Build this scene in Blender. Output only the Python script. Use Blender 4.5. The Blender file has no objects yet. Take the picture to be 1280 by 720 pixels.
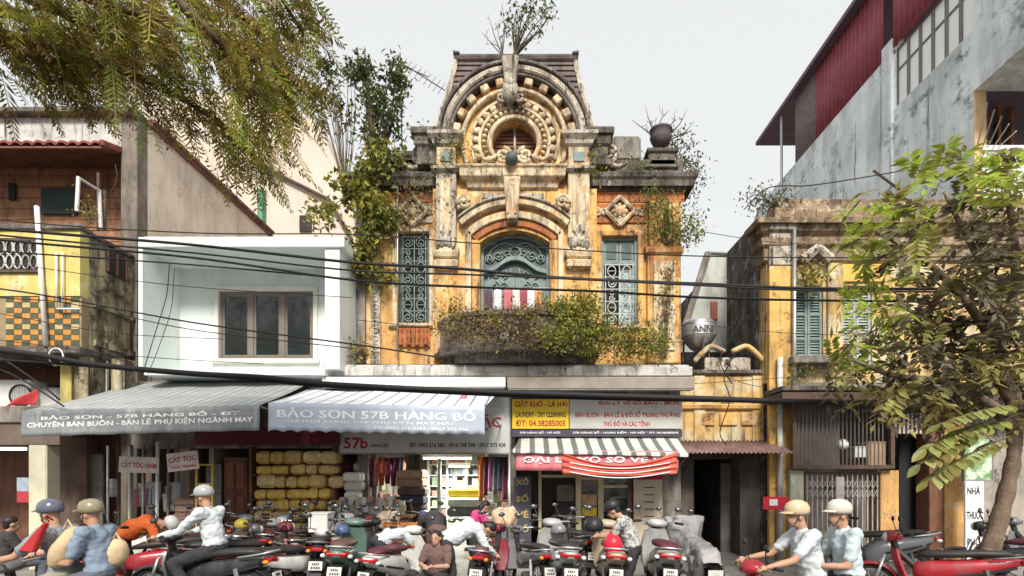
import bpy, bmesh, math, random
from mathutils import Vector, Matrix, Euler, noise as mnoise
R = math.radians
PI = math.pi
scene = bpy.context.scene
COL = scene.collection
random.seed(7)

# ---------------------------------------------------------------- camera, sky, sun, exposure
CAM_D, CAM_H, FPX, VX, VY = 11.2, 1.85, 650.0, 662.0, 590.0     # eye 11.2 m in front of the house fronts
cam_d = bpy.data.cameras.new('camera')
cam = bpy.data.objects.new('camera', cam_d)
COL.objects.link(cam)
cam.location = (0, -CAM_D, CAM_H)
cam.rotation_euler = (R(90), 0, 0)
cam_d.sensor_width = 36.0
cam_d.lens = 36.0 * FPX / 1280.0
cam_d.shift_x = -(VX - 640) / 1280.0
cam_d.shift_y = (VY - 360) / 1280.0
cam_d.clip_start = 0.05
cam_d.clip_end = 2000
scene.camera = cam

SUN_EL, SUN_AZ = 42.0, 4.0          # azimuth from behind the camera, degrees to the right
w = bpy.data.worlds.new('World')
scene.world = w
w.use_nodes = True
nt = w.node_tree
nt.nodes.clear()
sky = nt.nodes.new('ShaderNodeTexSky')
sky.sky_type = 'NISHITA'
sky.sun_disc = False
sky.sun_elevation = R(SUN_EL)
sky.sun_rotation = R(180 + SUN_AZ)
sky.air_density = 1.0
sky.dust_density = 3.0
hs = nt.nodes.new('ShaderNodeHueSaturation')
hs.inputs['Saturation'].default_value = 0.22
mx = nt.nodes.new('ShaderNodeMix')
mx.data_type = 'RGBA'
mx.inputs[0].default_value = 0.86       # overcast veil
mx.inputs[7].default_value = (5.25, 5.35, 5.37, 1)
bg = nt.nodes.new('ShaderNodeBackground')
bg.inputs['Strength'].default_value = 0.10
wo = nt.nodes.new('ShaderNodeOutputWorld')
nt.links.new(sky.outputs[0], hs.inputs['Color'])
nt.links.new(hs.outputs[0], mx.inputs[6])
nt.links.new(mx.outputs[2], bg.inputs['Color'])
nt.links.new(bg.outputs[0], wo.inputs['Surface'])

sun_d = bpy.data.lights.new('sun', 'SUN')
sun_d.energy = 3.0
sun_d.angle = R(16)
sun_d.color = (1.0, 0.94, 0.85)
sun = bpy.data.objects.new('sun', sun_d)
COL.objects.link(sun)
sdir = Vector((math.sin(R(SUN_AZ)) * math.cos(R(SUN_EL)), -math.cos(R(SUN_AZ)) * math.cos(R(SUN_EL)), math.sin(R(SUN_EL))))
sun.rotation_euler = sdir.to_track_quat('Z', 'Y').to_euler()
sun.location = sdir * 40
scene.view_settings.view_transform = 'Standard'
scene.view_settings.look = 'None'
scene.view_settings.exposure = 0.82
scene.view_settings.gamma = 1.0
scene.view_settings.use_curve_mapping = False
scene.render.engine = 'CYCLES'
scene.cycles.use_denoising = True
scene.cycles.max_bounces = 6
scene.cycles.diffuse_bounces = 4
scene.cycles.transparent_max_bounces = 8
scene.cycles.sample_clamp_indirect = 6.0

# ---------------------------------------------------------------- measuring: a photograph point at a known distance gives metres
def x_(px, Y=0.0): return (px - VX) / FPX * (Y + CAM_D)
def z_(py, Y=0.0): return CAM_H + (VY - py) / FPX * (Y + CAM_D)
def m_(n, Y=0.0): return n / FPX * (Y + CAM_D)
def at(px, py, Y=0.0): return Vector((x_(px, Y), Y, z_(py, Y)))

# ---------------------------------------------------------------- materials
MATS = {}
def mat(name, col, rough=0.8, var=0.18, scale=4.0, bump=0.0, bscale=40.0, metal=0.0, spec=0.35,
        stain=None, stain_amt=0.5, stain_scale=1.2, vert=2.0, patch=None, patch_amt=0.45, patch_scale=2.0,
        island=0.0, emit=None, estr=0.0, trans=0.0, coat=0.0, alpha=1.0, gtrans=0.0, grime=None):
    if name in MATS: return MATS[name]
    m = bpy.data.materials.new(name)
    m.use_nodes = True
    t = m.node_tree
    b = t.nodes['Principled BSDF']
    N = t.nodes.new
    L = t.links.new
    b.inputs['Roughness'].default_value = rough
    b.inputs['Metallic'].default_value = metal
    b.inputs['Specular IOR Level'].default_value = spec
    if coat: b.inputs['Coat Weight'].default_value = coat; b.inputs['Coat Roughness'].default_value = 0.08
    if gtrans: b.inputs['Transmission Weight'].default_value = gtrans
    if alpha < 1: b.inputs['Alpha'].default_value = alpha
    c4 = lambda c: (c[0], c[1], c[2], 1)
    geo = N('ShaderNodeNewGeometry')
    cur = None
    def mixc(fac_out, a, bcol, fac=None):
        k = N('ShaderNodeMix'); k.data_type = 'RGBA'
        if fac_out is not None: L(fac_out, k.inputs[0])
        else: k.inputs[0].default_value = fac
        if isinstance(a, tuple): k.inputs[6].default_value = c4(a)
        else: L(a, k.inputs[6])
        if isinstance(bcol, tuple): k.inputs[7].default_value = c4(bcol)
        else: L(bcol, k.inputs[7])
        return k.outputs[2]
    def nz(sc, detail=5.0, mapping=None, rgh=0.6):
        n = N('ShaderNodeTexNoise'); n.inputs['Scale'].default_value = sc
        n.inputs['Detail'].default_value = detail; n.inputs['Roughness'].default_value = rgh
        if mapping:
            mp = N('ShaderNodeMapping'); mp.inputs['Scale'].default_value = mapping
            L(geo.outputs['Position'], mp.inputs['Vector']); L(mp.outputs[0], n.inputs['Vector'])
        else: L(geo.outputs['Position'], n.inputs['Vector'])
        return n.outputs['Fac']
    def ramp(o, lo, hi):
        r = N('ShaderNodeMapRange'); r.inputs['From Min'].default_value = lo; r.inputs['From Max'].default_value = hi
        L(o, r.inputs['Value']); return r.outputs['Result']
    lo = tuple(max(0, c * (1 - var)) for c in col); hi = tuple(min(1, c * (1 + var)) for c in col)
    if var > 0:
        cur = mixc(ramp(nz(scale), 0.3, 0.7), lo, hi)
    else:
        cur = mixc(None, col, col, 0.0)
    if island:
        k = N('ShaderNodeHueSaturation')
        mr = N('ShaderNodeMapRange'); mr.inputs['To Min'].default_value = 1 - island; mr.inputs['To Max'].default_value = 1 + island
        L(geo.outputs['Random Per Island'], mr.inputs['Value']); L(mr.outputs[0], k.inputs['Value'])
        mr2 = N('ShaderNodeMapRange'); mr2.inputs['To Min'].default_value = 0.5 - 0.035 * (island > .2); mr2.inputs['To Max'].default_value = 0.5 + 0.02
        L(geo.outputs['Random Per Island'], mr2.inputs['Value']); L(mr2.outputs[0], k.inputs['Hue'])
        L(cur, k.inputs['Color']); cur = k.outputs[0]
    if patch:
        cur = mixc(ramp(nz(patch_scale, 8, None, 0.68), 1 - patch_amt - 0.04, 1 - patch_amt + 0.06), cur, patch)
    if stain:
        a = ramp(nz(stain_scale, 9, (vert, vert, 0.5), 0.7), 1 - stain_amt - 0.08, 1 - stain_amt + 0.16)
        cur = mixc(a, cur, stain)
    if grime:                                             # soot and lichen speckle, drips
        gc, ga, gs = grime
        cur = mixc(ramp(nz(gs, 10, None, 0.78), 1 - ga - 0.02, 1 - ga + 0.10), cur, gc)
        cur = mixc(ramp(nz(gs*.7, 6, (4.0, 4.0, 0.22), 0.7), 1 - ga + 0.01, 1 - ga + 0.12), cur, gc)
    L(cur, b.inputs['Base Color'])
    if bump:
        bp = N('ShaderNodeBump'); bp.inputs['Strength'].default_value = min(1.0, bump); bp.inputs['Distance'].default_value = 0.02
        L(nz(bscale, 6), bp.inputs['Height']); L(bp.outputs[0], b.inputs['Normal'])
    if emit:
        b.inputs['Emission Color'].default_value = c4(emit); b.inputs['Emission Strength'].default_value = estr
    if trans:
        tr = N('ShaderNodeBsdfTranslucent'); L(cur, tr.inputs['Color'])
        ms = N('ShaderNodeMixShader'); ms.inputs[0].default_value = trans
        out = t.nodes['Material Output']
        L(b.outputs[0], ms.inputs[1]); L(tr.outputs[0], ms.inputs[2]); L(ms.outputs[0], out.inputs['Surface'])
    MATS[name] = m
    return m

def stripes(name, c1, c2, period, axis=0, duty=0.5, rough=0.7, stain=None):
    """cloth or sheet with woven coloured stripes along one world axis"""
    m = mat(name, c1, rough, 0.1, 5, stain=stain, stain_amt=0.42, stain_scale=1.5)
    t = m.node_tree; b = t.nodes['Principled BSDF']; L = t.links.new; N = t.nodes.new
    src = b.inputs['Base Color'].links[0].from_socket
    geo = N('ShaderNodeNewGeometry'); sp = N('ShaderNodeSeparateXYZ'); L(geo.outputs['Position'], sp.inputs[0])
    ma = N('ShaderNodeMath'); ma.operation = 'DIVIDE'; ma.inputs[1].default_value = period; L(sp.outputs[axis], ma.inputs[0])
    fr = N('ShaderNodeMath'); fr.operation = 'FRACT'; L(ma.outputs[0], fr.inputs[0])
    lt = N('ShaderNodeMath'); lt.operation = 'LESS_THAN'; lt.inputs[1].default_value = duty; L(fr.outputs[0], lt.inputs[0])
    k = N('ShaderNodeMix'); k.data_type = 'RGBA'; L(lt.outputs[0], k.inputs[0]); L(src, k.inputs[6]); k.inputs[7].default_value = (*c2, 1)
    L(k.outputs[2], b.inputs['Base Color'])
    return m

# ---------------------------------------------------------------- mesh building
class MB:
    def __init__(s): s.v = []; s.f = []
    def add(s, vs, fs):
        o = len(s.v); s.v += [Vector(v) for v in vs]; s.f += [tuple(i + o for i in f) for f in fs]; return s
    def box(s, x0, x1, y0, y1, z0, z1):
        return s.add([(x0,y0,z0),(x1,y0,z0),(x1,y1,z0),(x0,y1,z0),(x0,y0,z1),(x1,y0,z1),(x1,y1,z1),(x0,y1,z1)],
                     [(0,3,2,1),(4,5,6,7),(0,1,5,4),(1,2,6,5),(2,3,7,6),(3,0,4,7)])
    def cbox(s, c, d, rot=None):
        h = Vector(d) / 2; m = (Euler(rot).to_matrix() if rot else Matrix.Identity(3)); c = Vector(c)
        vs = [c + m @ Vector((sx*h.x, sy*h.y, sz*h.z)) for sz in (-1,1) for sx, sy in ((-1,-1),(1,-1),(1,1),(-1,1))]
        return s.add(vs, [(0,3,2,1),(4,5,6,7),(0,1,5,4),(1,2,6,5),(2,3,7,6),(3,0,4,7)])
    def prism(s, pts, y0, y1):                    # outline in x,z ; extruded along y
        n = len(pts)
        vs = [(p[0], y0, p[1]) for p in pts] + [(p[0], y1, p[1]) for p in pts]
        fs = [tuple(range(n)), tuple(range(2*n-1, n-1, -1))] + [(i, i+n, (i+1) % n + n, (i+1) % n) for i in range(n)]
        return s.add(vs, fs)
    def prismx(s, pts, x0, x1):                   # outline in y,z ; extruded along x
        n = len(pts)
        vs = [(x0, p[0], p[1]) for p in pts] + [(x1, p[0], p[1]) for p in pts]
        fs = [tuple(range(n)), tuple(range(2*n-1, n-1, -1))] + [(i, i+n, (i+1) % n + n, (i+1) % n) for i in range(n)]
        return s.add(vs, fs)
    def prismz(s, pts, z0, z1):
        n = len(pts)
        vs = [(p[0], p[1], z0) for p in pts] + [(p[0], p[1], z1) for p in pts]
        fs = [tuple(range(n-1, -1, -1)), tuple(range(n, 2*n))] + [(i, (i+1) % n, (i+1) % n + n, i+n) for i in range(n)]
        return s.add(vs, fs)
    def loft(s, loops, cap=True, closed=True):
        n = len(loops[0]); vs = [v for l in loops for v in l]; fs = []
        for k in range(len(loops) - 1):
            for i in range(n if closed else n - 1):
                j = (i + 1) % n; fs.append((k*n+i, k*n+j, (k+1)*n+j, (k+1)*n+i))
        if cap and closed: fs.append(tuple(range(n-1, -1, -1))); fs.append(tuple(range((len(loops)-1)*n, len(loops)*n)))
        return s.add(vs, fs)
    def mould(s, x0, x1, yf, yb, prof):           # prof [(z, projection)] : moulding with returned ends
        return s.loft([[(x0-p, yf-p, z), (x1+p, yf-p, z), (x1+p, yb, z), (x0-p, yb, z)] for z, p in prof])
    def arch(s, cx, cz, prof, a0, a1, n=32, sz=1.0):   # prof closed loop [(r, y)] swept along an arc in x,z
        loops = []
        for i in range(n + 1):
            a = a0 + (a1 - a0) * i / n
            loops.append([(cx + math.cos(a) * r, y, cz + math.sin(a) * r * sz) for r, y in prof])
        return s.loft(loops, cap=abs(a1 - a0) < 6.28)
    def tube(s, pts, r, n=6, cap=True):
        pts = [Vector(p) for p in pts]; k = len(pts)
        rs = r if isinstance(r, (list, tuple)) else [r] * k
        loops = []; up = None
        for i, p in enumerate(pts):
            d = (pts[min(i+1, k-1)] - pts[max(i-1, 0)])
            if d.length < 1e-9: d = Vector((0,0,1))
            d.normalize()
            if up is None:
                up = Vector((0,0,1)) if abs(d.z) < 0.9 else Vector((1,0,0))
            a = d.cross(up)
            if a.length < 1e-5: a = d.cross(Vector((0.3,1,0.2)))
            a.normalize(); b = d.cross(a).normalized(); up = -b if False else up
            loops.append([p + (a * math.cos(2*PI*j/n) + b * math.sin(2*PI*j/n)) * rs[i] for j in range(n)])
        return s.loft(loops, cap)
    def lathe(s, prof, c=(0,0,0), n=16, M3=None):
        c = Vector(c); M3 = M3 or Matrix.Identity(3)
        loops = [[c + M3 @ Vector((math.cos(2*PI*j/n)*r, math.sin(2*PI*j/n)*r, z)) for j in range(n)] for r, z in prof]
        return s.loft(loops, True)
    def ball(s, c, rad, n=12, m=8, rot=None):
        rad = (rad,)*3 if isinstance(rad, (int, float)) else rad
        M3 = Euler(rot).to_matrix() if rot else Matrix.Identity(3); c = Vector(c)
        loops = []
        for i in range(1, m):
            t = PI * i / m
            loops.append([c + M3 @ Vector((math.sin(t)*math.cos(2*PI*j/n)*rad[0], math.sin(t)*math.sin(2*PI*j/n)*rad[1], -math.cos(t)*rad[2])) for j in range(n)])
        o = len(s.v); s.loft(loops, False)
        b0 = len(s.v); s.v += [c + M3 @ Vector((0,0,-rad[2])), c + M3 @ Vector((0,0,rad[2]))]
        for j in range(n):
            s.f.append((o + (j+1) % n, o + j, b0)); q = o + (m-2)*n; s.f.append((q + j, q + (j+1) % n, b0+1))
        return s
    def sheet(s, fn, nu, nv, th=0.0):             # fn(u,v)->point ; open sheet, given a thickness
        g = [[Vector(fn(i/nu, j/nv)) for i in range(nu+1)] for j in range(nv+1)]
        W = nu + 1; vs = [p for row in g for p in row]
        fs = [(j*W+i, j*W+i+1, (j+1)*W+i+1, (j+1)*W+i) for j in range(nv) for i in range(nu)]
        if th:
            n = len(vs); nor = [Vector((0,0,0)) for _ in vs]
            for f in fs:
                c = (vs[f[1]] - vs[f[0]]).cross(vs[f[3]] - vs[f[0]])
                for i in f: nor[i] += c
            vs2 = [v - (nn.normalized() * th if nn.length else Vector((0,0,th))) for v, nn in zip(vs, nor)]
            fs2 = [tuple(i + n for i in reversed(f)) for f in fs]
            edge = [i for i in range(W)] + [j*W+nu for j in range(1, nv+1)] + [nv*W+i for i in range(nu-1, -1, -1)] + [j*W for j in range(nv-1, 0, -1)]
            fs3 = [(edge[(k+1) % len(edge)], edge[k], edge[k]+n, edge[(k+1) % len(edge)]+n) for k in range(len(edge))]
            return s.add(vs + vs2, fs + fs2 + fs3)
        return s.add(vs, fs)
    def join(s, o, M4=None):
        return s.add([(M4 @ v) if M4 else v for v in o.v], o.f)
    def mesh(s, name, off=None, smooth=False):
        me = bpy.data.meshes.new(name)
        off = off or Vector((0,0,0))
        me.from_pydata([tuple(v - off) for v in s.v], [], s.f)
        if smooth: me.polygons.foreach_set('use_smooth', [True] * len(me.polygons))
        me.update()
        return me
    def build(s, name, m, parent=None, smooth=False, bevel=0.0, auto=None, fix=True):
        off = Vector((0,0,0)); q = parent
        while q is not None:
            off = off + q.location; q = q.parent
        me = s.mesh(name, off, smooth)
        if fix:
            b = bmesh.new(); b.from_mesh(me); bmesh.ops.recalc_face_normals(b, faces=b.faces); b.to_mesh(me); b.free()
        if auto is not None:
            me.polygons.foreach_set('use_smooth', [True] * len(me.polygons)); me.set_sharp_from_angle(angle=R(auto))
        me.materials.append(m)
        o = bpy.data.objects.new(name, me); COL.objects.link(o)
        if parent: o.parent = parent
        if bevel:
            bv = o.modifiers.new('bevel', 'BEVEL'); bv.width = bevel; bv.segments = 1; bv.limit_method = 'ANGLE'; bv.angle_limit = R(40)
        return o

def tag(o, label=None, cat=None, group=None, kind=None):
    if label: o['label'] = label
    if cat: o['category'] = cat
    if group: o['group'] = group
    if kind: o['kind'] = kind
    return o
def thing(name, label, cat, loc=(0,0,0), group=None, rz=0.0):
    o = bpy.data.objects.new(name, None); COL.objects.link(o); o.location = loc; o.rotation_euler = (0,0,rz)
    o.empty_display_size = 0.2
    return tag(o, label, cat, group)
def copy_tree(o, parent=None, recolor=None):
    c = o.copy(); COL.objects.link(c); c.parent = parent
    if recolor and o.type == 'MESH' and c.material_slots and c.material_slots[0].material:
        nm = recolor.get(c.material_slots[0].material.name)
        if nm: c.material_slots[0].link = 'OBJECT'; c.material_slots[0].material = nm
    for ch in [k for k in bpy.data.objects if k.parent == o] if False else KIDS.get(o.name, o.children): copy_tree(ch, c, recolor)
    return c
KIDS = {}
def repeat(o, locs, parent=None):
    """copies of one piece that share its mesh, under the same parent"""
    out = []
    for l in locs:
        c = o.copy(); c.location = Vector(o.location) + Vector(l); COL.objects.link(c); c.parent = o.parent; out.append(c)
    return out
def lettering(txt, m, parent, center, width=None, height=0.2, rot=(R(90),0,0), bold=0.0, name='lettering', ext=0.002, shear=0.0, maxw=None):
    cu = bpy.data.curves.new('t', 'FONT'); cu.body = txt; cu.align_x = 'CENTER'; cu.align_y = 'CENTER'; cu.offset = bold; cu.extrude = 0.0; cu.shear = shear
    cu.resolution_u = 2
    to = bpy.data.objects.new('t', cu); COL.objects.link(to)
    dg = bpy.context.evaluated_depsgraph_get(); me = bpy.data.meshes.new_from_object(to.evaluated_get(dg))
    bpy.data.objects.remove(to); bpy.data.curves.remove(cu)
    xs = [v.co.x for v in me.vertices]; ys = [v.co.y for v in me.vertices]
    if not xs: return None
    sx0, sx1, sy0, sy1 = min(xs), max(xs), min(ys), max(ys)
    sy = height / (sy1 - sy0); sx = (width / (sx1 - sx0)) if width else sy
    off = Vector((0,0,0)); q = parent
    while q is not None: off = off + q.location; q = q.parent
    M3 = Euler(rot).to_matrix(); c = Vector(center) - off
    for v in me.vertices:
        v.co = c + M3 @ Vector(((v.co.x - (sx0+sx1)/2) * sx, (v.co.y - (sy0+sy1)/2) * sy, 0))
    me.name = name; me.materials.clear(); me.materials.append(m)
    o = bpy.data.objects.new(name, me); COL.objects.link(o); o.parent = parent
    return o
def spiral(cx, cz, r, turns, a0=0.0, n=22, flip=1, Y=0.0):
    return [(cx + flip * math.cos(a0 + turns*2*PI*t) * r * (1 - 0.82*t), Y, cz + math.sin(a0 + turns*2*PI*t) * r * (1 - 0.82*t)) for t in [i/n for i in range(n+1)]]
def catmull(pts, k=8):
    pts = [Vector(p) for p in pts]; P = [pts[0]*2 - pts[1]] + pts + [pts[-1]*2 - pts[-2]]; out = []
    for i in range(1, len(P) - 2):
        for j in range(k):
            t = j / k; a, b, c, d = P[i-1], P[i], P[i+1], P[i+2]
            out.append(0.5*((2*b) + (c-a)*t + (2*a-5*b+4*c-d)*t*t + (3*b-a-3*c+d)*t**3))
    out.append(pts[-1]); return out
def rnd(a, b): return random.uniform(a, b)
# ---------------------------------------------------------------- shared materials
DK = (0.045, 0.036, 0.030)
m_ochre = mat('ochre_plaster', (0.70, 0.415, 0.14), 0.9, 0.28, 2.2, 0.9, 30, stain=(0.30,0.125,0.05), stain_amt=0.49, stain_scale=1.1, patch=(0.72,0.56,0.33), patch_amt=0.44, patch_scale=1.9, grime=((0.08,0.048,0.036), .45, 2.6))
m_ochre_red = mat('red_ochre_plaster', (0.42, 0.145, 0.05), 0.9, 0.3, 3, 0.5, 30, stain=(0.08,0.045,0.035), stain_amt=0.46, patch=(0.5,0.33,0.2), patch_amt=0.40, patch_scale=4, grime=((0.05,0.035,0.03), .46, 4))
m_cream = mat('cream_stucco', (0.68, 0.56, 0.38), 0.9, 0.2, 3, 0.6, 35, stain=(0.12,0.08,0.055), stain_amt=0.48, stain_scale=2.0, patch=(0.62,0.34,0.13), patch_amt=0.42, patch_scale=3.0, grime=((0.06,0.045,0.038), .44, 4.5))
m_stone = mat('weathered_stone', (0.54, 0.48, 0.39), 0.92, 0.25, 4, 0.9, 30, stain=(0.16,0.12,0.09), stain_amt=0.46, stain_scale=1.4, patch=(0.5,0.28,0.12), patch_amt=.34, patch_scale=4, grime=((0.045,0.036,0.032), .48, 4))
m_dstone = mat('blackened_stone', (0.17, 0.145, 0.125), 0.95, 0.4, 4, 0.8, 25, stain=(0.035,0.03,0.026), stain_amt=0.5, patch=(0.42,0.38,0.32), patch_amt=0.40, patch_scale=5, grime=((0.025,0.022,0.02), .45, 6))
m_roof = mat('mansard_cement', (0.14, 0.11, 0.10), 0.95, 0.35, 6, 0.7, 30, stain=(0.04,0.033,0.03), stain_amt=0.45, stain_scale=2.5, patch=(0.30,0.27,0.24), patch_amt=0.32, patch_scale=5)
m_conc = mat('grey_concrete', (0.52, 0.51, 0.48), 0.9, 0.22, 3, 0.5, 40, stain=(0.06,0.055,0.05), stain_amt=0.42, stain_scale=2.0, grime=((0.05,0.045,0.04), .43, 4))
m_dconc = mat('dirty_concrete', (0.26, 0.23, 0.2), 0.92, 0.3, 3, 0.5, 40, stain=(0.05,0.045,0.04), stain_amt=0.5, stain_scale=2.0)
m_green = mat('grey_green_paint', (0.17, 0.225, 0.215), 0.6, 0.2, 6, 0.2, 60, stain=(0.05,0.06,0.055), stain_amt=0.38, stain_scale=3)
m_green_d = mat('dark_green_paint', (0.075, 0.10, 0.095), 0.6, 0.25, 6, 0.2, 60)
m_iron = mat('painted_iron', (0.20, 0.25, 0.24), 0.5, 0.2, 8)
m_rust = mat('rusty_iron', (0.10, 0.065, 0.05), 0.8, 0.4, 10, 0.3, 60)
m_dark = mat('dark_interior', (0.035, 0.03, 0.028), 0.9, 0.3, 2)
m_black = mat('black_plastic', (0.022, 0.022, 0.024), 0.45, 0.2, 8)
m_rubber = mat('black_rubber', (0.025, 0.024, 0.024), 0.85, 0.25, 20)
m_cable = mat('cable_rubber', (0.014, 0.013, 0.014), 0.7, 0.2, 8)
m_glass = mat('window_glass', (0.02, 0.024, 0.024), 0.06, 0.0, spec=0.9)
m_white = mat('white_render', (0.70, 0.755, 0.735), 0.85, 0.05, 1.5, 0.25, 50, stain=(0.50,0.53,0.50), stain_amt=0.42, stain_scale=0.8, grime=((0.33,0.34,0.31), .36, 1.6))
m_whitep = mat('white_paint', (0.72, 0.72, 0.69), 0.6, 0.06, 4)
m_wood = mat('brown_wood', (0.17, 0.075, 0.045), 0.7, 0.3, 3, 0.3, 20, stain=(0.05,0.03,0.025), stain_amt=0.42, stain_scale=4)
m_red = mat('red_print', (0.42, 0.03, 0.035), 0.7, 0.1, 6)
m_lred = mat('sign_red', (0.38, 0.02, 0.03), 0.6, 0.08, 6)
m_lblack = mat('sign_black', (0.03, 0.03, 0.035), 0.6, 0.1, 6)
m_lwhite = mat('sign_white', (0.75, 0.76, 0.77), 0.6, 0.05, 6)
m_chrome = mat('chrome', (0.55, 0.55, 0.55), 0.25, 0.1, 8, metal=0.9)
m_alu = mat('aluminium', (0.42, 0.42, 0.42), 0.4, 0.15, 8, metal=0.7)
m_leaf_y = mat('leaf_yellow_green', (0.27, 0.25, 0.045), 0.6, 0.3, 5, island=0.45, trans=0.35)
m_leaf_g = mat('leaf_green', (0.13, 0.17, 0.04), 0.6, 0.3, 5, island=0.45, trans=0.3)
m_leaf_d = mat('leaf_dark', (0.08, 0.095, 0.04), 0.6, 0.3, 5, island=0.5, trans=0.25)
m_leaf_b = mat('leaf_brown', (0.17, 0.11, 0.07), 0.7, 0.3, 5, island=0.5, trans=0.2)
m_bark = mat('bark', (0.17, 0.12, 0.085), 0.95, 0.35, 6, 0.8, 30, stain=(0.05,0.035,0.025), stain_amt=0.45, stain_scale=5)
m_stem = mat('green_brown_stem', (0.12, 0.10, 0.06), 0.9, 0.3, 8)
# ---------------------------------------------------------------- ground
g = MB(); g.add([(-300,-300,-0.13),(300,-300,-0.13),(300,300,-0.13),(-300,300,-0.13)], [(0,1,2,3)])
tag(g.build('ground', mat('earth', (0.11,0.10,0.09), 0.95, 0.3, 0.6)), kind='structure')
KERB = -4.95
g = MB(); g.add([(-60,-11.0,-0.125),(60,-11.0,-0.125),(60,KERB,-0.125),(-60,KERB,-0.125)], [(0,1,2,3)])
tag(g.build('road', mat('asphalt', (0.055,0.053,0.052), 0.85, 0.25, 8, 0.5, 120, stain=(0.03,0.03,0.03), stain_amt=0.4)), kind='structure')
g = MB(); g.box(-60, 60, KERB + 0.15, 6.0, -0.12, 0.0)
pav = g.build('pavement', mat('pavement_concrete', (0.25,0.235,0.215), 0.9, 0.2, 2, 0.4, 60, stain=(0.16,0.145,0.13), stain_amt=0.42, vert=1.5)); tag(pav, kind='structure')
m_tile = mat('paving_tile', (0.28,0.26,0.235), 0.9, 0.2, 2, 0.4, 60, stain=(0.09,0.08,0.07), stain_amt=0.45, vert=1.5)
pt = MB().box(-0.195, 0.195, -0.195, 0.195, 0.004, 0.016).build('paving_tile', m_tile, pav, bevel=0.006)
first = True
for i in range(14):
    for j in range(11):
        p = Vector((3.0 + i * 0.4, -4.6 + j * 0.4, rnd(-0.002, 0.003)))
        if first: pt.location = p; first = False
        else:
            c = pt.copy(); c.location = p; COL.objects.link(c); c.parent = pav
g = MB().box(-0.496, 0.496, KERB, KERB + 0.148, -0.12, 0.012).build('kerb_stone', m_conc, pav, bevel=0.015)
g.location.x = -14.5
repeat(g, [(i, 0, rnd(-.003,.003)) for i in range(1, 30)])

# ---------------------------------------------------------------- the old ochre house
H = thing('ochre_house', 'old ochre house with arched gable, round window and plant covered balcony', 'house', (0, 0, 0))
FL = z_(455)                      # first floor level
TOPW = z_(228)                    # top of the wings' wall
xl, xr = x_(447), x_(851)
bx0, bx1 = x_(541, -.3), x_(746, -.3)      # projecting centre bay
YB = -0.30
wl = (x_(498), x_(537), z_(405), z_(291))     # left window opening
wr = (x_(752), x_(797), z_(408), z_(296))
def wall_with_hole(x0, x1, z0, z1, h, y0, y1, name='wall', m=m_ochre):
    b = MB()
    b.box(x0, h[0], y0, y1, z0, z1); b.box(h[1], x1, y0, y1, z0, z1)
    b.box(h[0], h[1], y0, y1, z0, h[2]); b.box(h[0], h[1], y0, y1, h[3], z1)
    return b.build(name, m, H)
wall_with_hole(xl, bx0 + 0.01, FL, TOPW, wl, 0, 0.35)
wall_with_hole(bx1 - 0.01, xr, FL, TOPW, wr, 0, 0.35)
# body behind : side walls, back, flat roof, upper floor slab
b = MB(); b.box(xl, xl+0.3, 0.35, 9, 0, TOPW); b.box(xr-0.3, xr, 0.35, 9, 0, TOPW); b.box(xl, xr, 9, 9.3, 0, TOPW)
b.build('side_wall', m_dconc, H)
b = MB(); b.box(xl+0.31, xr-0.31, 0.36, 8.99, FL-0.3, FL+0.02); b.box(xl+0.31, xr-0.31, 0.36, 8.99, TOPW-0.25, TOPW+0.02)
b.build('floor_slab', m_conc, H)
MB().box(xl+0.32, xr-0.32, 3.0, 3.1, FL+0.03, TOPW-0.26).build('inner_wall', mat('inner_wall', (0.12,0.11,0.10), 0.9), H)
# centre bay wall
ccx, ccz = x_(643, YB), z_(177, YB)
P = m_(1, YB)
dx0, dx1 = x_(600, YB), x_(687, YB)
dsp, dap = z_(303, YB), z_(288, YB)       # door springing and crown
dcx = (dx0 + dx1) / 2
def segarc(x0, x1, zs, za, n=14):
    h = (x1 - x0) / 2; s = za - zs; rr = (h*h + s*s) / (2*s); cz = za - rr; a = math.asin(h / rr)
    return [((x0+x1)/2 + math.sin(-a + 2*a*i/n) * rr, cz + math.cos(-a + 2*a*i/n) * rr) for i in range(n+1)]
b = MB()
zt = z_(236, YB)
b.prism([(bx0, FL), (dx0, FL), (dx0, dsp), (bx0, dsp)], YB, 0.3)
b.prism([(dx1, FL), (bx1, FL), (bx1, dsp), (dx1, dsp)], YB, 0.3)
arc = segarc(dx0, dx1, dsp, dap)
b.prism([(bx0, dsp)] + arc + [(bx1, dsp), (bx1, zt), (bx0, zt)], YB, 0.3)
b.build('wall', m_ochre, H)
# tympanum with the round opening, in two halves
RO, RT = 28*P, 74*P
for sgn in (-1, 1):
    pts = [(ccx, zt + 0.002), (ccx + sgn*RT, zt + 0.002), (ccx + sgn*RT, ccz)]
    pts += [(ccx + sgn*RT*math.cos(R(a)), ccz + RT*math.sin(R(a))) for a in range(6, 91, 6)]
    pts += [(ccx + sgn*RO*math.cos(R(a)), ccz + RO*math.sin(R(a))) for a in range(90, -91, -9)]
    MB().prism(pts if sgn > 0 else pts[::-1], YB + 0.06, 0.2).build('tympanum', m_ochre, H)
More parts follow.
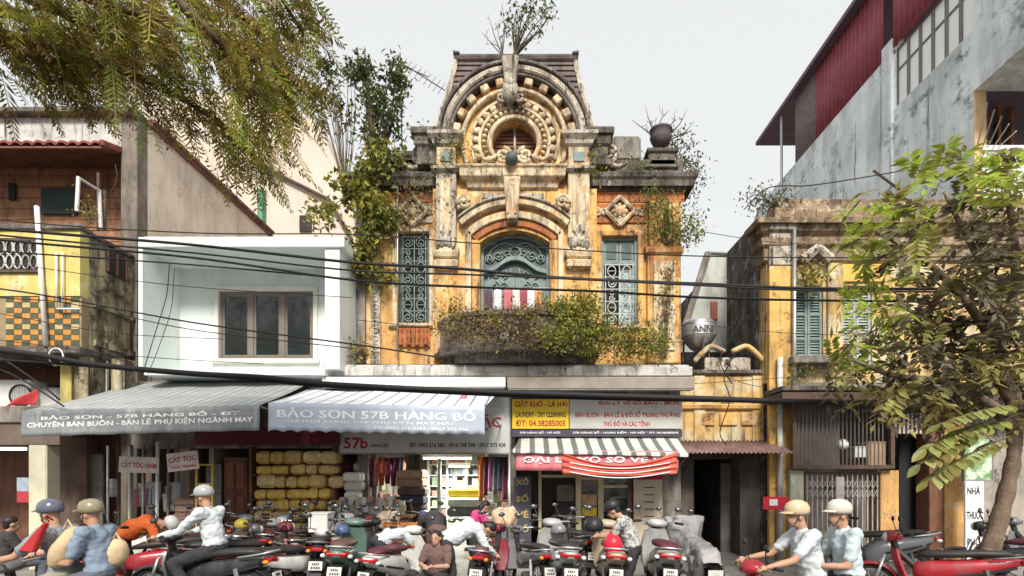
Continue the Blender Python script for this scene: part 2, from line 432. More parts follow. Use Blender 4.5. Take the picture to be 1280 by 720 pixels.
# arch mouldings
def band(r0, r1, y0, y1, m, a0=0, a1=180, name='arch_moulding', bev=0.0, n=40):
    prof = [(r0*P, y1), (r1*P, y1), (r1*P, y0 + (r1-r0)*P*.25), (r1*P - (r1-r0)*P*.25, y0), (r0*P + (r1-r0)*P*.2, y0), (r0*P, y0 + (r1-r0)*P*.2)]
    return MB().arch(ccx, ccz, prof, R(a0), R(a1), n).build(name, m, H, auto=35)
band(82, 91, YB-0.17, 0.3, m_stone, -2, 182)
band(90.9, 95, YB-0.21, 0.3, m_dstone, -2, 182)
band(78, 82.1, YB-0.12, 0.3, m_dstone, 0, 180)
band(67, 78.1, YB+0.05, 0.3, m_ochre_red, 0, 180, 'arch_soffit')
band(62, 67.2, YB-0.05, 0.25, m_cream, -25, 205)
band(52.5, 56, YB+0.0, 0.2, m_cream, 0, 360, 'round_window_surround')
band(42, 46, YB+0.0, 0.2, m_cream, 0, 360, 'round_window_surround')
band(28, 34, YB-0.03, 0.2, m_cream, -40, 220, 'round_window_surround')
# dentil blocks under the arch
d = MB().cbox((0,0,0), (0.17, 0.17, 0.15)).build('dentil', m_cream, H, bevel=0.02)
angs = [12, 27, 43, 60, 76, 104, 120, 137, 153, 168]
for k, a in enumerate(angs):
    o = d if k == 0 else d.copy()
    if k: COL.objects.link(o); o.parent = H
    o.location = (ccx + math.cos(R(a))*73*P, YB - 0.02, ccz + math.sin(R(a))*73*P); o.rotation_euler = (0, -R(a) + R(90), 0)
# carved beads and leaves round the oculus
bead = MB().ball((0,0,0), (0.055, 0.06, 0.045), 8, 6).build('carved_bead', m_cream, H, smooth=True)
for k in range(26):
    a = R(-42 + k * 264/25); o = bead if k == 0 else bead.copy()
    if k: COL.objects.link(o); o.parent = H
    o.location = (ccx + math.cos(a)*38*P, YB + 0.02, ccz + math.sin(a)*38*P); o.rotation_euler = (0, -a, 0)
lf = MB().sheet(lambda u, v: ((u-.5)*0.17*(math.sin(PI*min(1, v*1.05+.02))**.7), -0.05*math.sin(PI*v) - 0.03*math.cos((u-.5)*PI), (v-.5)*0.16), 4, 5, 0.03).build('carved_leaf', m_cream, H, smooth=True)
for k in range(20):
    a = R(-36 + k * 252/19); o = lf if k == 0 else lf.copy()
    if k: COL.objects.link(o); o.parent = H
    o.location = (ccx + math.cos(a)*49*P, YB + 0.05, ccz + math.sin(a)*49*P); o.rotation_euler = (0, -a + R(90) + (R(25) if k % 2 else -R(25)), 0)
# round window leaves and mullion
win = MB(); win.prism([(ccx + RO*1.02*math.cos(R(a)), ccz + RO*1.02*math.sin(R(a))) for a in range(0, 360, 12)], 0.02, 0.08)
ow = win.build('round_window', m_wood, H)
b = MB()
for k in range(-5, 6):
    zz = ccz + k * RO * 0.18; hw = math.sqrt(max(0.0001, RO**2 - (zz-ccz)**2)) * .97
    b.box(ccx - hw, ccx - 0.03, -0.005, 0.019, zz - 0.03, zz + 0.012); b.box(ccx + 0.03, ccx + hw, -0.005, 0.019, zz - 0.03, zz + 0.012)
b.build('louvre', m_wood, ow)
MB().box(ccx-0.022, ccx+0.022, -0.05, 0.018, ccz-RO*.98, ccz+RO*.98).build('mullion', m_stone, ow)
# keystone with cartouche
b = MB(); b.prism([(ccx-0.26, ccz+96*P), (ccx+0.10, ccz+96*P), (ccx+0.03, ccz+62*P), (ccx-0.19, ccz+62*P)], YB-0.28, YB)
b.build('keystone', m_stone, H, bevel=0.03)
b = MB(); b.ball((ccx-0.08, YB-0.14, ccz+57*P), (0.17,0.16,0.26), 14, 10); b.ball((ccx-0.08, YB-0.2, ccz+63*P), (0.11,0.12,0.12), 12, 8)
for s in (-1,1):
    b.tube(spiral(ccx-0.08+s*0.19, ccz+50*P, 0.12, 1.6, R(60), flip=s, Y=YB-0.12), 0.035, 6)
b.build('cartouche', m_stone, H, smooth=True)
# scrolls and boss below the oculus
b = MB()
for s in (-1,1):
    b.tube(spiral(ccx + s*13*P, ccz-24*P, 0.17, 1.8, R(90), flip=s, Y=YB-0.16), [0.05]*23, 6)
    b.tube(catmull([(ccx+s*20*P, YB-0.1, ccz-22*P), (ccx+s*34*P, YB-0.12, ccz-27*P), (ccx+s*44*P, YB-0.1, ccz-22*P), (ccx+s*52*P, YB-0.1, ccz-27*P)], 5), 0.045, 6)
b.build('scroll', m_cream, H, smooth=True)
MB().ball((ccx-0.05, YB-0.3, z_(209, YB)), (0.13,0.13,0.13), 14, 10).build('boss', m_green_d, H, smooth=True)
# sill cornice under the tympanum
b = MB(); b.mould(x_(588,YB), x_(694,YB), YB, 0.1, [(z_(238,YB),0.02),(z_(236,YB),0.06),(z_(229,YB),0.09),(z_(226,YB),0.20),(z_(217,YB),0.21),(z_(215,YB),0.25),(z_(213,YB),0.25),(z_(211,YB),0.06)])
b.build('sill_cornice', m_cream, H, bevel=0.012)
for (a, c) in ((603, 630), (652, 680)): MB().box(x_(a,YB), x_(c,YB), YB-0.07, YB, z_(250,YB), z_(243,YB)).build('panel', m_stone, H, bevel=0.01)
# segmental hood over the door
oa = segarc(x_(574,YB), x_(712,YB), z_(279,YB), z_(252,YB), 24); ia = segarc(x_(578,YB), x_(708,YB), z_(286,YB), z_(260,YB), 24)
def strip(o, i, y0, y1, name, m, bev=0.012):
    b = MB(); n = len(o)
    b.loft([[ (o[k][0], y0, o[k][1]), (i[k][0], y0, i[k][1]), (i[k][0], y1, i[k][1]), (o[k][0], y1, o[k][1]) ] for k in range(n)])
    return b.build(name, m, H, bevel=bev)
strip(oa, ia, YB-0.17, YB+0.01, 'door_hood', m_cream)
oa2 = [(x, z + 0.05) for x, z in oa]
strip(oa2, [(x, z+0.001) for x, z in oa], YB-0.22, YB+0.012, 'door_hood', m_stone)
ja = segarc(x_(582,YB), x_(704,YB), z_(291,YB), z_(266,YB), 24); jb = segarc(x_(589,YB), x_(698,YB), z_(297,YB), z_(275,YB), 24); jc = segarc(x_(596,YB), x_(691,YB), z_(302,YB), z_(284,YB), 24)
strip(ja, jb, YB-0.10, YB+0.013, 'door_architrave', m_cream); strip(jb, jc, YB-0.05, YB+0.014, 'door_architrave', m_ochre_red)
for a, c in ((582, 589.5), (697.5, 704)):
    MB().box(x_(a,YB), x_(c,YB), YB-0.10, YB+0.01, FL, z_(291.5 if a < 600 else 291.5,YB)).build('door_architrave', m_cream, H, bevel=0.012)
for a, c in ((590, 599), (688, 697)):
    MB().box(x_(a,YB), x_(c,YB), YB-0.05, YB+0.01, FL, z_(301,YB)).build('door_architrave', m_ochre, H, bevel=0.01)
b = MB(); b.prism([(x_(630,YB), z_(229,YB)), (x_(651,YB), z_(229,YB)), (x_(647,YB), z_(281,YB)), (x_(634,YB), z_(281,YB))], YB-0.27, YB)
b.box(x_(634,YB), x_(637,YB), YB-0.30, YB-0.26, z_(276,YB), z_(232,YB)); b.box(x_(643,YB), x_(646,YB), YB-0.30, YB-0.26, z_(276,YB), z_(232,YB))
b.build('keystone', m_cream, H, bevel=0.02)
for s, px, py in ((-1, 581, 259), (1, 702, 258)):
    b = MB(); b.tube(spiral(x_(px,YB), z_(py,YB), 0.16, 1.7, R(-60), flip=s, Y=YB-0.18), 0.05, 6); b.cbox((x_(px,YB), YB-0.06, z_(py,YB)), (0.22,0.12,0.26))
    b.build('scroll', m_cream, H, smooth=True)
# the arched door : frame, fanlight, leaves
DR = MB()
DR.prism([(dx0+.001, FL), (dx0+0.06, FL)] + [(x, z - 0.06) for x, z in segarc(dx0+0.06, dx1-0.06, dsp, dap)] + [(dx1-0.06, FL), (dx1-.001, FL), (dx1-.001, dsp)] + arc[::-1][1:-1] + [(dx0+.001, dsp)], -0.08, 0.06)
door = DR.build('door', m_green, H)
ztr = z_(334, YB)
b = MB(); b.prism([(dx0+.06, dsp-.2)] + [(x, z-0.06) for x, z in segarc(dx0+0.06, dx1-0.06, dsp, dap)] + [(dx1-.06, dsp-.2), (dx1-.06, ztr), (dx0+.06, ztr)], 0.0, 0.04)
fan = b.build('fanlight', m_green_d, door)
b = MB()
for s in (-1,1):
    for k in range(3):
        b.tube(spiral(dcx + s*(0.16+0.2*k), dsp - 0.12 - 0.05*k, 0.11, 1.6, R(90+40*k), flip=s, Y=-0.03), 0.016, 5)
    b.tube(catmull([(dcx+s*0.03,-0.03,dsp+.05),(dcx+s*.25,-0.03,dsp+.1),(dcx+s*.5,-.03,dsp-.05),(dcx+s*.62,-.03,dsp-.3)],5), 0.018, 5)
b.tube([(dcx + math.cos(t)*.12, -0.035, dsp-.1+math.sin(t)*.12) for t in [i*PI/8 for i in range(17)]], 0.02, 5)
b.build('scrollwork', m_iron, fan, smooth=True)
b = MB(); tr = catmull([(dx0+.05, 0, ztr-.02), (dcx-.45, 0, ztr+.05), (dcx-.2, 0, ztr+.22), (dcx, 0, ztr+.27), (dcx+.2, 0, ztr+.22), (dcx+.45, 0, ztr+.05), (dx1-.05, 0, ztr-.02)], 6)
b.loft([[(p.x, -0.12, p.z+.05), (p.x, -0.12, p.z-.05), (p.x, 0.03, p.z-.05), (p.x, 0.03, p.z+.05)] for p in tr])
b.build('transom', m_green, door, bevel=0.01)
for s in (-1, 1):
    a, c = (dx0+.065, dcx-.004) if s < 0 else (dcx+.004, dx1-.065)
    top = [(p.x, p.z-.06) for p in tr if a <= p.x <= c]
    b = MB(); b.prism([(a, FL), (c, FL), (c, top[-1][1])] + top[::-1] + [(a, top[0][1])], 0.005, 0.045)
    leaf = b.build('door_leaf', m_green, door)
    b = MB(); q = (a+c)/2
    b.box(a+.09, c-.09, -0.015, 0.004, FL+.12, FL+.85); b.build('panel', m_green_d, leaf, bevel=0.008)
    b = MB()
    for k in range(4):
        b.tube(spiral(q - 0.09, FL+1.15+0.26*k, 0.10, 1.5, R(90), flip=-1, Y=-0.02), 0.014, 5); b.tube(spiral(q + 0.09, FL+1.15+0.26*k, 0.10, 1.5, R(-90), flip=1, Y=-0.02), 0.014, 5)
    b.box(a+.08, a+.1, -0.03, 0.004, FL+.95, FL+2.05); b.box(c-.1, c-.08, -0.03, 0.004, FL+.95, FL+2.05)
    b.build('scrollwork', m_iron, leaf, smooth=False)
# pilasters of the bay
for s, a, c in ((-1, 545, 570), (1, 710, 737)):
    Yp = YB - 0.12
    x0, x1 = x_(a, Yp), x_(c, Yp)
    b = MB(); b.box(x0, x1, Yp, YB+.01, z_(297,Yp), z_(215,Yp)); b.build('pilaster', m_cream if s > 0 else m_stone, H, bevel=0.012)
    b = MB(); b.box(x0+.09, x1-.09, Yp-.04, Yp, z_(290,Yp), z_(224,Yp)); b.build('pilaster_panel', m_cream, H, bevel=0.012)
    b = MB(); b.mould(x0, x1, Yp, YB+.01, [(z_(215,Yp),0.0),(z_(213,Yp),0.09),(z_(210,Yp),0.10),(z_(209,Yp),0.02)]); b.build('capital', m_stone, H)
    b = MB(); b.box(x0+.01, x1-.01, Yp-.02, YB+.01, z_(209,Yp), z_(184,Yp)); b.build('pedestal_block', m_cream, H, bevel=0.015)
    b = MB(); b.box((x0+x1)/2-.11, (x0+x1)/2+.11, Yp-.045, Yp-.018, z_(203,Yp), z_(191,Yp)); tl = b.build('inlay_tile', m_green, H, bevel=0.008)
    b = MB(); b.mould(x0, x1, Yp, YB+.01, [(z_(184,Yp),0.0),(z_(181,Yp),0.06),(z_(177,Yp),0.08),(z_(172,Yp),0.16),(z_(168,Yp),0.16)]); b.build('capital', m_stone, H)
    # carved drop and console
    b = MB()
    for k in range(5):
        b.ball(((x0+x1)/2 + (k-2)*.08, Yp-.05, z_(302,Yp) - abs(k-2)*.03), (0.06,0.07,0.13), 8, 6)
    b.ball(((x0+x1)/2, Yp-.02, z_(290,Yp)), (0.09,0.06,0.16), 8, 6)
    b.build('carved_drop', m_stone, H, smooth=True)
    b = MB(); b.mould(x0+.05, x1-.05, Yp+.05, YB+.01, [(z_(336,Yp),-0.02),(z_(333,Yp),0.08),(z_(326,Yp),0.10),(z_(323,Yp),0.02),(z_(321,Yp),0.08),(z_(316,Yp),0.11),(z_(310,Yp),0.11),(z_(308,Yp),0.0)])
    b.build('console', m_cream, H)
# entablature blocks either side of the arch
for s, a, c in ((-1, 521, 548), (1, 735, 760)):
    b = MB(); b.mould(x_(a,-.35), x_(c,-.35), YB-.05, 0.6, [(z_(205,-.35),0.0),(z_(184,-.35),0.0),(z_(181,-.35),0.05),(z_(170,-.35),0.06),(z_(168,-.4),0.11),(z_(163,-.4),0.12),(z_(160,-.4),0.11)])
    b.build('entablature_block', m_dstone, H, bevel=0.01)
# wings : cornice, frieze, window surrounds, parapet
for s, a, c in ((-1, 447, 541), (1, 746, 858)):
    x0, x1 = x_(a), x_(c) - (.05 if s > 0 else 0)
    b = MB(); b.mould(x0, x1, 0, 0.5, [(z_(240),0.02),(z_(238),0.05),(z_(234),0.07),(z_(231,-.2),0.17),(z_(224,-.2),0.19),(z_(221,-.2),0.23),(z_(216,-.2),0.24),(z_(214,-.2),0.20)])
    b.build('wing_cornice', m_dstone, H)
    b = MB(); b.box(x0, x1, 0.0-.02, 0.0, z_(253), z_(240.5)); b.build('frieze', m_ochre_red, H)
    b = MB(); b.box(x0, x1, 0.05, 0.35, z_(215), z_(197)); b.build('parapet', m_dstone, H, bevel=0.02)
    cx = x_(517 if s < 0 else 774)
    b = MB(); b.mould(cx-.55, cx+.55, 0.0, 0.01, [(z_(280),0.0),(z_(279),0.04),(z_(256),0.04),(z_(255),0.0)]); b.build('carved_panel', m_stone if s < 0 else m_ochre_red, H)
    b = MB(); hh = 0.31
    for k in range(4):
        p0 = (math.cos(k*PI/2)*hh, math.sin(k*PI/2)*hh); p1 = (math.cos((k+1)*PI/2)*hh, math.sin((k+1)*PI/2)*hh)
        b.tube([(cx+p0[0], -0.08, z_(266)+p0[1]), (cx+p1[0], -0.08, z_(266)+p1[1])], 0.045, 6)
    b.ball((cx, -0.08, z_(266)), (0.12,0.07,0.12), 10, 6)
    for k in range(8): b.ball((cx+math.cos(k*PI/4)*.13, -0.07, z_(266)+math.sin(k*PI/4)*.13), (0.05,0.04,0.05), 6, 5)
    b.prism([(cx-.09, z_(283)), (cx+.09, z_(283)), (cx+.17, z_(292)+.3), (cx-.17, z_(292)+.3)], -0.1, 0.0)
    for t in (-1,1):
        for k in range(2): b.tube(spiral(cx+t*(.33+.15*k), z_(267), .085, 1.4, R(80*k), flip=t, Y=-.06), .025, 5)
    b.build('diamond_rosette', m_cream, H)
    hx = wl if s < 0 else wr
    b = MB(); y0 = -0.06
    b.box(hx[0]-.12, hx[0], y0, 0.01, hx[2]-.1, hx[3]+.12); b.box(hx[1], hx[1]+.12, y0, 0.01, hx[2]-.1, hx[3]+.12); b.box(hx[0], hx[1], y0, 0.01, hx[3], hx[3]+.12)
    b.build('window_surround', m_ochre if s > 0 else m_cream, H, bevel=0.012)
    b = MB(); b.mould(hx[0]-.1, hx[1]+.1, 0, .05, [(hx[2]-.09,0.03),(hx[2]-.06,.1),(hx[2]-.005,.11)]); b.build('window_sill', m_cream, H)
# left window : iron grille over dark shutters ; right window : green sashes
def grille(parent, h, y, rows, cols=2, m=m_iron):
    b = MB(); x0, x1, z0, z1 = h; r = .013
    for x in (x0+.03, (x0+x1)/2, x1-.03): b.tube([(x,y,z0),(x,y,z1)], r, 5)
    hh = (z1-z0)/rows
    for k in range(rows+1): b.tube([(x0,y,z0+hh*k),(x1,y,z0+hh*k)], r, 5)
    for k in range(rows):
        for c in range(cols):
            w_ = (x1-x0)/cols; cx = x0 + w_*(c+.5); cz = z0+hh*(k+.5); q = min(w_,hh)*.42
            f = 1 if c % 2 else -1
            if k % 3 == 0:
                b.tube(spiral(cx, cz, q, 1.7, R(90), flip=f, Y=y), .014, 5)
            elif k % 3 == 1:
                b.tube([(cx+math.cos(t)*q*.8,y,cz+math.sin(t)*q) for t in [i*PI/6 for i in range(13)]], .013, 5); b.tube([(cx-q*.6,y,cz),(cx+q*.6,y,cz)], .012, 4)
            else:
                b.tube(spiral(cx, cz+q*.4, q*.6, 1.3, R(0), flip=f, Y=y), .013, 5); b.tube(spiral(cx, cz-q*.5, q*.6, 1.3, R(180), flip=f, Y=y), .013, 5)
    return b.build('grille', m, parent)
b = MB(); h = wl
b.box(h[0], h[1], 0.16, 0.2, h[2], h[3]); lw = b.build('window', m_dark, H)
b = MB(); b.box(h[0], h[0]+.06, .06, .15, h[2], h[3]); b.box(h[1]-.06, h[1], .06, .15, h[2], h[3]); b.box(h[0]+.06, h[1]-.06, .06, .15, h[3]-.06, h[3]); b.build('frame', m_green_d, lw)
grille(lw, (h[0]+.06, h[1]-.06, h[2]+.02, h[3]-.06), 0.04, 7)
b = MB(); h = wr; zm = z_(328)
b.box(h[0], h[1], 0.2, 0.22, h[2], h[3]); rw = b.build('window', m_dark, H)
b = MB(); b.box(h[0], h[0]+.06, .05, .19, h[2], h[3]); b.box(h[1]-.06, h[1], .05, .19, h[2], h[3]); b.box(h[0]+.06, h[1]-.06, .05, .19, h[3]-.06, h[3]); b.box(h[0]+.06, h[1]-.06, .05, .19, zm-.04, zm+.04); b.build('frame', m_green, rw)
for k in (0, 1):
    w2 = (h[1]-h[0]-.12)/2; a = h[0]+.06 + k*w2
    b = MB(); b.box(a+.005, a+w2-.005, .09, .13, zm+.045, h[3]-.065); lv = b.build('shutter', m_green, rw, bevel=0.005)
    MB().box(a+.06, a+w2-.06, .075, .089, zm+.1, h[3]-.12).build('panel', m_green_d, lv)
a = h[0]+.06+w2
b = MB(); b.box(a+.005, a+w2-.005, .13, .17, h[2]+.01, zm-.045); sh = b.build('shutter', mat('pale_green_shutter', (0.36,0.45,0.44), .6, .15), rw, bevel=.005)
grille(rw, (h[0]+.06, h[1]-.06, h[2]+.02, zm-.04), 0.04, 5, m=mat('pale_iron', (0.45,0.48,0.47), .5))
# balustrade panel under the left window, side pilasters
b = MB(); b.box(x_(496), x_(538), -.05, .0, z_(434), z_(410)); bp = b.build('apron_panel', m_ochre_red, H)
for k in range(4):
    cx = x_(501.5 + 10.5*k); MB().lathe([(.05,0),(.05,.04),(.03,.07),(.06,.15),(.055,.2),(.03,.28),(.05,.33),(.05,.36)], (cx, -.08, z_(433)), 10).build('baluster', m_ochre_red, bp, smooth=True)
b = MB(); b.box(xl+.001, x_(458), -.1, 0, FL, z_(253.5)); b.build('side_pilaster', m_dconc, H, bevel=.01)
b = MB(); b.box(x_(464), x_(476), -.05, 0, FL, z_(253.5)); sp = b.build('ornament_strip', m_stone, H)
rg = MB().tube([(math.cos(t)*.06, 0, math.sin(t)*.06) for t in [i*PI/6 for i in range(13)]], .018, 5).build('carved_ring', m_stone, H)
for k in range(18):
    o = rg if k == 0 else rg.copy()
    if k: COL.objects.link(o); o.parent = H
    o.location = (x_(470), -.055, FL + .2 + k*.17)
b = MB(); b.box(x_(808), x_(849), -.12, 0, FL, z_(322)); b.mould(x_(808), x_(849), -.12, 0, [(z_(322)+.001,.0),(z_(319),.05),(z_(313),.06),(z_(311),.0)]); b.box(x_(810), x_(847), -.1, 0, z_(311)+.002, z_(253.5))
b.build('corner_pilaster', m_ochre, H, bevel=.012)
b = MB(); b.box(x_(815), x_(842), -.16, -.121, z_(440), z_(330)); b.build('pilaster_panel', m_cream, H, bevel=.012)
# parapet features : mossy block, corner pedestal, scrolls
b = MB(); b.box(x_(766), x_(802), .02, .9, z_(200), z_(167)); b.build('parapet_block', m_dconc, H, bevel=.06)
b = MB(); b.mould(x_(812), x_(845), .05, .6, [(z_(209),.06),(z_(206),.06),(z_(204),0),(z_(190),0),(z_(188),.05),(z_(184),.05)]); b.build('pedestal', m_dstone, H, bevel=.012)
b = MB(); b.mould(x_(493), x_(522), .05, .6, [(z_(209),.06),(z_(206),.06),(z_(204),0),(z_(196),0),(z_(193),.05),(z_(188),.05)]); b.build('pedestal', m_dstone, H, bevel=.012)
for s, px, py in ((1, 760, 196), (-1, 528, 198)):
    b = MB(); b.tube(spiral(x_(px), z_(py), .2, 1.7, R(-120), flip=s, Y=-.12), .055, 7); b.tube(catmull([(x_(px)-s*.05, -.12, z_(py)-.2), (x_(px)+s*.2,-.12,z_(py)-.28), (x_(px)+s*.4,-.12,z_(py)-.18)],5), .05, 7)
    b.build('scroll', m_stone, H, smooth=True)
# mansard over the bay
b = MB(); loops = []
zs0, zs1 = z_(178,.3), z_(74,.6)
rows = 13
for k in range(rows + 1):
    for e in (0, 1):
        t = min(1.0, (k + e*.96)/ (rows+1)); z = zs0 + (zs1-zs0)*t
        px = 97*(1-t)**.8 + 0; hw = m_(75.5 + 24*(1-t)**1.35, .45); yo = .1 + .5*t + (.035 if e else 0)
        hw -= .03*e
        loops.append([(ccx-hw, yo, z), (ccx+hw, yo, z), (ccx+hw, 3.2, z), (ccx-hw, 3.2, z)])
b.loft(loops); b.build('mansard_roof', m_roof, H)
b = MB(); b.mould(x_(571,.6), x_(719,.6), .6, 3.2, [(z_(77,.6),0),(z_(75,.6),.04),(z_(72,.6),.06),(z_(70,.6),.06)])
b.prism([(x_(567,.6), z_(70,.6)), (x_(575,.6), z_(69.9,.6)), (x_(575,.6), z_(68.5,.6)), (x_(567,.6), z_(67,.6))], .5, 3.2)
b.prism([(x_(715,.6), z_(70,.6)), (x_(723,.6), z_(70,.6)), (x_(723,.6), z_(67,.6)), (x_(715,.6), z_(68.5,.6))], .5, 3.2); b.build('roof_cornice', m_roof, H)
for s in (-1, 1):                                  # ragged hip ribs
    b = MB(); pts = []
    for k in range(9):
        t = k/8; hw = m_(75.5 + 24*(1-t)**1.35, .45); pts.append((ccx+s*(hw+.005), .12+.5*t, zs0+(zs1-zs0)*t))
    b.tube(pts, [.05+.02*(k%2) for k in range(9)], 6); b.build('hip_rib', m_stone, H)
# balcony : bowed slab and parapet
def bow(t, ext, a, c, e): 
    x = a + (c-a)*t; return x, -ext*(1-abs(2*t-1)**e)-.02
ba, bc = x_(543,-.3), x_(748,-.3)
def bowring(z0, z1, ext, inset, name, m):
    n = 28; b = MB(); a, c = ba+inset, bc-inset
    o = [bow(i/n, ext, a, c, 3.2) for i in range(n+1)]
    b.prismz([(x, y-.3) for x, y in o] , z0, z1); return b.build(name, m, H)
bowring(FL+.03, FL+.14, .95, 0, 'balcony_slab', m_dstone); bowring(FL+.141, FL+.26, .85, .08, 'balcony_slab', m_dconc); bowring(FL-.14, FL+.028, .7, .2, 'balcony_slab', m_dstone)
n = 28; b = MB(); o = [bow(i/n, .8, ba+.12, bc-.12, 3.2) for i in range(n+1)]; ii = [bow(i/n, .66, ba+.26, bc-.26, 3.2) for i in range(n+1)]
b.loft([[(p[0],p[1]-.3,FL+.261),(q[0],q[1]-.3,FL+.261),(q[0],q[1]-.3,FL+.72),(p[0],p[1]-.3,FL+.72)] for p, q in zip(o, ii)]); b.build('balcony_parapet', m_dconc, H)
b = MB(); o = [bow(i/n, .87, ba+.06, bc-.06, 3.2) for i in range(n+1)]; ii = [bow(i/n, .6, ba+.32, bc-.32, 3.2) for i in range(n+1)]
b.loft([[(p[0],p[1]-.3,FL+.721),(q[0],q[1]-.3,FL+.721),(q[0],q[1]-.3,FL+.80),(p[0],p[1]-.3,FL+.80)] for p, q in zip(o, ii)]); b.build('balcony_rail', m_dstone, H)
MB().cbox((x_(631,-1.2), -1.2, FL+.28), (.16,.1,.14)).build('lamp_box', m_whitep, H, bevel=.02)
# street slab / long concrete ledge with hanging boxes
b = MB(); b.box(x_(396,-.75), x_(866,-.75), -.75, .0, z_(470,-.75), z_(458,-.75)); b.box(x_(400,-.7), x_(862,-.7), -.68, -.002, z_(458,-.75)+.001, z_(455,-.75)); b.build('concrete_ledge', m_conc, H, bevel=.015)
MB().box(xl+.01, xr-.01, .0, .3, 3.0, FL-.001).build('lintel_wall', m_dconc, H)
for a, c in ((xl, xl+.22), (x_(637), x_(645)), (xr-.45, xr)): MB().box(a, c, -.001, .3, 0, 2.999).build('pier', m_dconc, H)
b = MB(); b.box(x_(637), x_(641), .301, 4.9, 0, 2.95); b.box(xl+.31, xr-.31, 4.9, 5, 0, 3.6); b.build('party_wall', mat('shop_wall', (0.55,0.52,0.46), .9, .2, 2), H)
MB().box(xl+.31, xr-.31, .301, 4.899, 2.96, 3.02).build('shop_ceiling', mat('shop_ceiling', (0.4,0.39,0.36), .9, .15), H)
# ---------------------------------------------------------------- yellow house on the left
LH = thing('yellow_house', 'shabby yellow house with jutting tiled balcony and scalloped red tile eave', 'house', (x_(60), 0, 0))
m_yel = mat('yellow_wall', (0.60,0.50,0.17), .9, .18, 2, .5, 40, stain=(0.22,0.17,0.08), stain_amt=.42, stain_scale=1.2, patch=(0.70,0.62,0.36), patch_amt=.42, grime=((0.10,0.08,0.05), .40, 2.4))
m_mould = mat('mouldy_cream_wall', (0.55,0.48,0.30), .92, .25, 3, .8, 30, stain=(0.06,0.045,0.035), stain_amt=.50, stain_scale=1.3, patch=(0.64,0.58,0.42), patch_amt=.45, patch_scale=2.2, grime=((0.06,0.045,0.035), .50, 2.6))
m_pink = mat('pale_pink_plaster', (0.74,0.62,0.50), .92, .14, 1.2, .6, 30, grime=((0.20,0.15,0.12), .40, 1.5), stain=(0.45,0.36,0.28), stain_amt=.45, stain_scale=.7, patch=(0.70,0.61,0.51), patch_amt=.42, patch_scale=1.2)
lx1 = x_(172)                 # right edge of the house at the street line
bxr = x_(100, -1.35)          # balcony corner
ex0 = -14.2
Yb = -1.35
zt_ = z_(140)
# upper band, corner pier and long side wall going back
MB().box(ex0, lx1-.35, 0, .3, z_(187), zt_-.12).build('fascia_wall', m_conc, LH)
b = MB(); b.box(ex0-.1, lx1+.02, -.18, .3, zt_-.12, zt_+.0); b.box(ex0, lx1, -.1, .3, zt_, zt_+.06); b.build('coping', m_dstone, LH, bevel=.02)
m_moss = mat('mossy_pier', (0.20,0.17,0.14), .92, .3, 3, .5, 30, stain=(0.05,0.04,0.035), stain_amt=.45, patch=(0.15,0.18,0.06), patch_amt=.38, patch_scale=.9)
MB().box(lx1-.35, lx1-.001, -.02, .3, 0, zt_-.121).build('corner_pier', m_moss, LH, bevel=.01)
sw = MB().box(lx1-.3, lx1, .301, 5.6, 0, zt_-.1).build('side_wall', m_pink, LH)
b = MB(); b.box(lx1-.42, lx1+.1, .31, 5.7, zt_-.1, zt_-.02); b.box(lx1-.42, lx1+.16, .31, 5.7, zt_-.019, zt_+.05); b.build('side_coping', mat('red_brown_coping', (0.20,0.09,0.075), .9, .3, 4, stain=DK, stain_amt=.45), LH)
b = MB(); b.box(lx1+.0005, lx1+.006, 2.3, 2.9, 4.6, 5.5); b.build('bricked_window', m_dconc, LH)
MB().box(ex0, lx1-.31, 5.3, 5.6, 0, zt_-.12).build('back_wall', m_dconc, LH)
MB().box(ex0, lx1-.31, .31, 5.29, zt_-.3, zt_-.13).build('roof_slab', m_dconc, LH)
# loggia : brown timber wall set back
zb0 = z_(288, Yb)
m_timber = mat('red_brown_boards', (0.36,0.18,0.10), .85, .3, 3, .3, 25, stain=(0.06,0.035,0.03), stain_amt=.45, stain_scale=3)
nb = 0
zz = z_(300)
while zz < z_(188):
    MB().box(ex0+.01, lx1-.36, .62 + rnd(0,.02), .7, zz, zz+.24).build('wall_board', m_timber, LH, bevel=.008); zz += .25
MB().box(ex0, lx1-.36, .71, .8, z_(310), z_(187)).build('inner_wall', m_timber, LH)
MB().box(ex0+.02, lx1-.37, -.0, .61, z_(187)-.05, z_(187)-.001).build('loggia_ceiling', m_wood, LH)
b = MB(); b.box(x_(48,.5), x_(92,.5), .56, .615, z_(268,.6), z_(236,.6)); b.build('window', mat('dark_green_shade', (0.03,0.055,0.05), .7), LH)
MB().box(x_(6,.5), x_(14,.5), .58, .615, z_(250,.6), z_(229,.6)).build('vent', m_dark, LH)
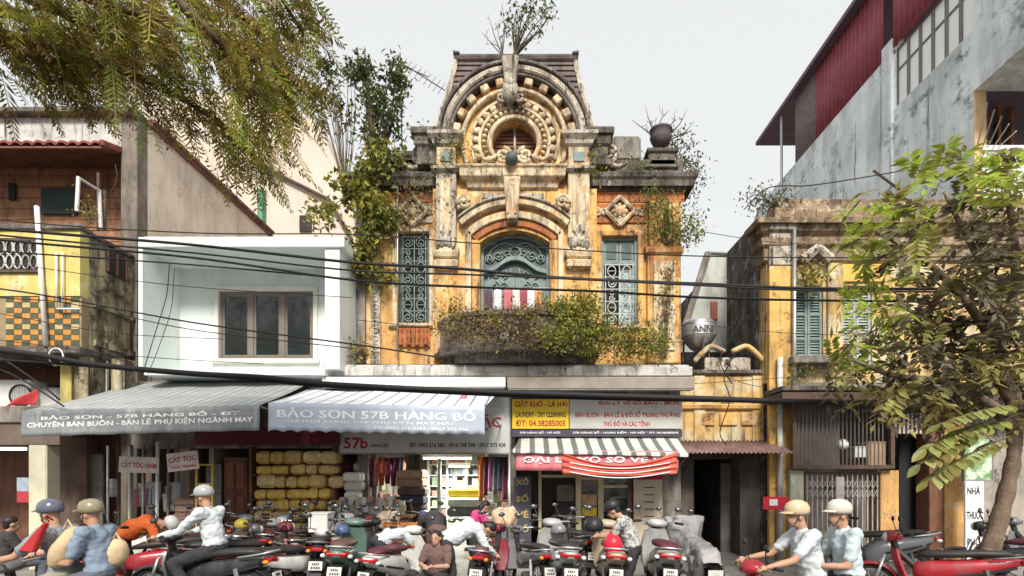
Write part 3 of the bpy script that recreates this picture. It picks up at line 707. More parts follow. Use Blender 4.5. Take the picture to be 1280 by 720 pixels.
# scalloped roman tile eave
m_rtile = mat('red_roof_tile', (0.24,0.065,0.05), .85, .35, 6, .3, 50, stain=(0.07,0.03,0.028), stain_amt=.4)
n_t = 0; tilew = .235
prof = [(-.118,.0),(-.10,.055),(-.06,.09),(0,.105),(.06,.09),(.10,.055),(.118,.0),(.10,-.0),(.06,.04),(0,.058),(-.06,.04),(-.10,.0)]
tb = MB(); tb.loft([[(x, yy, z + dz) for x, z in prof] for yy, dz in ((0,0),(.62,.22))])
tile = tb.build('roof_tile', m_rtile, LH)
ye0, ze0 = -.52, z_(182, -.5)
k = 0
while True:
    xx = lx1 - .36 - .12 - k*tilew
    if xx < ex0 + 1.2: break
    o = tile if k == 0 else tile.copy()
    if k: COL.objects.link(o); o.parent = LH
    o.location = Vector((xx, ye0, ze0 + rnd(-.006,.006))); k += 1
b = MB(); b.add([(ex0,ye0+.02,ze0-.01),(lx1-.37,ye0+.02,ze0-.01),(lx1-.37,.1,ze0+.21),(ex0,.1,ze0+.21),(ex0,ye0+.02,ze0-.05),(lx1-.37,ye0+.02,ze0-.05),(lx1-.37,.1,ze0+.17),(ex0,.1,ze0+.17)],[(0,1,2,3),(7,6,5,4),(0,4,5,1),(1,5,6,2),(3,2,6,7),(0,3,7,4)])
b.build('eave_board', m_wood, LH)
for k in range(8): MB().cbox((lx1-.36, ye0+.05+.09*k, ze0+.06+.03*k), (.09,.1,.12)).build('verge_tile', m_rtile, LH, bevel=.01)
# the balcony box : front, mouldy return, floor
zlow = z_(433, Yb)
ztile0, ztile1 = z_(433,Yb), z_(370,Yb)
MB().box(ex0, bxr, Yb, Yb+.2, ztile1+.001, zb0).build('balcony_front', m_yel, LH)
MB().box(ex0, bxr, Yb+.03, Yb+.2, zlow, ztile1).build('balcony_front', mat('tile_bed', (0.30,0.23,0.14), .9), LH)
MB().box(bxr-.2, bxr-.001, Yb+.201, -.021, zlow-1.1, zb0-.02).build('balcony_return', m_mould, LH)
b = MB(); b.box(ex0, bxr+.05, Yb-.06, Yb+.26, zb0+.001, zb0+.10); b.box(bxr-.26, bxr+.04, Yb+.261, -.022, zb0-.018, zb0+.08); b.build('balcony_coping', m_dstone, LH, bevel=.02)
MB().box(ex0, bxr-.201, Yb+.201, .6, zlow+.0, zlow+.15).build('balcony_floor', m_dconc, LH)
b = MB(); b.box(ex0, bxr+.03, Yb-.05, -.03, zlow-.14, zlow-.001); b.build('balcony_floor', m_dstone, LH, bevel=.015)
# small window in the return, moulding lines
b = MB(); b.box(bxr-.0005, bxr+.03, -.75, -.25, z_(345,-.5), z_(318,-.5)); b.build('return_window', m_dark, LH)
for a, c in ((-.76,-.72),(-.27,-.23),(-.52,-.48)): MB().box(bxr+.0305, bxr+.05, a, c, z_(345,-.5), z_(318,-.5)).build('window_bar', m_wood, LH)
for a, c in ((390,386),(437,430)): MB().box(bxr, bxr+.05, Yb+.3, -.03, z_(a,-.7), z_(c,-.7)).build('return_moulding', m_mould, LH)
# glazed wall tiles, laid in a chequer
m_to = mat('orange_tile', (0.55,0.25,0.06), .35, .2, 5, stain=(0.2,0.1,0.05), stain_amt=.35); m_tg = mat('dark_green_tile', (0.085,0.10,0.06), .35, .25, 5); m_tc = mat('cream_tile', (0.50,0.40,0.20), .35, .15, 5)
tw, th = .155, .103
ts = {}
for key, mm in (('o', m_to), ('g', m_tg), ('c', m_tc)):
    ts[key] = MB().box(-tw/2+.004, tw/2-.004, -.012, .0, -th/2+.004, th/2-.004).mesh('wall_tile'); ts[key].materials.append(mm)
row = 0; zc = ztile1 - th/2 - .01
while zc > ztile0 + th/2:
    c = 0; xx = bxr - tw/2 - .03
    while xx > ex0 + 4.2:
        q = (c + row*1) % 3 if False else ((c % 2) ^ (row % 2))
        key = 'o' if q else ('g' if row % 2 == 0 or (c//2) % 2 else 'g')
        if q and (row % 4 == 1): key = 'c'
        o = bpy.data.objects.new('wall_tile', ts[key]); COL.objects.link(o); o.parent = LH; o.location = Vector((xx, Yb + .029, zc)) - LH.location
        xx -= tw; c += 1
    zc -= th; row += 1
# pierced concrete vent panel in the balcony front
b = MB(); vx0, vx1, vz0, vz1 = x_(-40,Yb), x_(51,Yb), z_(338,Yb), z_(302,Yb)
MB().box(vx0, vx1, Yb-.01, Yb-.0005, vz0, vz1).build('vent_panel', m_dark, LH)
ring = MB().tube([(math.cos(t)*.07, 0, math.sin(t)*.13) for t in [i*PI/6 for i in range(13)]], .016, 5).build('vent_ring', m_conc, LH)
kk = 0
for r_ in range(2):
    for c in range(10):
        o = ring if kk == 0 else ring.copy()
        if kk: COL.objects.link(o); o.parent = LH
        kk += 1; o.location = Vector((vx1-.1-c*.155, Yb-.03, vz0+.15+r_*.27))
b = MB(); b.box(vx0, vx1+.03, Yb-.05, Yb, vz0-.05, vz0); b.box(vx0, vx1+.03, Yb-.05, Yb, vz1, vz1+.05); b.box(vx1, vx1+.03, Yb-.05, Yb, vz0, vz1); b.build('vent_frame', m_rust, LH)
# pipes on the front
def pipe(px0, py0, px1, py1, r=.03, m=m_whitep, y=Yb-.06, par=LH, nm='drain_pipe'):
    return MB().tube([at(px0,py0,y), at(px1,py1,y)], r, 8).build(nm, m, par, smooth=True)
pipe(46, 258, 57, 433, .04); pipe(70, 315, 71, 386, .018); pipe(78, 315, 78, 384, .014); pipe(71, 386, 100, 386, .018)
# balcony odds and ends : leaning frames and posts
b = MB(); b.tube([at(96,264,-1.1), at(98,222,-1.1), at(124,238,-.6), at(126,286,-.6)], .035, 6); b.build('frame_post', m_whitep, LH)
for px, py in ((123,216),(131,238)): MB().tube([at(px,py,-.5), at(px,288,-.5)], .03, 6).build('frame_post', m_rust, LH)
MB().tube(catmull([at(144,205,-.4), at(146,222,-.4), at(138,240,-.4), at(129,250,-.4), at(135,262,-.5)],5), .008, 4).build('loose_wire', m_rust, LH)
# storey below the balcony : recess with posts
zf = z_(512, -.9)
b = MB(); b.box(ex0, lx1-.36, .3, .4, 0, zlow); b.build('recess_wall', m_wood, LH)
for a, c, mm in ((83,97,m_yel),(100,118,m_mould),(146,163,m_mould)):
    MB().box(x_(a,-.8), x_(c,-.8), -.95, -.65, zf, zlow-.141).build('post', mm, LH, bevel=.012)
for a in (121,133): MB().box(x_(a,-.7), x_(a+3,-.7), -.75, -.7, zf, zlow-.141).build('window_frame', m_whitep, LH)
MB().box(ex0, lx1-.37, -1.5, .29, zf-.32, zf-.001).build('lower_ledge', m_dconc, LH, bevel=.02)
MB().box(ex0, lx1-.37, -1.45, -1.2, z_(556,-1.4), zf-.321).build('shop_lintel', mat('brown_lintel', (0.15,0.115,0.09), .85, .25, 3, stain=DK, stain_amt=.4), LH)
MB().box(x_(38,-1.4), x_(61,-1.4), -1.45, -1.15, 0, z_(556,-1.4)-.001).build('shop_column', mat('cream_column', (0.55,0.52,0.38), .85, .15, 3, .3, stain=(0.25,0.22,0.15), stain_amt=.38), LH, bevel=.02)
lt = MB().cbox(at(8,561,-1.0), (.75,.06,.06)).build('shop_light', mat('tube_glow', (0.9,0.95,0.85), .5, 0, emit=(0.9,1.0,0.8), estr=1.6), LH)
# barber's back wall under the first awning, grey plaster and shutters
b = MB(); b.box(x_(64,-.3), x_(108,-.3), -.3, .0, 0, z_(548,-.3)); b.build('shop_wall', mat('umber_plaster', (0.16,0.11,0.09), .9, .3, 2.5, .5, stain=DK, stain_amt=.45), LH)
MB().box(x_(108,-.2), x_(128,-.2), -.2, -.15, 0, z_(568,-.2)).build('shop_door', mat('worn_grey_door', (0.18,0.17,0.15), .7, .3, 4), LH)
# hung-up things on the recess
AC = thing('air_conditioner', 'boxy white air conditioner unit under the tiled balcony', 'air conditioner', at(24, 490, -.6))
b = MB(); b.box(x_(-4,-.6), x_(46,-.6), -.75, -.35, zf, zf+.62); b.build('casing', m_whitep, AC, bevel=.02)
cx = x_(26,-.75)
for q in (.2,.14,.08): pass
MB().arch(cx, zf+.3, [(.2,-.77),(.23,-.77),(.23,-.74),(.2,-.74)], 0, 2*PI, 20).build('fan_ring', m_black, AC)
b = MB()
for k in range(9): b.tube([(cx-.2+.05*k, -.775, zf+.3-math.sqrt(max(0,.04-(.2-.05*k)**2))), (cx-.2+.05*k, -.775, zf+.3+math.sqrt(max(0,.04-(.2-.05*k)**2)))], .006, 4)
b.build('fan_guard', m_black, AC)
AC2 = thing('storage_tank', 'pale square storage tank between the posts below the balcony', 'tank', at(60, 490, -.5))
MB().box(x_(50,-.5), x_(76,-.5), -.55, -.2, zf, zf+.5).build('casing', m_whitep, AC2, bevel=.05); MB().lathe([(.06,0),(.06,.06)], (x_(63,-.5), -.4, zf+.5), 10).build('lid', m_black, AC2)
def flagfn(u, v):
    return (x_(48,-1.3) - .5*u + .05*math.sin(6*u), -1.35+.05*math.sin(5*u+2*v), zf + .36*(1-u)*(.15+.85*v) + .01 + .0*u)
tag(MB().sheet(flagfn, 10, 8, .006).build('red_flag', mat('flag_red', (0.55,0.05,0.06), .8, .1), smooth=True), 'small bright red flag draped on the ledge below the tiled balcony', 'flag')

# ---------------------------------------------------------------- white house with brown window
WH = thing('white_house', 'clean white rendered house with a boxed front and three pane window', 'house', (x_(310), 0, 0))
Yw = -1.1
wx0, wx1 = x_(172, Yw), xl - .004
zr1, zr0 = z_(296,Yw), z_(309,Yw)
zs_ = z_(473, 0)
ww = (x_(274), x_(392), z_(449), z_(364))
b = MB(); b.box(wx0+.08, ww[0], 0, .25, zs_, zr0); b.box(ww[1], wx1-.3, 0, .25, zs_, zr0); b.box(ww[0], ww[1], 0, .25, zs_, ww[2]); b.box(ww[0], ww[1], 0, .25, ww[3], zr0); b.build('wall', m_white, WH)
b = MB(); b.box(wx0, wx0+.08, Yw+.02, 4.5, zs_, zr0-.001); b.build('fin_wall', m_white, WH)
b = MB(); b.box(xl-.29, xl-.006, Yw+.05, 4.5, zs_, zr0-.001); b.build('fin_wall', m_white, WH)
b = MB(); b.box(wx0, xl+.1, Yw, -.5, zr0, zr1); b.box(wx0, xl-.006, -.5, 4.5, zr0+.001, zr1-.001); b.build('roof_slab', m_white, WH, bevel=.015)
b = MB(); b.box(wx0+.05, xl-.05, Yw+.1, 4.4, zr1+.001, zr1+.05); b.build('roof_screed', m_conc, WH)
b = MB(); b.box(wx0+.081, xl-.3, Yw+.06, .3, zs_-.12, zs_-.001); b.build('floor_slab', m_white, WH)
MB().box(lx1+.02, wx1-.31, 4.2, 4.4, 0, zr0-.002).build('back_wall', m_white, WH)
b = MB(); b.box(ww[0]-.1, ww[1]+.1, -.045, 0, ww[3], ww[3]+.1); b.box(ww[0]-.1, ww[0], -.045, 0, ww[2]-.0, ww[3]-.001); b.box(ww[1], ww[1]+.1, -.045, 0, ww[2], ww[3]-.001); b.build('window_trim', mat('cream_trim', (0.66,0.64,0.58), .7, .05), WH, bevel=.01)
MB().box(ww[0]-.14, ww[1]+.14, -.09, 0, ww[2]-.1, ww[2]-.001).build('window_sill', MATS['cream_trim'], WH, bevel=.012)
WN = MB(); WN.box(ww[0], ww[1], .02, .12, ww[2], ww[2]+.05); WN.box(ww[0], ww[1], .02, .12, ww[3]-.05, ww[3]); 
pw = (ww[1]-ww[0])/3
m_brf = mat('brown_aluminium', (0.17,0.145,0.125), .5, .1, 5)
for k in range(4):
    xx = ww[0] + pw*k; WN.box(max(ww[0], xx-.045), min(ww[1], xx+.045), .021, .119, ww[2]+.051, ww[3]-.051)
wn = WN.build('window', m_brf, WH)
for k in range(3):
    a, c = ww[0]+pw*k+.046, ww[0]+pw*(k+1)-.046
    b = MB(); t=.05
    b.box(a, c, .04, .1, ww[2]+.052, ww[2]+.052+t); b.box(a, c, .04, .1, ww[3]-.052-t, ww[3]-.052); b.box(a, a+t, .041, .099, ww[2]+.053+t, ww[3]-.053-t); b.box(c-t, c, .041, .099, ww[2]+.053+t, ww[3]-.053-t); b.build('sash', m_brf, wn)
    MB().box(a+t, c-t, .06, .07, ww[2]+.053+t, ww[3]-.053-t).build('pane', m_glass, wn)
MB().box(ww[0], ww[1], .13, .15, ww[2], ww[3]).build('curtain', mat('dim_curtain', (0.10,0.11,0.10), .9, .3, 3), wn)
MB().tube([(x_(419,-.05), -.06, zs_), (x_(419,-.05), -.06, zr0-.01)], .03, 8).build('drain_pipe', m_whitep, WH, smooth=True)
# ground floor of the white house : piers, lintel, shops' back
MB().box(lx1+.02, wx1-.01, -.2, .2, 2.35, zs_-.121).build('shop_lintel', m_dconc, WH)
m_shopd = mat('brown_shop_wall', (0.32,0.25,0.20), .9, .25, 2)
MB().box(lx1+.02, wx1-.01, 3.6, 3.7, 0, 2.9).build('shop_back_wall', m_shopd, WH)
MB().box(lx1+.02, wx1-.01, .201, 3.59, 2.9, 3.0).build('shop_ceiling', m_shopd, WH)
for a, c in ((228, 244), (268, 274)): MB().box(x_(a), x_(c), -.19, .19, 0, 2.349).build('pier', m_shopd, WH)
MB().box(x_(262), x_(266), .25, 3.58, 0, 2.88).build('party_wall', m_shopd, WH)
MB().box(lx1+.021, lx1+.2, .21, 3.5, 0, zs_-.13).build('party_wall', m_shopd, WH)

# pale tall house behind
TH = thing('tall_pale_house', 'tall pale pink house standing behind the white house roof', 'house', (x_(330, 5.6), 6, 0))
Yt = 5.9
pts = [(x_(175,Yt), 0), (x_(446,Yt), 0), (x_(446,Yt), z_(300,Yt)), (x_(438,Yt), z_(245,Yt)), (x_(420,Yt), z_(205,Yt)), (x_(398,Yt), z_(152,Yt)), (x_(388,Yt), z_(148,Yt)), (x_(300,Yt), z_(118,Yt)), (x_(175,Yt), z_(112,Yt))]
MB().prism(pts, Yt, Yt+5).build('wall', mat('pale_pink_wall', (0.58,0.49,0.42), .9, .08, 1, .2, stain=(0.44,0.36,0.30), stain_amt=.40, stain_scale=.6, grime=((0.34,0.27,0.22), .36, 1.0)), TH)
b = MB(); b.tube([at(332,210,Yt-.1), at(412,250,Yt-.1), at(440,300,Yt-.1)], .06, 6); b.build('roof_edge', m_rust, TH)
MB().box(x_(327,Yt), x_(333,Yt), Yt-.25, Yt-.001, z_(283,Yt), z_(240,Yt)).build('green_downpipe', mat('green_paint', (0.08,0.30,0.19), .6), TH)
MB().box(x_(375,Yt), x_(390,Yt), Yt-.05, Yt-.001, z_(290,Yt), z_(270,Yt)).build('small_window', m_dark, TH)
# ---------------------------------------------------------------- right house, mossy cornice
RH = thing('mossy_house', 'mossy ochre townhouse with shuttered upper windows and caged ground floor', 'house', (x_(1110), 0, 0))
m_rh = mat('faded_ochre_wall', (0.58,0.38,0.14), .92, .2, 2, .6, 30, stain=(0.15,0.10,0.06), stain_amt=.46, stain_scale=1.2, patch=(0.60,0.52,0.36), patch_amt=.5, patch_scale=1.5, grime=((0.07,0.05,0.04), .45, 2.4))
m_lichen = mat('lichen_cornice', (0.27,0.19,0.12), .95, .4, 5, .9, 25, stain=(0.06,0.045,0.035), stain_amt=.46, stain_scale=2, patch=(0.46,0.38,0.26), patch_amt=.45, patch_scale=6, grime=((0.04,0.03,0.026), .45, 5))
m_black_wall = mat('blackened_wall', (0.15,0.135,0.12), .95, .4, 2.5, .8, 20, stain=(0.03,0.028,0.025), stain_amt=.48, stain_scale=1.6, patch=(0.46,0.44,0.41), patch_amt=.42, patch_scale=3, grime=((0.03,0.027,0.025), .47, 4))
rx0, rx1 = x_(957), 15.0
wa = (x_(992), x_(1029), z_(455), z_(362)); wb = (x_(1053), x_(1090), z_(455), z_(357))
zc0 = z_(330)
b = MB(); prev = rx0 + .02
for h in (wa, wb):
    b.box(prev, h[0], 0, .3, FL-.4, zc0); b.box(h[0], h[1], 0, .3, FL-.4, h[2]); b.box(h[0], h[1], 0, .3, h[3], zc0); prev = h[1]
b.box(prev, rx1, 0, .3, FL-.4, zc0); b.build('wall', m_rh, RH)
MB().box(rx0, rx0+.3, .31, 8, 0, z_(262)).build('side_wall', m_black_wall, RH)
pts = [(0.0, z_(262)), (8.0, z_(262)-.2), (8.0, z_(262)+.8), (4, z_(262)+.3), (0.0, z_(262)+.25)]
MB().box(rx0+.31, rx1, 7.7, 8, 0, z_(262)).build('back_wall', m_black_wall, RH)
MB().box(rx0+.02, rx1, .302, 7.69, z_(262)-.25, z_(262)-.02).build('roof_slab', m_dconc, RH)
b = MB(); b.mould(rx0, rx1, 0, .4, [(zc0+.001,.0),(zc0+.06,.06),(zc0+.3,.07),(zc0+.36,.14),(zc0+.5,.15),(zc0+.55,.05),(z_(297),.05),(z_(292),.16),(z_(284),.18),(z_(280,-.2),.28),(z_(274,-.2),.3)]); b.build('entablature', m_lichen, RH)
b = MB(); b.mould(rx0+.2, rx1, -.1, .4, [(z_(273.9,-.2),.08),(z_(262,-.2),.08),(z_(250,-.2),.0),(z_(245,-.2),.0)]); b.build('cornice_parapet', m_lichen, RH, bevel=.02)
MB().box(rx0-.02, x_(992), -.2, .0, z_(292), z_(274,-.2)).build('pier_cap', m_stone, RH, bevel=.02)
MB().box(rx0+.03, x_(989), -.12, -.001, 0, z_(335)).build('pilaster', mat('orange_pilaster', (0.66,0.40,0.12), .9, .2, 2.5, .6, 30, stain=(0.17,0.11,0.06), stain_amt=.44, stain_scale=1.5, patch=(0.66,0.56,0.38), patch_amt=.4, grime=((0.10,0.07,0.05), .44, 2.6)), RH, bevel=.012)
MB().box(rx0+.03, x_(989), -.12, -.001, z_(334), z_(292.5)).build('capital', m_stone, RH, bevel=.012)
MB().box(x_(1033), x_(1052), -.07, -.001, FL, zc0-.002).build('pilaster', m_rh, RH, bevel=.01)
MB().box(x_(1050), x_(1104), -.05, -.001, z_(353), z_(331)).build('lintel_panel', mat('bright_ochre', (0.68,0.40,0.10), .9, .12), RH, bevel=.01)
# leaning moulding fragment of the broken pediment
b = MB(); b.tube([at(1003,325,-.12), at(1022,310,-.12), at(1038,325,-.12)], .12, 6); b.build('pediment_fragment', m_stone, RH)
for h in (wa, wb):
    wnd = MB().box(h[0], h[1], .14, .18, h[2], h[3]).build('window', m_dark, RH)
    for k in (0,1):
        w2 = (h[1]-h[0])/2; a = h[0]+w2*k
        s_ = MB(); s_.box(a+.005, a+.06, .04, .09, h[2], h[3]); s_.box(a+w2-.06, a+w2-.005, .04, .09, h[2], h[3])
        for q in (0,.33,.66,.97): s_.box(a+.061, a+w2-.061, .041, .089, h[2]+(h[3]-h[2])*q, h[2]+(h[3]-h[2])*q+.05)
        ms = m_green if h is wa else mat('grey_shutter', (0.35,0.38,0.38), .7, .2)
        s_ = s_.build('shutter', ms, wnd)
        sl = MB(); zz = h[2]+.08
        while zz < h[3]-.06:
            sl.add([(a+.062,.05,zz),(a+w2-.062,.05,zz),(a+w2-.062,.085,zz+.05),(a+.062,.085,zz+.05)],[(0,1,2,3)]); zz += .06
        o = sl.build('louvre_slats', ms, s_); o['kind'] = 'stuff'
    MB().box(h[0]-.08, h[1]+.08, -.06, 0, h[2]-.1, h[2]-.001).build('window_sill', m_stone, RH)
MB().tube([(x_(993,-.2), -.2, z_(292)), (x_(993,-.2), -.2, 2.2)], .04, 8).build('drain_pipe', m_alu, RH, smooth=True)
MB().tube([(x_(975,-.2), -.2, FL+.1), (x_(975,-.2), -.2, 0)], .06, 8).build('drain_pipe', m_conc, RH, smooth=True)
# balcony ledge above the shop, dark awning slab
MB().box(x_(978,-.8), rx1, -.8, -.001, z_(488,-.8), z_(482,-.8)).build('canopy', m_dstone, RH, bevel=.01)
MB().box(x_(992,-.35), x_(1056,-.35), -.35, -.002, FL-.05, FL+.12).build('window_box', m_dconc, RH, bevel=.02)
MB().box(x_(978,-.9), rx1, -.9, -.1, z_(500,-.9), z_(490,-.9)).build('canopy', m_rust, RH)
# ground floor shell
m_gd = mat('sooty_wall', (0.20,0.17,0.155), .9, .3, 2)
MB().box(x_(990), x_(1208), .9, 1.0, 0, FL-.41).build('shop_back_wall', m_gd, RH)
MB().box(x_(990), rx1, -.05, .9, FL-.75, FL-.401).build('shop_lintel', m_gd, RH)
for a, c, mm in ((988,1005, mat('green_stained_post', (0.42,0.42,0.32), .9, .25, 4, stain=(0.12,0.14,0.09), stain_amt=.45)), (1101,1124, mat('orange_post', (0.58,0.34,0.13), .9, .15, 3, stain=(0.30,0.16,0.08), stain_amt=.45, patch=(0.6,0.45,0.26), patch_amt=.4, patch_scale=3, grime=((0.09,0.06,0.045), .44, 3.5))), (1162,1180, m_wood), (1181,1206, MATS['orange_post'])):
    MB().box(x_(a,-.3), x_(c,-.3), -.3, .1, 0, (z_(588,-.3) if a < 1130 else FL-.8)).build('post', mm, RH, bevel=.012)
MB().box(x_(1207,-.1), rx1, -.1, .2, 0, FL-.76).build('shop_wall', mat('grey_shop_wall', (0.34,0.30,0.26), .9, .25, 2, .5, stain=(0.15,0.13,0.11), stain_amt=.45, grime=((0.06,0.05,0.045), .45, 3)), RH)
# caged upper opening : frame and bars
cg = MB(); ca = (x_(990,-.4), x_(1117,-.4), z_(586,-.4), z_(503,-.4)); y = -.4
cg.box(ca[0], ca[1], y-.04, y+.04, ca[2], ca[2]+.08); cg.box(ca[0], ca[1], y-.04, y+.04, ca[3]-.08, ca[3]); cg.box(ca[0], ca[0]+.08, y-.04, y+.04, ca[2]+.081, ca[3]-.081); cg.box(ca[1]-.08, ca[1], y-.04, y+.04, ca[2]+.081, ca[3]-.081)
cage = cg.build('cage_frame', m_rust, RH)
bar = MB().tube([(0,0,ca[2]+.05),(0,0,ca[3]-.05)], .012, 5).build('bar', mat('dull_bar', (0.16,0.14,0.13), .6, .3), cage)
for k in range(22):
    o = bar if k == 0 else bar.copy()
    if k: COL.objects.link(o); o.parent = cage
    o.location = Vector((ca[0]+.14+k*.083, y, 0))
MB().box(ca[0]+.08, ca[0]+1.05, y+.1, y+.12, ca[2]+.08, ca[3]-.08).build('mesh_panel', mat('dusty_mesh', (0.13,0.11,0.10), .8, .2), cage)
# folding grille gate
ga = (x_(1005,-.25), x_(1100,-.25), .02, z_(590,-.25)); y = -.25
gt = MB(); gt.box(ga[0], ga[1], y-.03, y+.03, ga[3]-.05, ga[3]); gt.box(ga[0], ga[0]+.03, y-.028, y+.028, .02, ga[3]-.051); gate = gt.build('folding_gate', m_rust, RH)
vb = MB().box(-.012, .012, -.015, .015, .07, ga[3]-.05).build('upright', mat('gate_steel', (0.33,0.30,0.28), .6, .3), gate)
nv = 15
for k in range(nv):
    o = vb if k == 0 else vb.copy()
    if k: COL.objects.link(o); o.parent = gate
    o.location = Vector((ga[0]+.06+k*(ga[1]-ga[0]-.12)/(nv-1), y, 0))
lat = MB(); dxg = (ga[1]-ga[0]-.12)/(nv-1)
for zz in (ga[3]-.45, ga[3]-.25, ga[3]-1.3):
    for k in range(nv-1):
        a = ga[0]+.06+k*dxg
        lat.tube([(a,y-.02,zz-.1),(a+dxg,y-.02,zz+.1)], .008, 4); lat.tube([(a,y-.024,zz+.1),(a+dxg,y-.024,zz-.1)], .008, 4)
o = lat.build('lattice', MATS['gate_steel'], gate); o['kind'] = 'stuff'
MB().box((ga[0]+ga[1])/2-.16, (ga[0]+ga[1])/2+.02, y-.06, y-.03, ga[3]-.9, ga[3]-.1).build('lock_plate', MATS['gate_steel'], gate, bevel=.01)
# small striped vent over the dark door
vt = MB().box(x_(1116,-.35), x_(1154,-.35), -.33, -.3, z_(543,-.35), z_(515,-.35)).build('door_vent', m_dark, RH)
for k in range(7): MB().box(x_(1118+5.2*k,-.35), x_(1120.6+5.2*k,-.35), -.36, -.331, z_(542,-.35), z_(516,-.35)).build('slat', mat('pink_grey_slat', (0.48,0.40,0.38), .7), vt)
# junk in the cage : white pot, boxes
def crate(nm, lab, cat, px0, px1, py0, py1, Y, dep, m, lid=None, group=None):
    t = thing(nm, lab, cat, (x_((px0+px1)/2,Y), Y, z_(py1,Y)), group)
    x0, x1, z0, z1 = x_(px0,Y), x_(px1,Y), z_(py1,Y), z_(py0,Y)
    MB().box(x0, x1, Y, Y+dep, z0, z1-.03).build('body', m, t, bevel=.012)
    MB().box(x0-.008, x1+.008, Y-.008, Y+dep, z1-.029, z1).build('lid', lid or m, t, bevel=.008)
    return t
m_card = mat('cardboard', (0.36,0.25,0.15), .9, .2, 4)
crate('cardboard_box', 'brown cardboard box inside the window cage above the folding gate', 'box', 1086, 1108, 552, 584, -.28, .4, m_card)
crate('white_box', 'small white box inside the window cage above the folding gate', 'box', 1068, 1084, 558, 572, -.25, .3, m_whitep)
t = thing('white_pot', 'round white pot on the bars of the window cage', 'pot', at(1053, 562, -.3)); MB().lathe([(.05,0),(.11,.05),(.12,.12),(.09,.19),(.06,.2)], at(1053,562,-.3), 14).build('bowl', m_whitep, t, smooth=True); MB().lathe([(.065,.2),(.065,.215)], at(1053,562,-.3), 12).build('rim', m_whitep, t)
# blue figure-like bundle in the dark doorway
MB().box(x_(1126,.2), x_(1160,.2), .25, .3, 0, 2.6).build('inner_door', mat('dark_blue_door', (0.02,0.02,0.026), .7, .3), RH)

# ---------------------------------------------------------------- alley gatehouse between the two houses
AG = thing('alley_gatehouse', 'low ochre gateway with small broken pediment over a dark alley', 'gateway', (x_(905), .3, 0))
Ya = .25
gx0, gx1 = xr + .01, rx0 - .01
MB().box(gx0, gx1, Ya, Ya+.3, z_(560,Ya), z_(470,Ya)).build('wall', m_rh, AG)
b = MB(); b.mould(gx0+.1, gx1-.1, Ya, Ya+.2, [(z_(513,Ya),0),(z_(511,Ya),.08),(z_(507,Ya),.1),(z_(505,Ya),0)]); b.build('string_course', m_ochre, AG)
for a, c in ((876,893),(899,921),(926,947)):
    MB().box(x_(a,Ya), x_(c,Ya), Ya-.05, Ya-.001, z_(532,Ya), z_(516,Ya)).build('panel', m_ochre, AG, bevel=.015)
b = MB(); b.box(x_(882,Ya), x_(940,Ya), Ya+.05, Ya+.25, z_(469,Ya), z_(446,Ya)); b.build('attic_block', m_stone, AG, bevel=.02)
for s, pa, pb, pc in ((-1,868,890,905),(1,955,932,915)):
    b = MB(); b.tube(catmull([at(pa,452,Ya-.05), at((pa+pb)/2,440,Ya-.05), at(pb,433,Ya-.05), at(pc,440,Ya-.05)],5), [.06]*16, 7); b.build('pediment_scroll', m_rh, AG, smooth=True)
MB().arch(x_(909,Ya), z_(458,Ya), [(.08,Ya+.0),(.16,Ya),(.16,Ya+.08),(.08,Ya+.08)], 0, 2*PI, 18).build('roundel', m_stone, AG)
b = MB(); b.mould(x_(870,Ya), x_(952,Ya), Ya, Ya+.3, [(z_(470,Ya)+.001,.02),(z_(467,Ya),.08),(z_(463,Ya),.08)]); b.build('cornice', m_dstone, AG)
for a in (867, 940): MB().box(x_(a,Ya), x_(a+14,Ya), Ya-.04, Ya+.001, z_(556,Ya), z_(470,Ya)).build('pilaster', m_rh, AG, bevel=.012)
# corrugated canopy over the alley mouth
def corr(x0, x1, y0, z0, y1, z1, per=.09, amp=.018, th=.004, n=None):
    n = n or int((x1-x0)/per*6)
    return MB().sheet(lambda u, v: (x0+(x1-x0)*u, y0+(y1-y0)*v, z0+(z1-z0)*v + amp*math.sin(2*PI*(x1-x0)*u/per)), n, 2, th)
cc = thing('tin_canopy', 'rusty corrugated tin canopy over the dark alley mouth', 'canopy', (x_(905,-.5), -.5, z_(566,-.5)))
corr(x_(850,-.7), x_(990,-.7), -.75, z_(566,-.75), .2, z_(566,-.75)+.3).build('sheet', mat('rusty_tin', (0.22,0.13,0.12), .8, .3, 4, stain=DK, stain_amt=.4), cc, smooth=True)
for a in (870, 960): MB().tube([at(a,568,-.7), (x_(a,-.7), .2, z_(575,.2)-.25)], .02, 5).build('bracket', m_rust, cc)
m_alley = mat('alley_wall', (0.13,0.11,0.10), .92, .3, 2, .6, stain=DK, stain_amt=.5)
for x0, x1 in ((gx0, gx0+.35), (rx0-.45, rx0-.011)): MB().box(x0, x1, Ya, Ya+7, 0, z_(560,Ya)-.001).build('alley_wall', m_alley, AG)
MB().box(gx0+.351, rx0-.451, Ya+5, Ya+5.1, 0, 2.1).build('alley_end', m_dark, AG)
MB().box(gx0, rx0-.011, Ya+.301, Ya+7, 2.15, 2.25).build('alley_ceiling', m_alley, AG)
MB().box(x_(905,.6), x_(921,.6), .8, .86, 0, 2.05).build('side_door', mat('grey_plank_door', (0.16,0.14,0.13), .8, .3, 3, stain=DK, stain_amt=.4), AG)

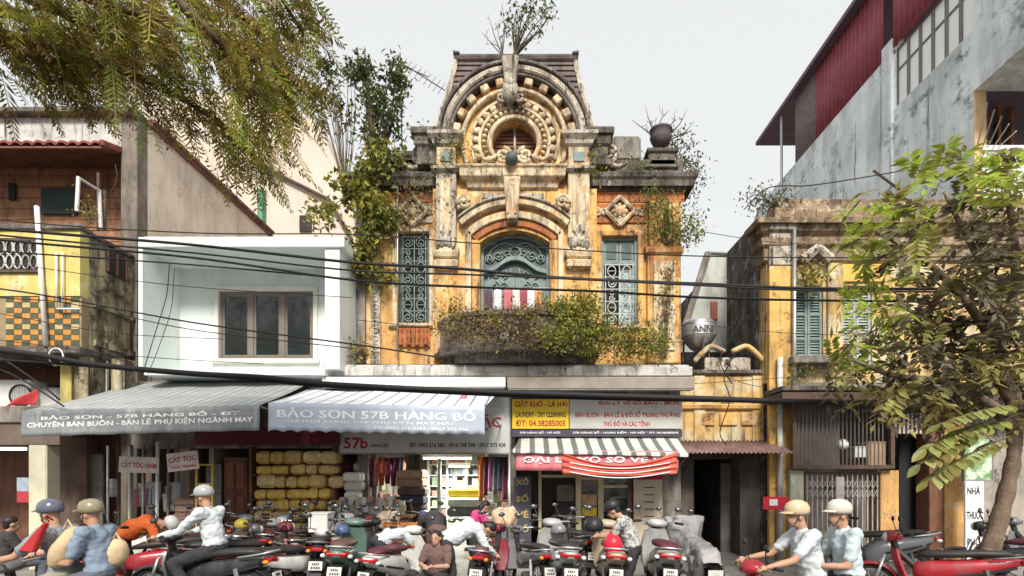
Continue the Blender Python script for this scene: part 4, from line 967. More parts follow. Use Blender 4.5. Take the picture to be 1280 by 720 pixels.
# metal lean-to sheet and water tank above the alley
SH = thing('metal_screen', 'tilted grey sheet metal screen leaning beside the blackened side wall', 'screen', at(890, 440, 2.2))
Ys = 2.2
q = [at(885,316,Ys), at(926,318,Ys), at(926,440,Ys), at(846,440,Ys)]
b = MB(); b.prism([(p.x, p.z) for p in q], Ys, Ys+.04); b.build('sheet', mat('grey_sheet', (0.42,0.44,0.40), .6, .2, 2, stain=(0.15,0.13,0.11), stain_amt=.45, stain_scale=1.5, patch=(0.3,0.34,0.28), patch_amt=.35), SH)
b = MB(); b.tube([q[3], q[0]], .09, 6); b.build('edge_post', m_dconc, SH); b = MB(); b.tube([q[0], q[1]], .05, 6); b.build('top_rail', m_alu, SH)
MB().box(x_(888,Ys), x_(896,Ys), Ys-.06, Ys-.001, z_(400,Ys), z_(378,Ys)).build('rust_patch_plate', mat('red_oxide', (0.25,0.08,0.05), .8, .2), SH)
WT = thing('water_tank', 'stainless steel water tank with cone bottom and lettering above the alley', 'water tank', at(873, 440, .9))
c = at(873, 440, .9); mt = mat('stainless', (0.62,0.63,0.62), .28, .1, 4, metal=.75)
MB().lathe([(.08,0),(.2,.08),(.37,.3),(.385,.34),(.385,.62),(.37,.66),(.30,.72),(.12,.76)], c, 28).build('drum', mt, WT, auto=35)
for zz in (.345, .615): MB().arch(0,0,[(0,0)]*3,0,1,1) if False else MB().lathe([(.386,zz-.012),(.398,zz),(.386,zz+.012)], c, 28).build('hoop', mt, WT, smooth=True)
for k in range(3): 
    a = R(30+120*k); MB().tube([c+Vector((math.cos(a)*.33, math.sin(a)*.33, .3)), c+Vector((math.cos(a)*.36, math.sin(a)*.36, -.2))], .025, 6).build('leg', m_rust, WT)
b = MB()
lt = lettering('ANNI', m_lblack, WT, (c.x, c.y-.4, c.z+.44), .5, .15, bold=.02)
for v in lt.data.vertices:                         # wrap the print round the drum
    a = (v.co.x + WT.location.x - c.x) / .39
    v.co.x = c.x + math.sin(a)*.39 - WT.location.x; v.co.y = c.y - math.cos(a)*.39 - WT.location.y

# ---------------------------------------------------------------- tall grey block behind
TB = thing('grey_block', 'tall weathered blue grey block with red tin attic and strip windows', 'building', (x_(1160,2), 2, 0))
m_gw = mat('blue_grey_render', (0.72,0.77,0.77), .92, .12, 1.2, .6, 25, stain=(0.40,0.43,0.42), stain_amt=.48, stain_scale=.7, vert=1.8, patch=(0.80,0.84,0.85), patch_amt=.45, patch_scale=1.2, grime=((0.10,0.11,0.105), .43, 1.3))
XS = x_(1217, 1.0)                # plane of its left side wall
ys0, ys1 = 1.0, 10.2
zT = 15.6
def ys(px): return XS / (px - VX) * FPX - CAM_D        # distance at which the side wall passes a sight line
ztop0 = z_(45, ys(1120)); 
# side wall outline in y,z with the window strip left open
zw0 = CAM_H + (VY-137)/FPX*(ys(1117)+CAM_D); zw1 = CAM_H + (VY-62)/FPX*(ys(1117)+CAM_D)
yA = ys(1117); yB = 1.05
b = MB(); 
b.box(XS, XS+.3, ys0, ys1+2.5, 0, zw0); b.box(XS, XS+.3, yA, ys1+2.5, zw0, zw1)
b.build('side_wall', m_gw, TB)
ch = MB().box(XS-.06, XS+.3, yA+.001, yA+.45, zw0-2.2, zw1+.35).build('buttress', m_gw, TB, bevel=.03)
# window strip : posts, rails, white glass
ws = MB().box(XS+.12, XS+.16, yB, yA-.001, zw0, zw1).build('window_strip', mat('milky_glass', (0.80,0.82,0.82), .3, .04, 2, spec=.6), TB)
nW = 6
for k in range(nW+1):
    yy = yB + (yA-yB)*k/nW; MB().box(XS+.095, XS+.119, max(yB, yy-.05), min(yA-.001, yy+.05), zw0, zw1).build('mullion', m_brf, ws)
for zz in (zw0, zw0+(zw1-zw0)*.62, zw1-.06): MB().box(XS+.096, XS+.118, yB, yA-.002, zz, zz+.06).build('rail', m_brf, ws)
# red corrugated sheet attic
m_rtin = mat('red_tin', (0.27,0.055,0.07), .6, .2, 3, stain=(0.13,0.03,0.04), stain_amt=.4, stain_scale=1.5)
def tin(y0, y1, z0, z1, m, nm, x=XS-.02, per=.22, amp=.025):
    n = int((y1-y0)/per*6); return MB().sheet(lambda u, v: (x+amp*math.sin(2*PI*(y1-y0)*u/per), y0+(y1-y0)*u, z0+(z1-z0)*v), n, 1, .006).build(nm, m, TB, smooth=True)
tin(yB, yA-.05, zw1+.001, zw1+2.2, m_rtin, 'tin_cladding')
yE = ys(1018)
zq = CAM_H + (VY-62)/FPX*(yA+.45+CAM_D)
tin(yA+.5, yE, zw1-.0, zw1+2.6, m_rtin, 'tin_cladding', x=XS+.05)
MB().box(XS-.25, XS+6, yB-1, ys1+2, zw1+2.6, zw1+2.75).build('roof_sheet', mat('purple_tin', (0.16,0.10,0.13), .7, .2), TB)
tin(yE+.01, ys(993), zw1-.1, zw1+2.58, mat('lattice_dusk', (0.20,0.16,0.15), .8, .3, 10), 'lattice_screen', x=XS+.06, per=.12, amp=.03)
MB().box(XS+.01, XS+.05, yA, ys1+2.4, zw1-.12, zw1-.001).build('wall_coping', m_whitep, TB)
MB().tube([(XS-.05, ys1, zw1-.5), (XS-.05, ys1, zw1+2.6)], .05, 6).build('roof_post', m_alu, TB)
# bracket arm and wire on the wall
yq = ys(1125); MB().tube([(XS-.02, yq, z_(237,yq)), (XS-.75, yq, z_(213,yq))], .035, 6).build('bracket_arm', m_rust, TB)
# street front : balcony box with soffit, orange jamb, loggia
fx0 = XS; 
bal0, bal1 = z_(62,.2), z_(0,.2)
b = MB(); b.prismx([(ys0, z_(110,.9)), (-.35, z_(52,-.35)), (-.35, z_(52,-.35)+2.2), (ys0, z_(52,-.35)+2.2)], fx0-.001, 15); b.build('balcony', m_gw, TB)
for k in range(3): MB().box(fx0+.2, 15, -.42-.03*k, -.351, z_(52,-.35)+.12+.17*k, z_(52,-.35)+.2+.17*k).build('balcony_band', m_cream, TB, bevel=.01)
MB().box(fx0+.001, x_(1232,1), ys0-.02, ys0+.3, 0, z_(113,1)).build('jamb', mat('pale_orange_jamb', (0.62,0.42,0.22), .9, .15, stain=(0.3,0.22,0.14), stain_amt=.36), TB)
MB().box(x_(1217,1)+.31, 15, 2.2, 2.4, 0, z_(40,2.2)).build('loggia_back', mat('plum_wall', (0.13,0.09,0.10), .9, .2), TB)
b = MB().box(x_(1250,2), x_(1262,2), 2.1, 2.18, z_(190,2), z_(150,2)).build('loggia_window', m_glass, TB)
for k in range(3): MB().box(x_(1236+16*k,2), x_(1239+16*k,2), 2.08, 2.19, z_(200,2), z_(128,2)).build('window_post', m_ochre_red, TB)
MB().box(x_(1225,1), 15, ys0-.05, ys0+.1, z_(300,1), z_(190,1)).build('loggia_parapet', m_gw, TB)
MB().box(x_(1225,1), 15, ys0-.08, ys0+.12, z_(190,1)+.001, z_(184,1)).build('parapet_coping', m_whitep, TB)
for k in range(5): MB().tube([at(1222+7*k,182,ys0-.1), at(1234+9*k,128+9*k,ys0-.55)], .015, 5).build('clothes_rod', m_alu, TB)
MB().box(XS+.31, 15, ys1+2.2, ys1+2.5, 0, zw1).build('back_wall', m_gw, TB)
# ---------------------------------------------------------------- awnings and signs
m_aw1 = stripes('grey_striped_awning', (0.36,0.38,0.38), (0.22,0.24,0.24), .17, 0, .28, stain=(0.25,0.25,0.24))
m_aw2 = stripes('lilac_striped_awning', (0.66,0.68,0.73), (0.20,0.20,0.26), .26, 0, .13, stain=(0.45,0.46,0.5))
m_aw3 = stripes('green_striped_awning', (0.58,0.62,0.57), (0.16,0.17,0.16), .28, 0, .38, stain=(0.4,0.42,0.38))
m_val1 = mat('faded_grey_valance', (0.22,0.24,0.25), .85, .2, 4, stain=(0.42,0.43,0.43), stain_amt=.42, stain_scale=3)
m_val2 = mat('blue_grey_valance', (0.40,0.45,0.54), .85, .08, 3)
m_fade = mat('faded_lettering', (0.78,0.79,0.78), .8, .1, 20, stain=(0.4,0.42,0.43), stain_amt=.33, stain_scale=8)
m_frame = mat('awning_steel', (0.22,0.22,0.22), .6, .3, 6)
def awning(name, label, pxl, pxr, pyl, pyr, pybl, pybr, drop, Yf, m_top, m_val, scallop=True, xback=None, sag=.03, wav=.02):
    x0, x1 = x_(pxl,Yf), x_(pxr,Yf); z0, z1 = z_(pyl,Yf), z_(pyr,Yf); zb0_, zb1_ = z_(pybl), z_(pybr)
    t = thing(name, label, 'awning', ((x0+x1)/2, Yf/2, 0))
    xb0, xb1 = xback or (x0, x1)
    def top(u, v):
        xf = x0+(x1-x0)*u; xb = xb0+(xb1-xb0)*u
        z = (z0+(z1-z0)*u)*(1-v) + (zb0_+(zb1_-zb0_)*u)*v
        return (xf+(xb-xf)*v, Yf*(1-v) - .22*v, z - sag*math.sin(PI*v)*(.6+.4*math.cos(u*PI*8)) )
    MB().sheet(top, 48, 8, .004).build('canvas', m_top, t, smooth=True)
    n = 120
    def val(u, v):
        sc = (.035*abs(math.sin(u*PI*15)) if scallop else .01*math.sin(u*40))
        dz = (drop + .035 - sc) * v if scallop else (drop + sc*.5)*v
        return (x0+(x1-x0)*u, Yf-.012 - wav*v*math.sin(u*26+1) - wav*.6*v*math.sin(u*61), z0+(z1-z0)*u - .004 - dz)
    vo = MB().sheet(val, n, 6, .003).build('valance', m_val, t, smooth=True)
    MB().tube([(x0-.02, Yf+.03, z0-.025), (x1+.02, Yf+.03, z1-.025)], .018, 6).build('front_bar', m_frame, t)
    for xa, xb, za, zb in ((x0, xb0, z0, zb0_), (x1, xb1, z1, zb1_)):
        MB().tube([(xa, Yf+.05, za-.04), (xb, -.3, (za+zb)/2-.5)], .016, 5).build('arm', m_frame, t)
    def face(u, v, off=.02):
        p = val(u, v); return Vector((p[0], p[1]-off, p[2]))
    return t, face, (x0, x1, z0, z1)
def wrap(lt, t, face, rect, drop):
    """lay flat print on the hanging cloth"""
    if lt is None: return
    x0, x1, z0, z1 = rect
    for v in lt.data.vertices:
        u = (v.co.x + t.location.x - x0)/(x1-x0)
        zt_u = z0+(z1-z0)*u; vv = max(0, min(1, (zt_u - v.co.z)/drop))
        v.co.y = face(min(1,max(0,u)), vv).y - t.location.y + .012
        v.co.z += (z1-z0)*(u-.5)
t1, f1, r1 = awning('grey_awning', 'long grey striped awning with faded white lettering on its valance', 28, 325, 514, 506, 479, 476, .42, -2.55, m_aw1, m_val1, False, (x_(186), x_(400)), wav=.012)
cx = (r1[0]+r1[1])/2; zc = (r1[2]+r1[3])/2
for txt, dz, hh, wd in (('BẢO SƠN - 57B HÀNG BỒ - ĐT', -.115, .085, 3.3), ('CHUYÊN BÁN BUÔN - BÁN LẺ PHỤ KIỆN NGÀNH MAY', -.235, .13, 3.75)):
    wrap(lettering(txt, m_fade, t1, (cx, -2.6, zc+dz), wd, hh, bold=.024), t1, f1, r1, .42)
t2, f2, r2 = awning('blue_awning', 'blue grey striped awning with large white shop name on scalloped valance', 336, 606, 503, 508, 484, 486, .46, -2.4, m_aw2, m_val2, True, (x_(400), x_(627)), wav=.018)
cx = (r2[0]+r2[1])/2; zc = (r2[2]+r2[3])/2
for txt, dx, dz, hh, wd in (('BẢO SƠN 57B HÀNG BỒ', -.0, -.15, .21, 3.35), ('CHUYÊN CUNG CẤP PHỤ KIỆN MAY MẶC', -.1, -.30, .09, 2.9), ('ĐT: 0903 216 8383 - 0914 376 438', .75, -.395, .06, 1.6)):
    wrap(lettering(txt, m_lwhite, t2, (cx+dx, -2.5, zc+dz), wd, hh, bold=(.022 if hh > .1 else .012)), t2, f2, r2, .46)
t3, f3, r3 = awning('green_awning', 'short green and white striped awning over the laundry shop', 641, 860, 562, 567, 546, 545, .06, -1.15, m_aw3, m_aw3, False, (x_(650), x_(842)), wav=.006)
# red banners hung under the third awning
m_ban = mat('pink_banner', (0.60,0.16,0.19), .8, .15, 5, stain=(0.62,0.4,0.4), stain_amt=.4, stain_scale=3); m_ban2 = mat('red_orange_banner', (0.62,0.12,0.085), .8, .12, 5)
bn = thing('pink_banner', 'faded pink cloth banner with pale lettering below the green striped awning', 'banner', at(740, 590, -1.1))
bx_ = (x_(645,-1.1), x_(848,-1.1), z_(588,-1.1), z_(562,-1.1))
MB().sheet(lambda u, v: (bx_[0]+(bx_[1]-bx_[0])*u, -1.1+.012*math.sin(u*40)*v, bx_[3]-(bx_[3]-bx_[2])*v-.03*u), 60, 4, .002).build('cloth', m_ban, bn, smooth=True)
lettering('ĐẠI LÝ XỔ SỐ VÉ SỐ', m_lwhite, bn, ((bx_[0]+bx_[1])/2, -1.125, (bx_[2]+bx_[3])/2+.02), 2.9, .2, bold=.03)
bn2 = thing('red_banner', 'orange red banner sagging in folds across the pink banner', 'banner', at(770, 596, -1.2))
c0, c1 = x_(703,-1.2), x_(846,-1.2)
MB().sheet(lambda u, v: (c0+(c1-c0)*u, -1.2-.05*math.sin(PI*u)-.022*math.sin(v*PI*7+1.2*math.cos(u*PI)), z_(566,-1.2) - (.42*v) - (.10*(1-v)+.06)*math.sin(PI*u)*1.6*(1-.6*v) + .02*u), 40, 28, .002).build('cloth', m_ban2, bn2, smooth=True)
for k in range(3):
    MB().sheet(lambda u, v: (c0+(c1-c0)*(.06+.88*u), -1.235-.05*math.sin(PI*(.06+.88*u)) , z_(566,-1.2)-.15-.09*k-.14*math.sin(PI*(.06+.88*u)) - .02*v), 30, 1, .002).build('printed_line', m_lwhite, bn2, smooth=True)
# boxes under the ledge : roller housings
def slab_box(nm, lab, a, c, p0, p1, Y, dep, m, cat='sign'):
    t = thing(nm, lab, cat, (x_((a+c)/2,Y), Y, z_(p1,Y)))
    MB().box(x_(a,Y), x_(c,Y), Y, Y+dep, z_(p1,Y), z_(p0,Y)).build('casing', m, t, bevel=.015)
    MB().box(x_(a,Y)+.02, x_(c,Y)-.02, Y-.01, Y+dep-.02, z_(p1,Y)-.02, z_(p1,Y)-.001).build('bottom_trim', m_frame, t)
    return t
slab_box('roller_housing', 'long white roller blind housing fixed under the concrete ledge', 402, 632, 471, 484, -.95, .2, m_whitep, 'housing')
slab_box('roller_housing', 'brown rolled awning housing under the ledge above the laundry signs', 634, 868, 471, 486, -.95, .2, mat('brown_canvas', (0.30,0.26,0.22), .8, .15, 4), 'housing')
# sign boards
def board(nm, lab, a, c, p0, p1, Y, m, lines, frame=None, th=.06, tilt=0.0, bold=.026):
    t = thing(nm, lab, 'sign', (x_((a+c)/2,Y), Y, z_(p1,Y)))
    x0, x1, z0, z1 = x_(a,Y), x_(c,Y), z_(p1,Y), z_(p0,Y)
    MB().box(x0, x1, Y, Y+th, z0, z1).build('panel', m, t, bevel=.004)
    if frame:
        b = MB(); f = .03
        b.box(x0-f, x1+f, Y-.01, Y+th, z0-f, z0-.001); b.box(x0-f, x1+f, Y-.01, Y+th, z1+.001, z1+f); b.box(x0-f, x0-.001, Y-.01, Y+th, z0, z1); b.box(x1+.001, x1+f, Y-.01, Y+th, z0, z1); b.build('frame', frame, t)
    for txt, pxa, pxc, pya, pyb, mm in lines:
        lettering(txt, mm, t, ((x_(pxa,Y)+x_(pxc,Y))/2, Y-.004, (z_(pya,Y)+z_(pyb,Y))/2), abs(x_(pxc,Y)-x_(pxa,Y)), z_(pya,Y)-z_(pyb,Y), bold=bold)
    if tilt: t.rotation_euler = (0, R(tilt), 0)
    return t
m_wboard = mat('pale_grey_board', (0.50,0.51,0.50), .5, .06, 2, stain=(0.4,0.4,0.38), stain_amt=.35)
board('shop_sign', 'long off white shop sign with red house number behind the blue awning', 425, 637, 497, 566, -.35, m_wboard,
      [('57b', 430, 460, 547, 561, m_lred), ('HÀNG BỒ', 463, 486, 553, 559, m_lblack), ('ĐT: 0903 216 383 - 0916 108 398 - 0917 373 438', 512, 632, 553.5, 559, m_lblack), ('MẶC', 588, 627, 517, 538, m_lred)], m_frame)
m_yb = mat('yellow_board', (0.72,0.50,0.02), .5, .05); m_gb = mat('grey_board', (0.44,0.43,0.41), .5, .08, 2)
board('laundry_sign', 'bright yellow laundry sign with red and dark lettering', 640, 711, 499, 536, -.4, m_yb,
      [('GIẶT KHÔ - LÀ HƠI', 643, 709, 499.5, 511, m_lred), ('LAUNDRY - DRY CLEANING', 645, 707, 515, 521.5, m_lblack), ('ĐT: 04.38285005', 645, 707, 525, 533, m_lred)], None)
board('lottery_sign', 'grey lottery agent sign with red lettering beside the yellow sign', 712, 853, 499, 536, -.4, m_gb,
      [('ĐẠI LÝ VÉ SỐ BÁN - MUA', 748, 850, 499.5, 507, m_lred), ('BÁN BUÔN - BÁN LẺ & ĐỔI SỐ TRÚNG THƯỞNG', 719, 850, 513, 521.5, m_lred), ('THỦ ĐÔ VÀ CÁC TỈNH', 754, 812, 525, 533, m_lred)], None)
board('address_strip', 'narrow dark strip sign with small white address lettering under the laundry sign', 640, 853, 537, 546, -.4, mat('dark_strip', (0.06,0.055,0.075), .6, .1),
      [('57B HÀNG BỒ - HÀ NỘI', 650, 700, 538.5, 542.5, m_lwhite), ('57B HÀNG BỒ - HOÀN KIẾM - HÀ NỘI * ĐT: 04.38285005', 716, 848, 538.5, 542.5, m_lwhite)], None)
mr = board('maroon_board', 'dark maroon fascia board behind the two awnings', 243, 424, 535, 556, -.45, mat('maroon', (0.12,0.012,0.03), .6, .15), [])
m_sg = mat('worn_white_sign', (0.55,0.50,0.46), .7, .12, 4, stain=(0.35,0.25,0.2), stain_amt=.4)
board('barber_sign', 'small white hanging sign with red letters tilting right beside metal pipes', 148, 198, 571, 591, -1.6, m_sg, [('CẮT TÓC NAM', 151, 195, 575, 585, m_lred)], None, .02, 2)
board('barber_sign', 'small hanging haircut sign with big red letters tilting up beside yellow frame', 210, 249, 565, 588, -1.7, m_sg, [('CẮT TÓC', 212, 247, 567, 577, m_lred), ('THỜI TRANG', 214, 246, 580, 585, m_lred)], None, .02, -7)
vs = board('pharmacy_sign', 'tall white pharmacy sign with stacked dark letters behind the tree trunk', 1207, 1230, 602, 702, -.9, m_lwhite, [('NHÀ', 1209, 1225, 607, 618, m_lblack), ('THUỐC', 1208, 1229, 634, 649, m_lblack), ('PHỐ', 1209, 1225, 668, 682, m_lblack), ('2', 1214, 1221, 688, 699, m_lblack)], None, .05)
MB().box(x_(1209,-.86), x_(1228,-.86), -.86, -.8, 0, z_(702,-.86)).build('post', m_frame, vs)
pw_ = board('pharmacy_poster', 'green and white poster board above the tall pharmacy sign', 1207, 1240, 548, 600, -.85, mat('green_poster', (0.20,0.36,0.17), .6, .4, 3, patch=(0.6,0.68,0.55), patch_amt=.48, patch_scale=4), [], m_frame)
# red plate on the pilaster
board('red_plate', 'small red and white plate fixed beside the folding gate', 954, 986, 621, 637, -.5, mat('plate_red', (0.55,0.02,0.04), .5, .1), [], None, .02)
tp = bpy.data.objects['red_plate']; MB().box(x_(962,-.51), x_(972,-.51), -.512, -.501, z_(632,-.51), z_(624,-.51)).build('printed_mark', m_lwhite, tp); MB().tube([(x_(970,-.49), -.47, z_(637,-.5)), (x_(970,-.49), -.47, 0)], .02, 6).build('post', m_rust, tp)
# small pink lantern on a string under the ledge
ln = thing('paper_lantern', 'tiny pink lantern hanging by a string over the blue awning', 'lantern', at(580, 500, -1.6)); c = at(580, 494, -1.6)
MB().lathe([(.02,-.1),(.05,-.06),(.06,0),(.04,.07),(.015,.1)], c, 10).build('shade', mat('pink_paper', (0.65,0.2,0.25), .8), ln, smooth=True); MB().tube([c+Vector((0,0,.1)), c+Vector((.02,.02,.55))], .004, 4).build('string', m_whitep, ln)

# ---------------------------------------------------------------- laundry shop front
LS = thing('laundry_shopfront', 'glazed laundry shop front with cream frames and dark inside', 'shop front', (x_(750), .1, 0))
m_cf = mat('cream_frame', (0.48,0.42,0.26), .6, .12)
for a, c in ((673,677),(720,727),(748,755),(785,791),(792,793)):
    MB().box(x_(a), x_(c), .05, .13, 0, 2.95).build('frame_post', m_cf if a < 780 else m_wood, LS, bevel=.008)
for z0, a, c in ((z_(600),727,748),(z_(610),755,785),(z_(597),677,720)): MB().box(x_(a), x_(c), .055, .125, z0, z0+.06).build('frame_rail', m_cf, LS)
MB().box(x_(727), x_(748), .08, .09, .0, 2.9).build('pane', m_glass, LS); MB().box(x_(755), x_(785), .08, .09, 0, 2.9).build('pane', m_glass, LS)
def poster(nm, lab, a, c, p0, p1, Y, m, cat='poster'):
    return tag(MB().box(x_(a,Y), x_(c,Y), Y, Y+.012, z_(p1,Y), z_(p0,Y)).build(nm, m, bevel=.003), lab, cat)
poster('notice', 'yellow notice taped on the laundry glass', 728, 746, 634, 645, .055, mat('yellow_paper', (0.66,0.46,0.03), .7, .1))
poster('notice', 'brown printed notice taped above the yellow notice on the laundry glass', 728, 746, 618, 632, .056, mat('tan_paper', (0.40,0.26,0.13), .7, .3, 12))
poster('notice', 'framed dark picture at the top of the laundry glass', 729, 747, 596, 607, .057, mat('dusky_print', (0.20,0.15,0.13), .5, .5, 15))
pb = thing('price_board', 'tall beige price board with small printed lines beside the laundry door', 'notice board', (x_(810,-.05), -.05, 0))
MB().box(x_(792,-.05), x_(828,-.05), -.06, -.01, .35, z_(599,-.05)).build('panel', mat('beige_board', (0.52,0.44,0.34), .7, .06), pb, bevel=.01)
for k in range(7): MB().box(x_(805,-.06), x_(818,-.06), -.066, -.0605, z_(610+9*k,-.06), z_(608.8+9*k,-.06)).build('printed_line', m_lblack, pb)
MB().box(x_(792,-.05), x_(828,-.05), -.07, -.012, z_(599,-.05)+.001, z_(594,-.05)).build('header', m_lred, pb)
nb = thing('number_board', 'tall dark board with yellow letters on the post between the shops', 'sign', (x_(652,-.2), -.2, 0))
MB().box(x_(642,-.2), x_(664,-.2), -.2, -.16, .2, z_(596,-.2)).build('panel', mat('slate_board', (0.06,0.06,0.085), .6, .15), nb)
for txt, py in (('XỔ', 601), ('SỐ', 622), ('VÉ', 642), ('SỐ', 660)): lettering(txt, mat('yellow_letters', (0.55,0.42,0.12), .7, .1), nb, (x_(653,-.21), -.206, z_(py,-.21)), .26, .17, bold=.02)
MB().tube([(x_(637,-.5), -.5, 0), (x_(637,-.5), -.5, z_(566,-.5))], .03, 8).build('awning_post', m_alu, t2, smooth=True)
# dim shelves inside the laundry
for k in range(3):
    crate('clothes_bale', ['brown', 'charcoal', 'pale'][k] + ' folded clothes bale stacked on the laundry shop floor', 'bale', 690+3*k, 718, 650-22*k, 671-22*k, 1.2, .5, mat('bale%d' % k, ((0.30,0.22,0.16),(0.14,0.12,0.13),(0.35,0.3,0.26))[k], .9, .3, 6), group='bales inside the laundry')
# ---------------------------------------------------------------- 57b shop : tube lights, shelves, hanging clothes, stock
m_tube = mat('lit_tube', (0.95,0.97,0.9), .5, 0, emit=(0.95,1.0,0.86), estr=5.0)
for px0, px1, py, Y in ((528,590,573,.35),(560,588,583,1.6)):
    tl = thing('tube_light', 'lit white tube light under the shop ceiling' + (' at the doorway' if Y < 1 else ' deep inside'), 'light', at((px0+px1)/2, py, Y))
    c = at((px0+px1)/2, py, Y); L_ = x_(px1,Y)-x_(px0,Y)
    MB().box(c.x-L_/2, c.x+L_/2, c.y-.03, c.y+.03, c.z+.03, c.z+.09).build('batten', m_whitep, tl)
    MB().tube([(c.x-L_/2+.02, c.y, c.z), (c.x+L_/2-.02, c.y, c.z)], .02, 8).build('tube', m_tube, tl, smooth=True)
    ld = bpy.data.lights.new('tube_lamp', 'AREA'); ld.shape = 'RECTANGLE'; ld.size = L_; ld.size_y = .05; ld.energy = 60; ld.color = (.95,1,.88)
    lo = bpy.data.objects.new('tube_lamp', ld); COL.objects.link(lo); lo.parent = tl; lo.location = (0,0,-.04)
SHF = thing('shop_shelves', 'tall white slatted shelving full of small packets inside the lit shop', 'shelving', (x_(560,2.2), 2.6, 0))
for px in (532, 556, 580, 606): MB().box(x_(px,2.2), x_(px,2.2)+.05, 2.4, 2.9, 0, 2.9).build('upright', m_whitep, SHF)
for k in range(9): MB().box(x_(532,2.2), x_(606,2.2)+.05, 2.42, 2.88, .35+.28*k, .375+.28*k).build('shelf', m_whitep, SHF)
pk = [mat('packet_a', (0.55,0.55,0.5), .6, .3, 8), mat('packet_b', (0.25,0.3,0.2), .6, .3, 8), mat('packet_c', (0.4,0.2,0.17), .6, .3, 8), mat('packet_d', (0.48,0.42,0.26), .6, .3, 8), mat('packet_e', (0.2,0.22,0.3), .6, .3, 8)]
random.seed(21)
pkmesh = []
for k, mm in enumerate(pk):
    me = MB().box(-.5,.5,-.5,.5,0,1).mesh('packet'); me.materials.append(mm); pkmesh.append(me)
def packet(x, y, z, w_, d_, h_, lab, grp, k=None, rz=0, nm='packet', cat='packet'):
    kk_ = random.randrange(5) if k is None else k
    o = bpy.data.objects.new(nm, pkmesh[kk_]); COL.objects.link(o); lab = ['white', 'dark green', 'brick red', 'straw', 'slate blue'][kk_] + ' ' + lab.replace('small ', '')
    o.location = (x,y,z); o.scale = (w_,d_,h_); o.rotation_euler = (0,0,rz)
    return tag(o, lab, cat, grp)
for k in range(8):
    xx = x_(534,2.2)+.08
    while xx < x_(604,2.2):
        w_ = rnd(.07,.16); h_ = rnd(.12,.24)
        if random.random() < .9: packet(xx+w_/2, 2.5, .376+.28*k, w_-.008, rnd(.12,.2), h_, 'small packet standing on the white slatted shelves', 'packets on the lit shelves')
        xx += w_
# hanging cloth lengths
random.seed(5)
cols = [(0.16,0.03,0.10),(0.45,0.10,0.05),(0.05,0.06,0.12),(0.12,0.02,0.04),(0.5,0.2,0.16),(0.08,0.1,0.08),(0.3,0.12,0.25),(0.55,0.16,0.04)]
names = ['plum','orange red','navy','maroon','salmon','dark olive','violet','orange']
def hang(px, py0, py1, wpx, Y, ci, tail):
    c = at(px, py0, Y); w_ = m_(wpx,Y); h_ = m_(py1-py0,Y)
    o = MB().sheet(lambda u, v: (c.x+(u-.5)*w_*(1-.25*v+.1*math.sin(3*v)), Y+.03*math.sin(u*9+v*2), c.z-h_*v), 8, 8, .006).build('hanging_cloth', mat('cloth%d' % ci, cols[ci], .9, .2, 8), smooth=True)
    tag(o, names[ci] + ' cloth length hanging ' + tail, 'cloth')
for k, ci in enumerate((0,4,1,0,3,2)): hang(462+7.5*k, 572, 618-rnd(0,14), 8.5, .15+.04*k, ci, 'from the rail at the left of the lit shop' + (' end' if k == 3 else ''))
for k, ci in enumerate((7,3,6,5,2,3)): hang(601+6*k, 571, 626-rnd(0,14), 7, .1+.03*k, ci, 'from the rail at the right of the lit shop' + (' end' if k == 5 else ''))
for a, c in ((458,505),(598,634)): tag(MB().tube([at(a,570,.2), at(c,570,.2)], .015, 6).build('hanging_rail', m_alu), 'thin metal rail of hanging cloth on the ' + ('left' if a < 500 else 'right') + ' of the lit shop', 'rail')
tag(MB().tube([(x_(549,-.1),-.1,0),(x_(549,-.1),-.1,z_(573,-.1))], .045, 10).build('shop_post', mat('pale_green_post', (0.5,0.58,0.52), .5), smooth=True), 'pale green steel post in the lit shop doorway', 'post')
# stacks of folded goods
def stack(px, py1, wpx, n, hpx, Y, dep, mats_, lab, grp, nm='fabric_bundle', cat='bundle', jit=.02):
    for k in range(n):
        c = at(px, py1 - hpx*k, Y); w_ = m_(wpx,Y)*rnd(.9,1.05); h_ = m_(hpx,Y)*.97
        b = MB(); x0, x1 = -w_/2, w_/2; bz = h_*.22
        b.loft([[(x0+i, -dep/2+i, z), (x1-i, -dep/2+i, z), (x1-i, dep/2-i, z), (x0+i, dep/2-i, z)] for z, i in ((0,bz),(h_*.2,0),(h_*.8,0),(h_,bz))])
        o = b.build(nm, mats_[k % len(mats_)]); o.location = (c.x+rnd(-jit,jit), Y+dep/2+rnd(-jit,jit), c.z); o.rotation_euler = (0,0,rnd(-.06,.06))
        ORD = ['lowest', 'second from the bottom', 'third from the bottom', 'fourth from the bottom', 'fifth from the bottom', 'sixth from the bottom']
        tag(o, lab if n == 1 else lab + ', ' + ('topmost' if k == n-1 else ORD[k]), cat, grp)
m_yw = [mat('gold_wrap_%d' % k, c, .55, .35, 14, .3, 60, spec=.5) for k, c in enumerate(((0.68,0.45,0.10),(0.60,0.42,0.16),(0.62,0.47,0.22),(0.54,0.36,0.09)))]
random.seed(11)
TONE = ['bright gold', 'tan', 'pale straw', 'deep gold']; NTH = ['top', 'second', 'third', 'fourth', 'fifth', 'sixth', 'lowest']
for row_, (py, hh) in enumerate(((580,17),(593,12),(610,16),(624,13),(638,13),(652,13),(668,15))):
    px = 318
    while px < 412:
        wv = rnd(13, 26); tn = random.randrange(4); stack(px+wv/2, py, wv-1.5, 1, hh*rnd(.9,1.08), -.42+rnd(-.05,.05), .5, [m_yw[tn]], TONE[tn] + ' wrapped bundle in the ' + NTH[row_] + ' row of the goods rack', 'gold bundles on the fabric shop shelves'); px += wv
fs = thing('goods_rack', 'dark wooden rack holding gold wrapped bundles', 'rack', (x_(362,-.1), -.1, 0))
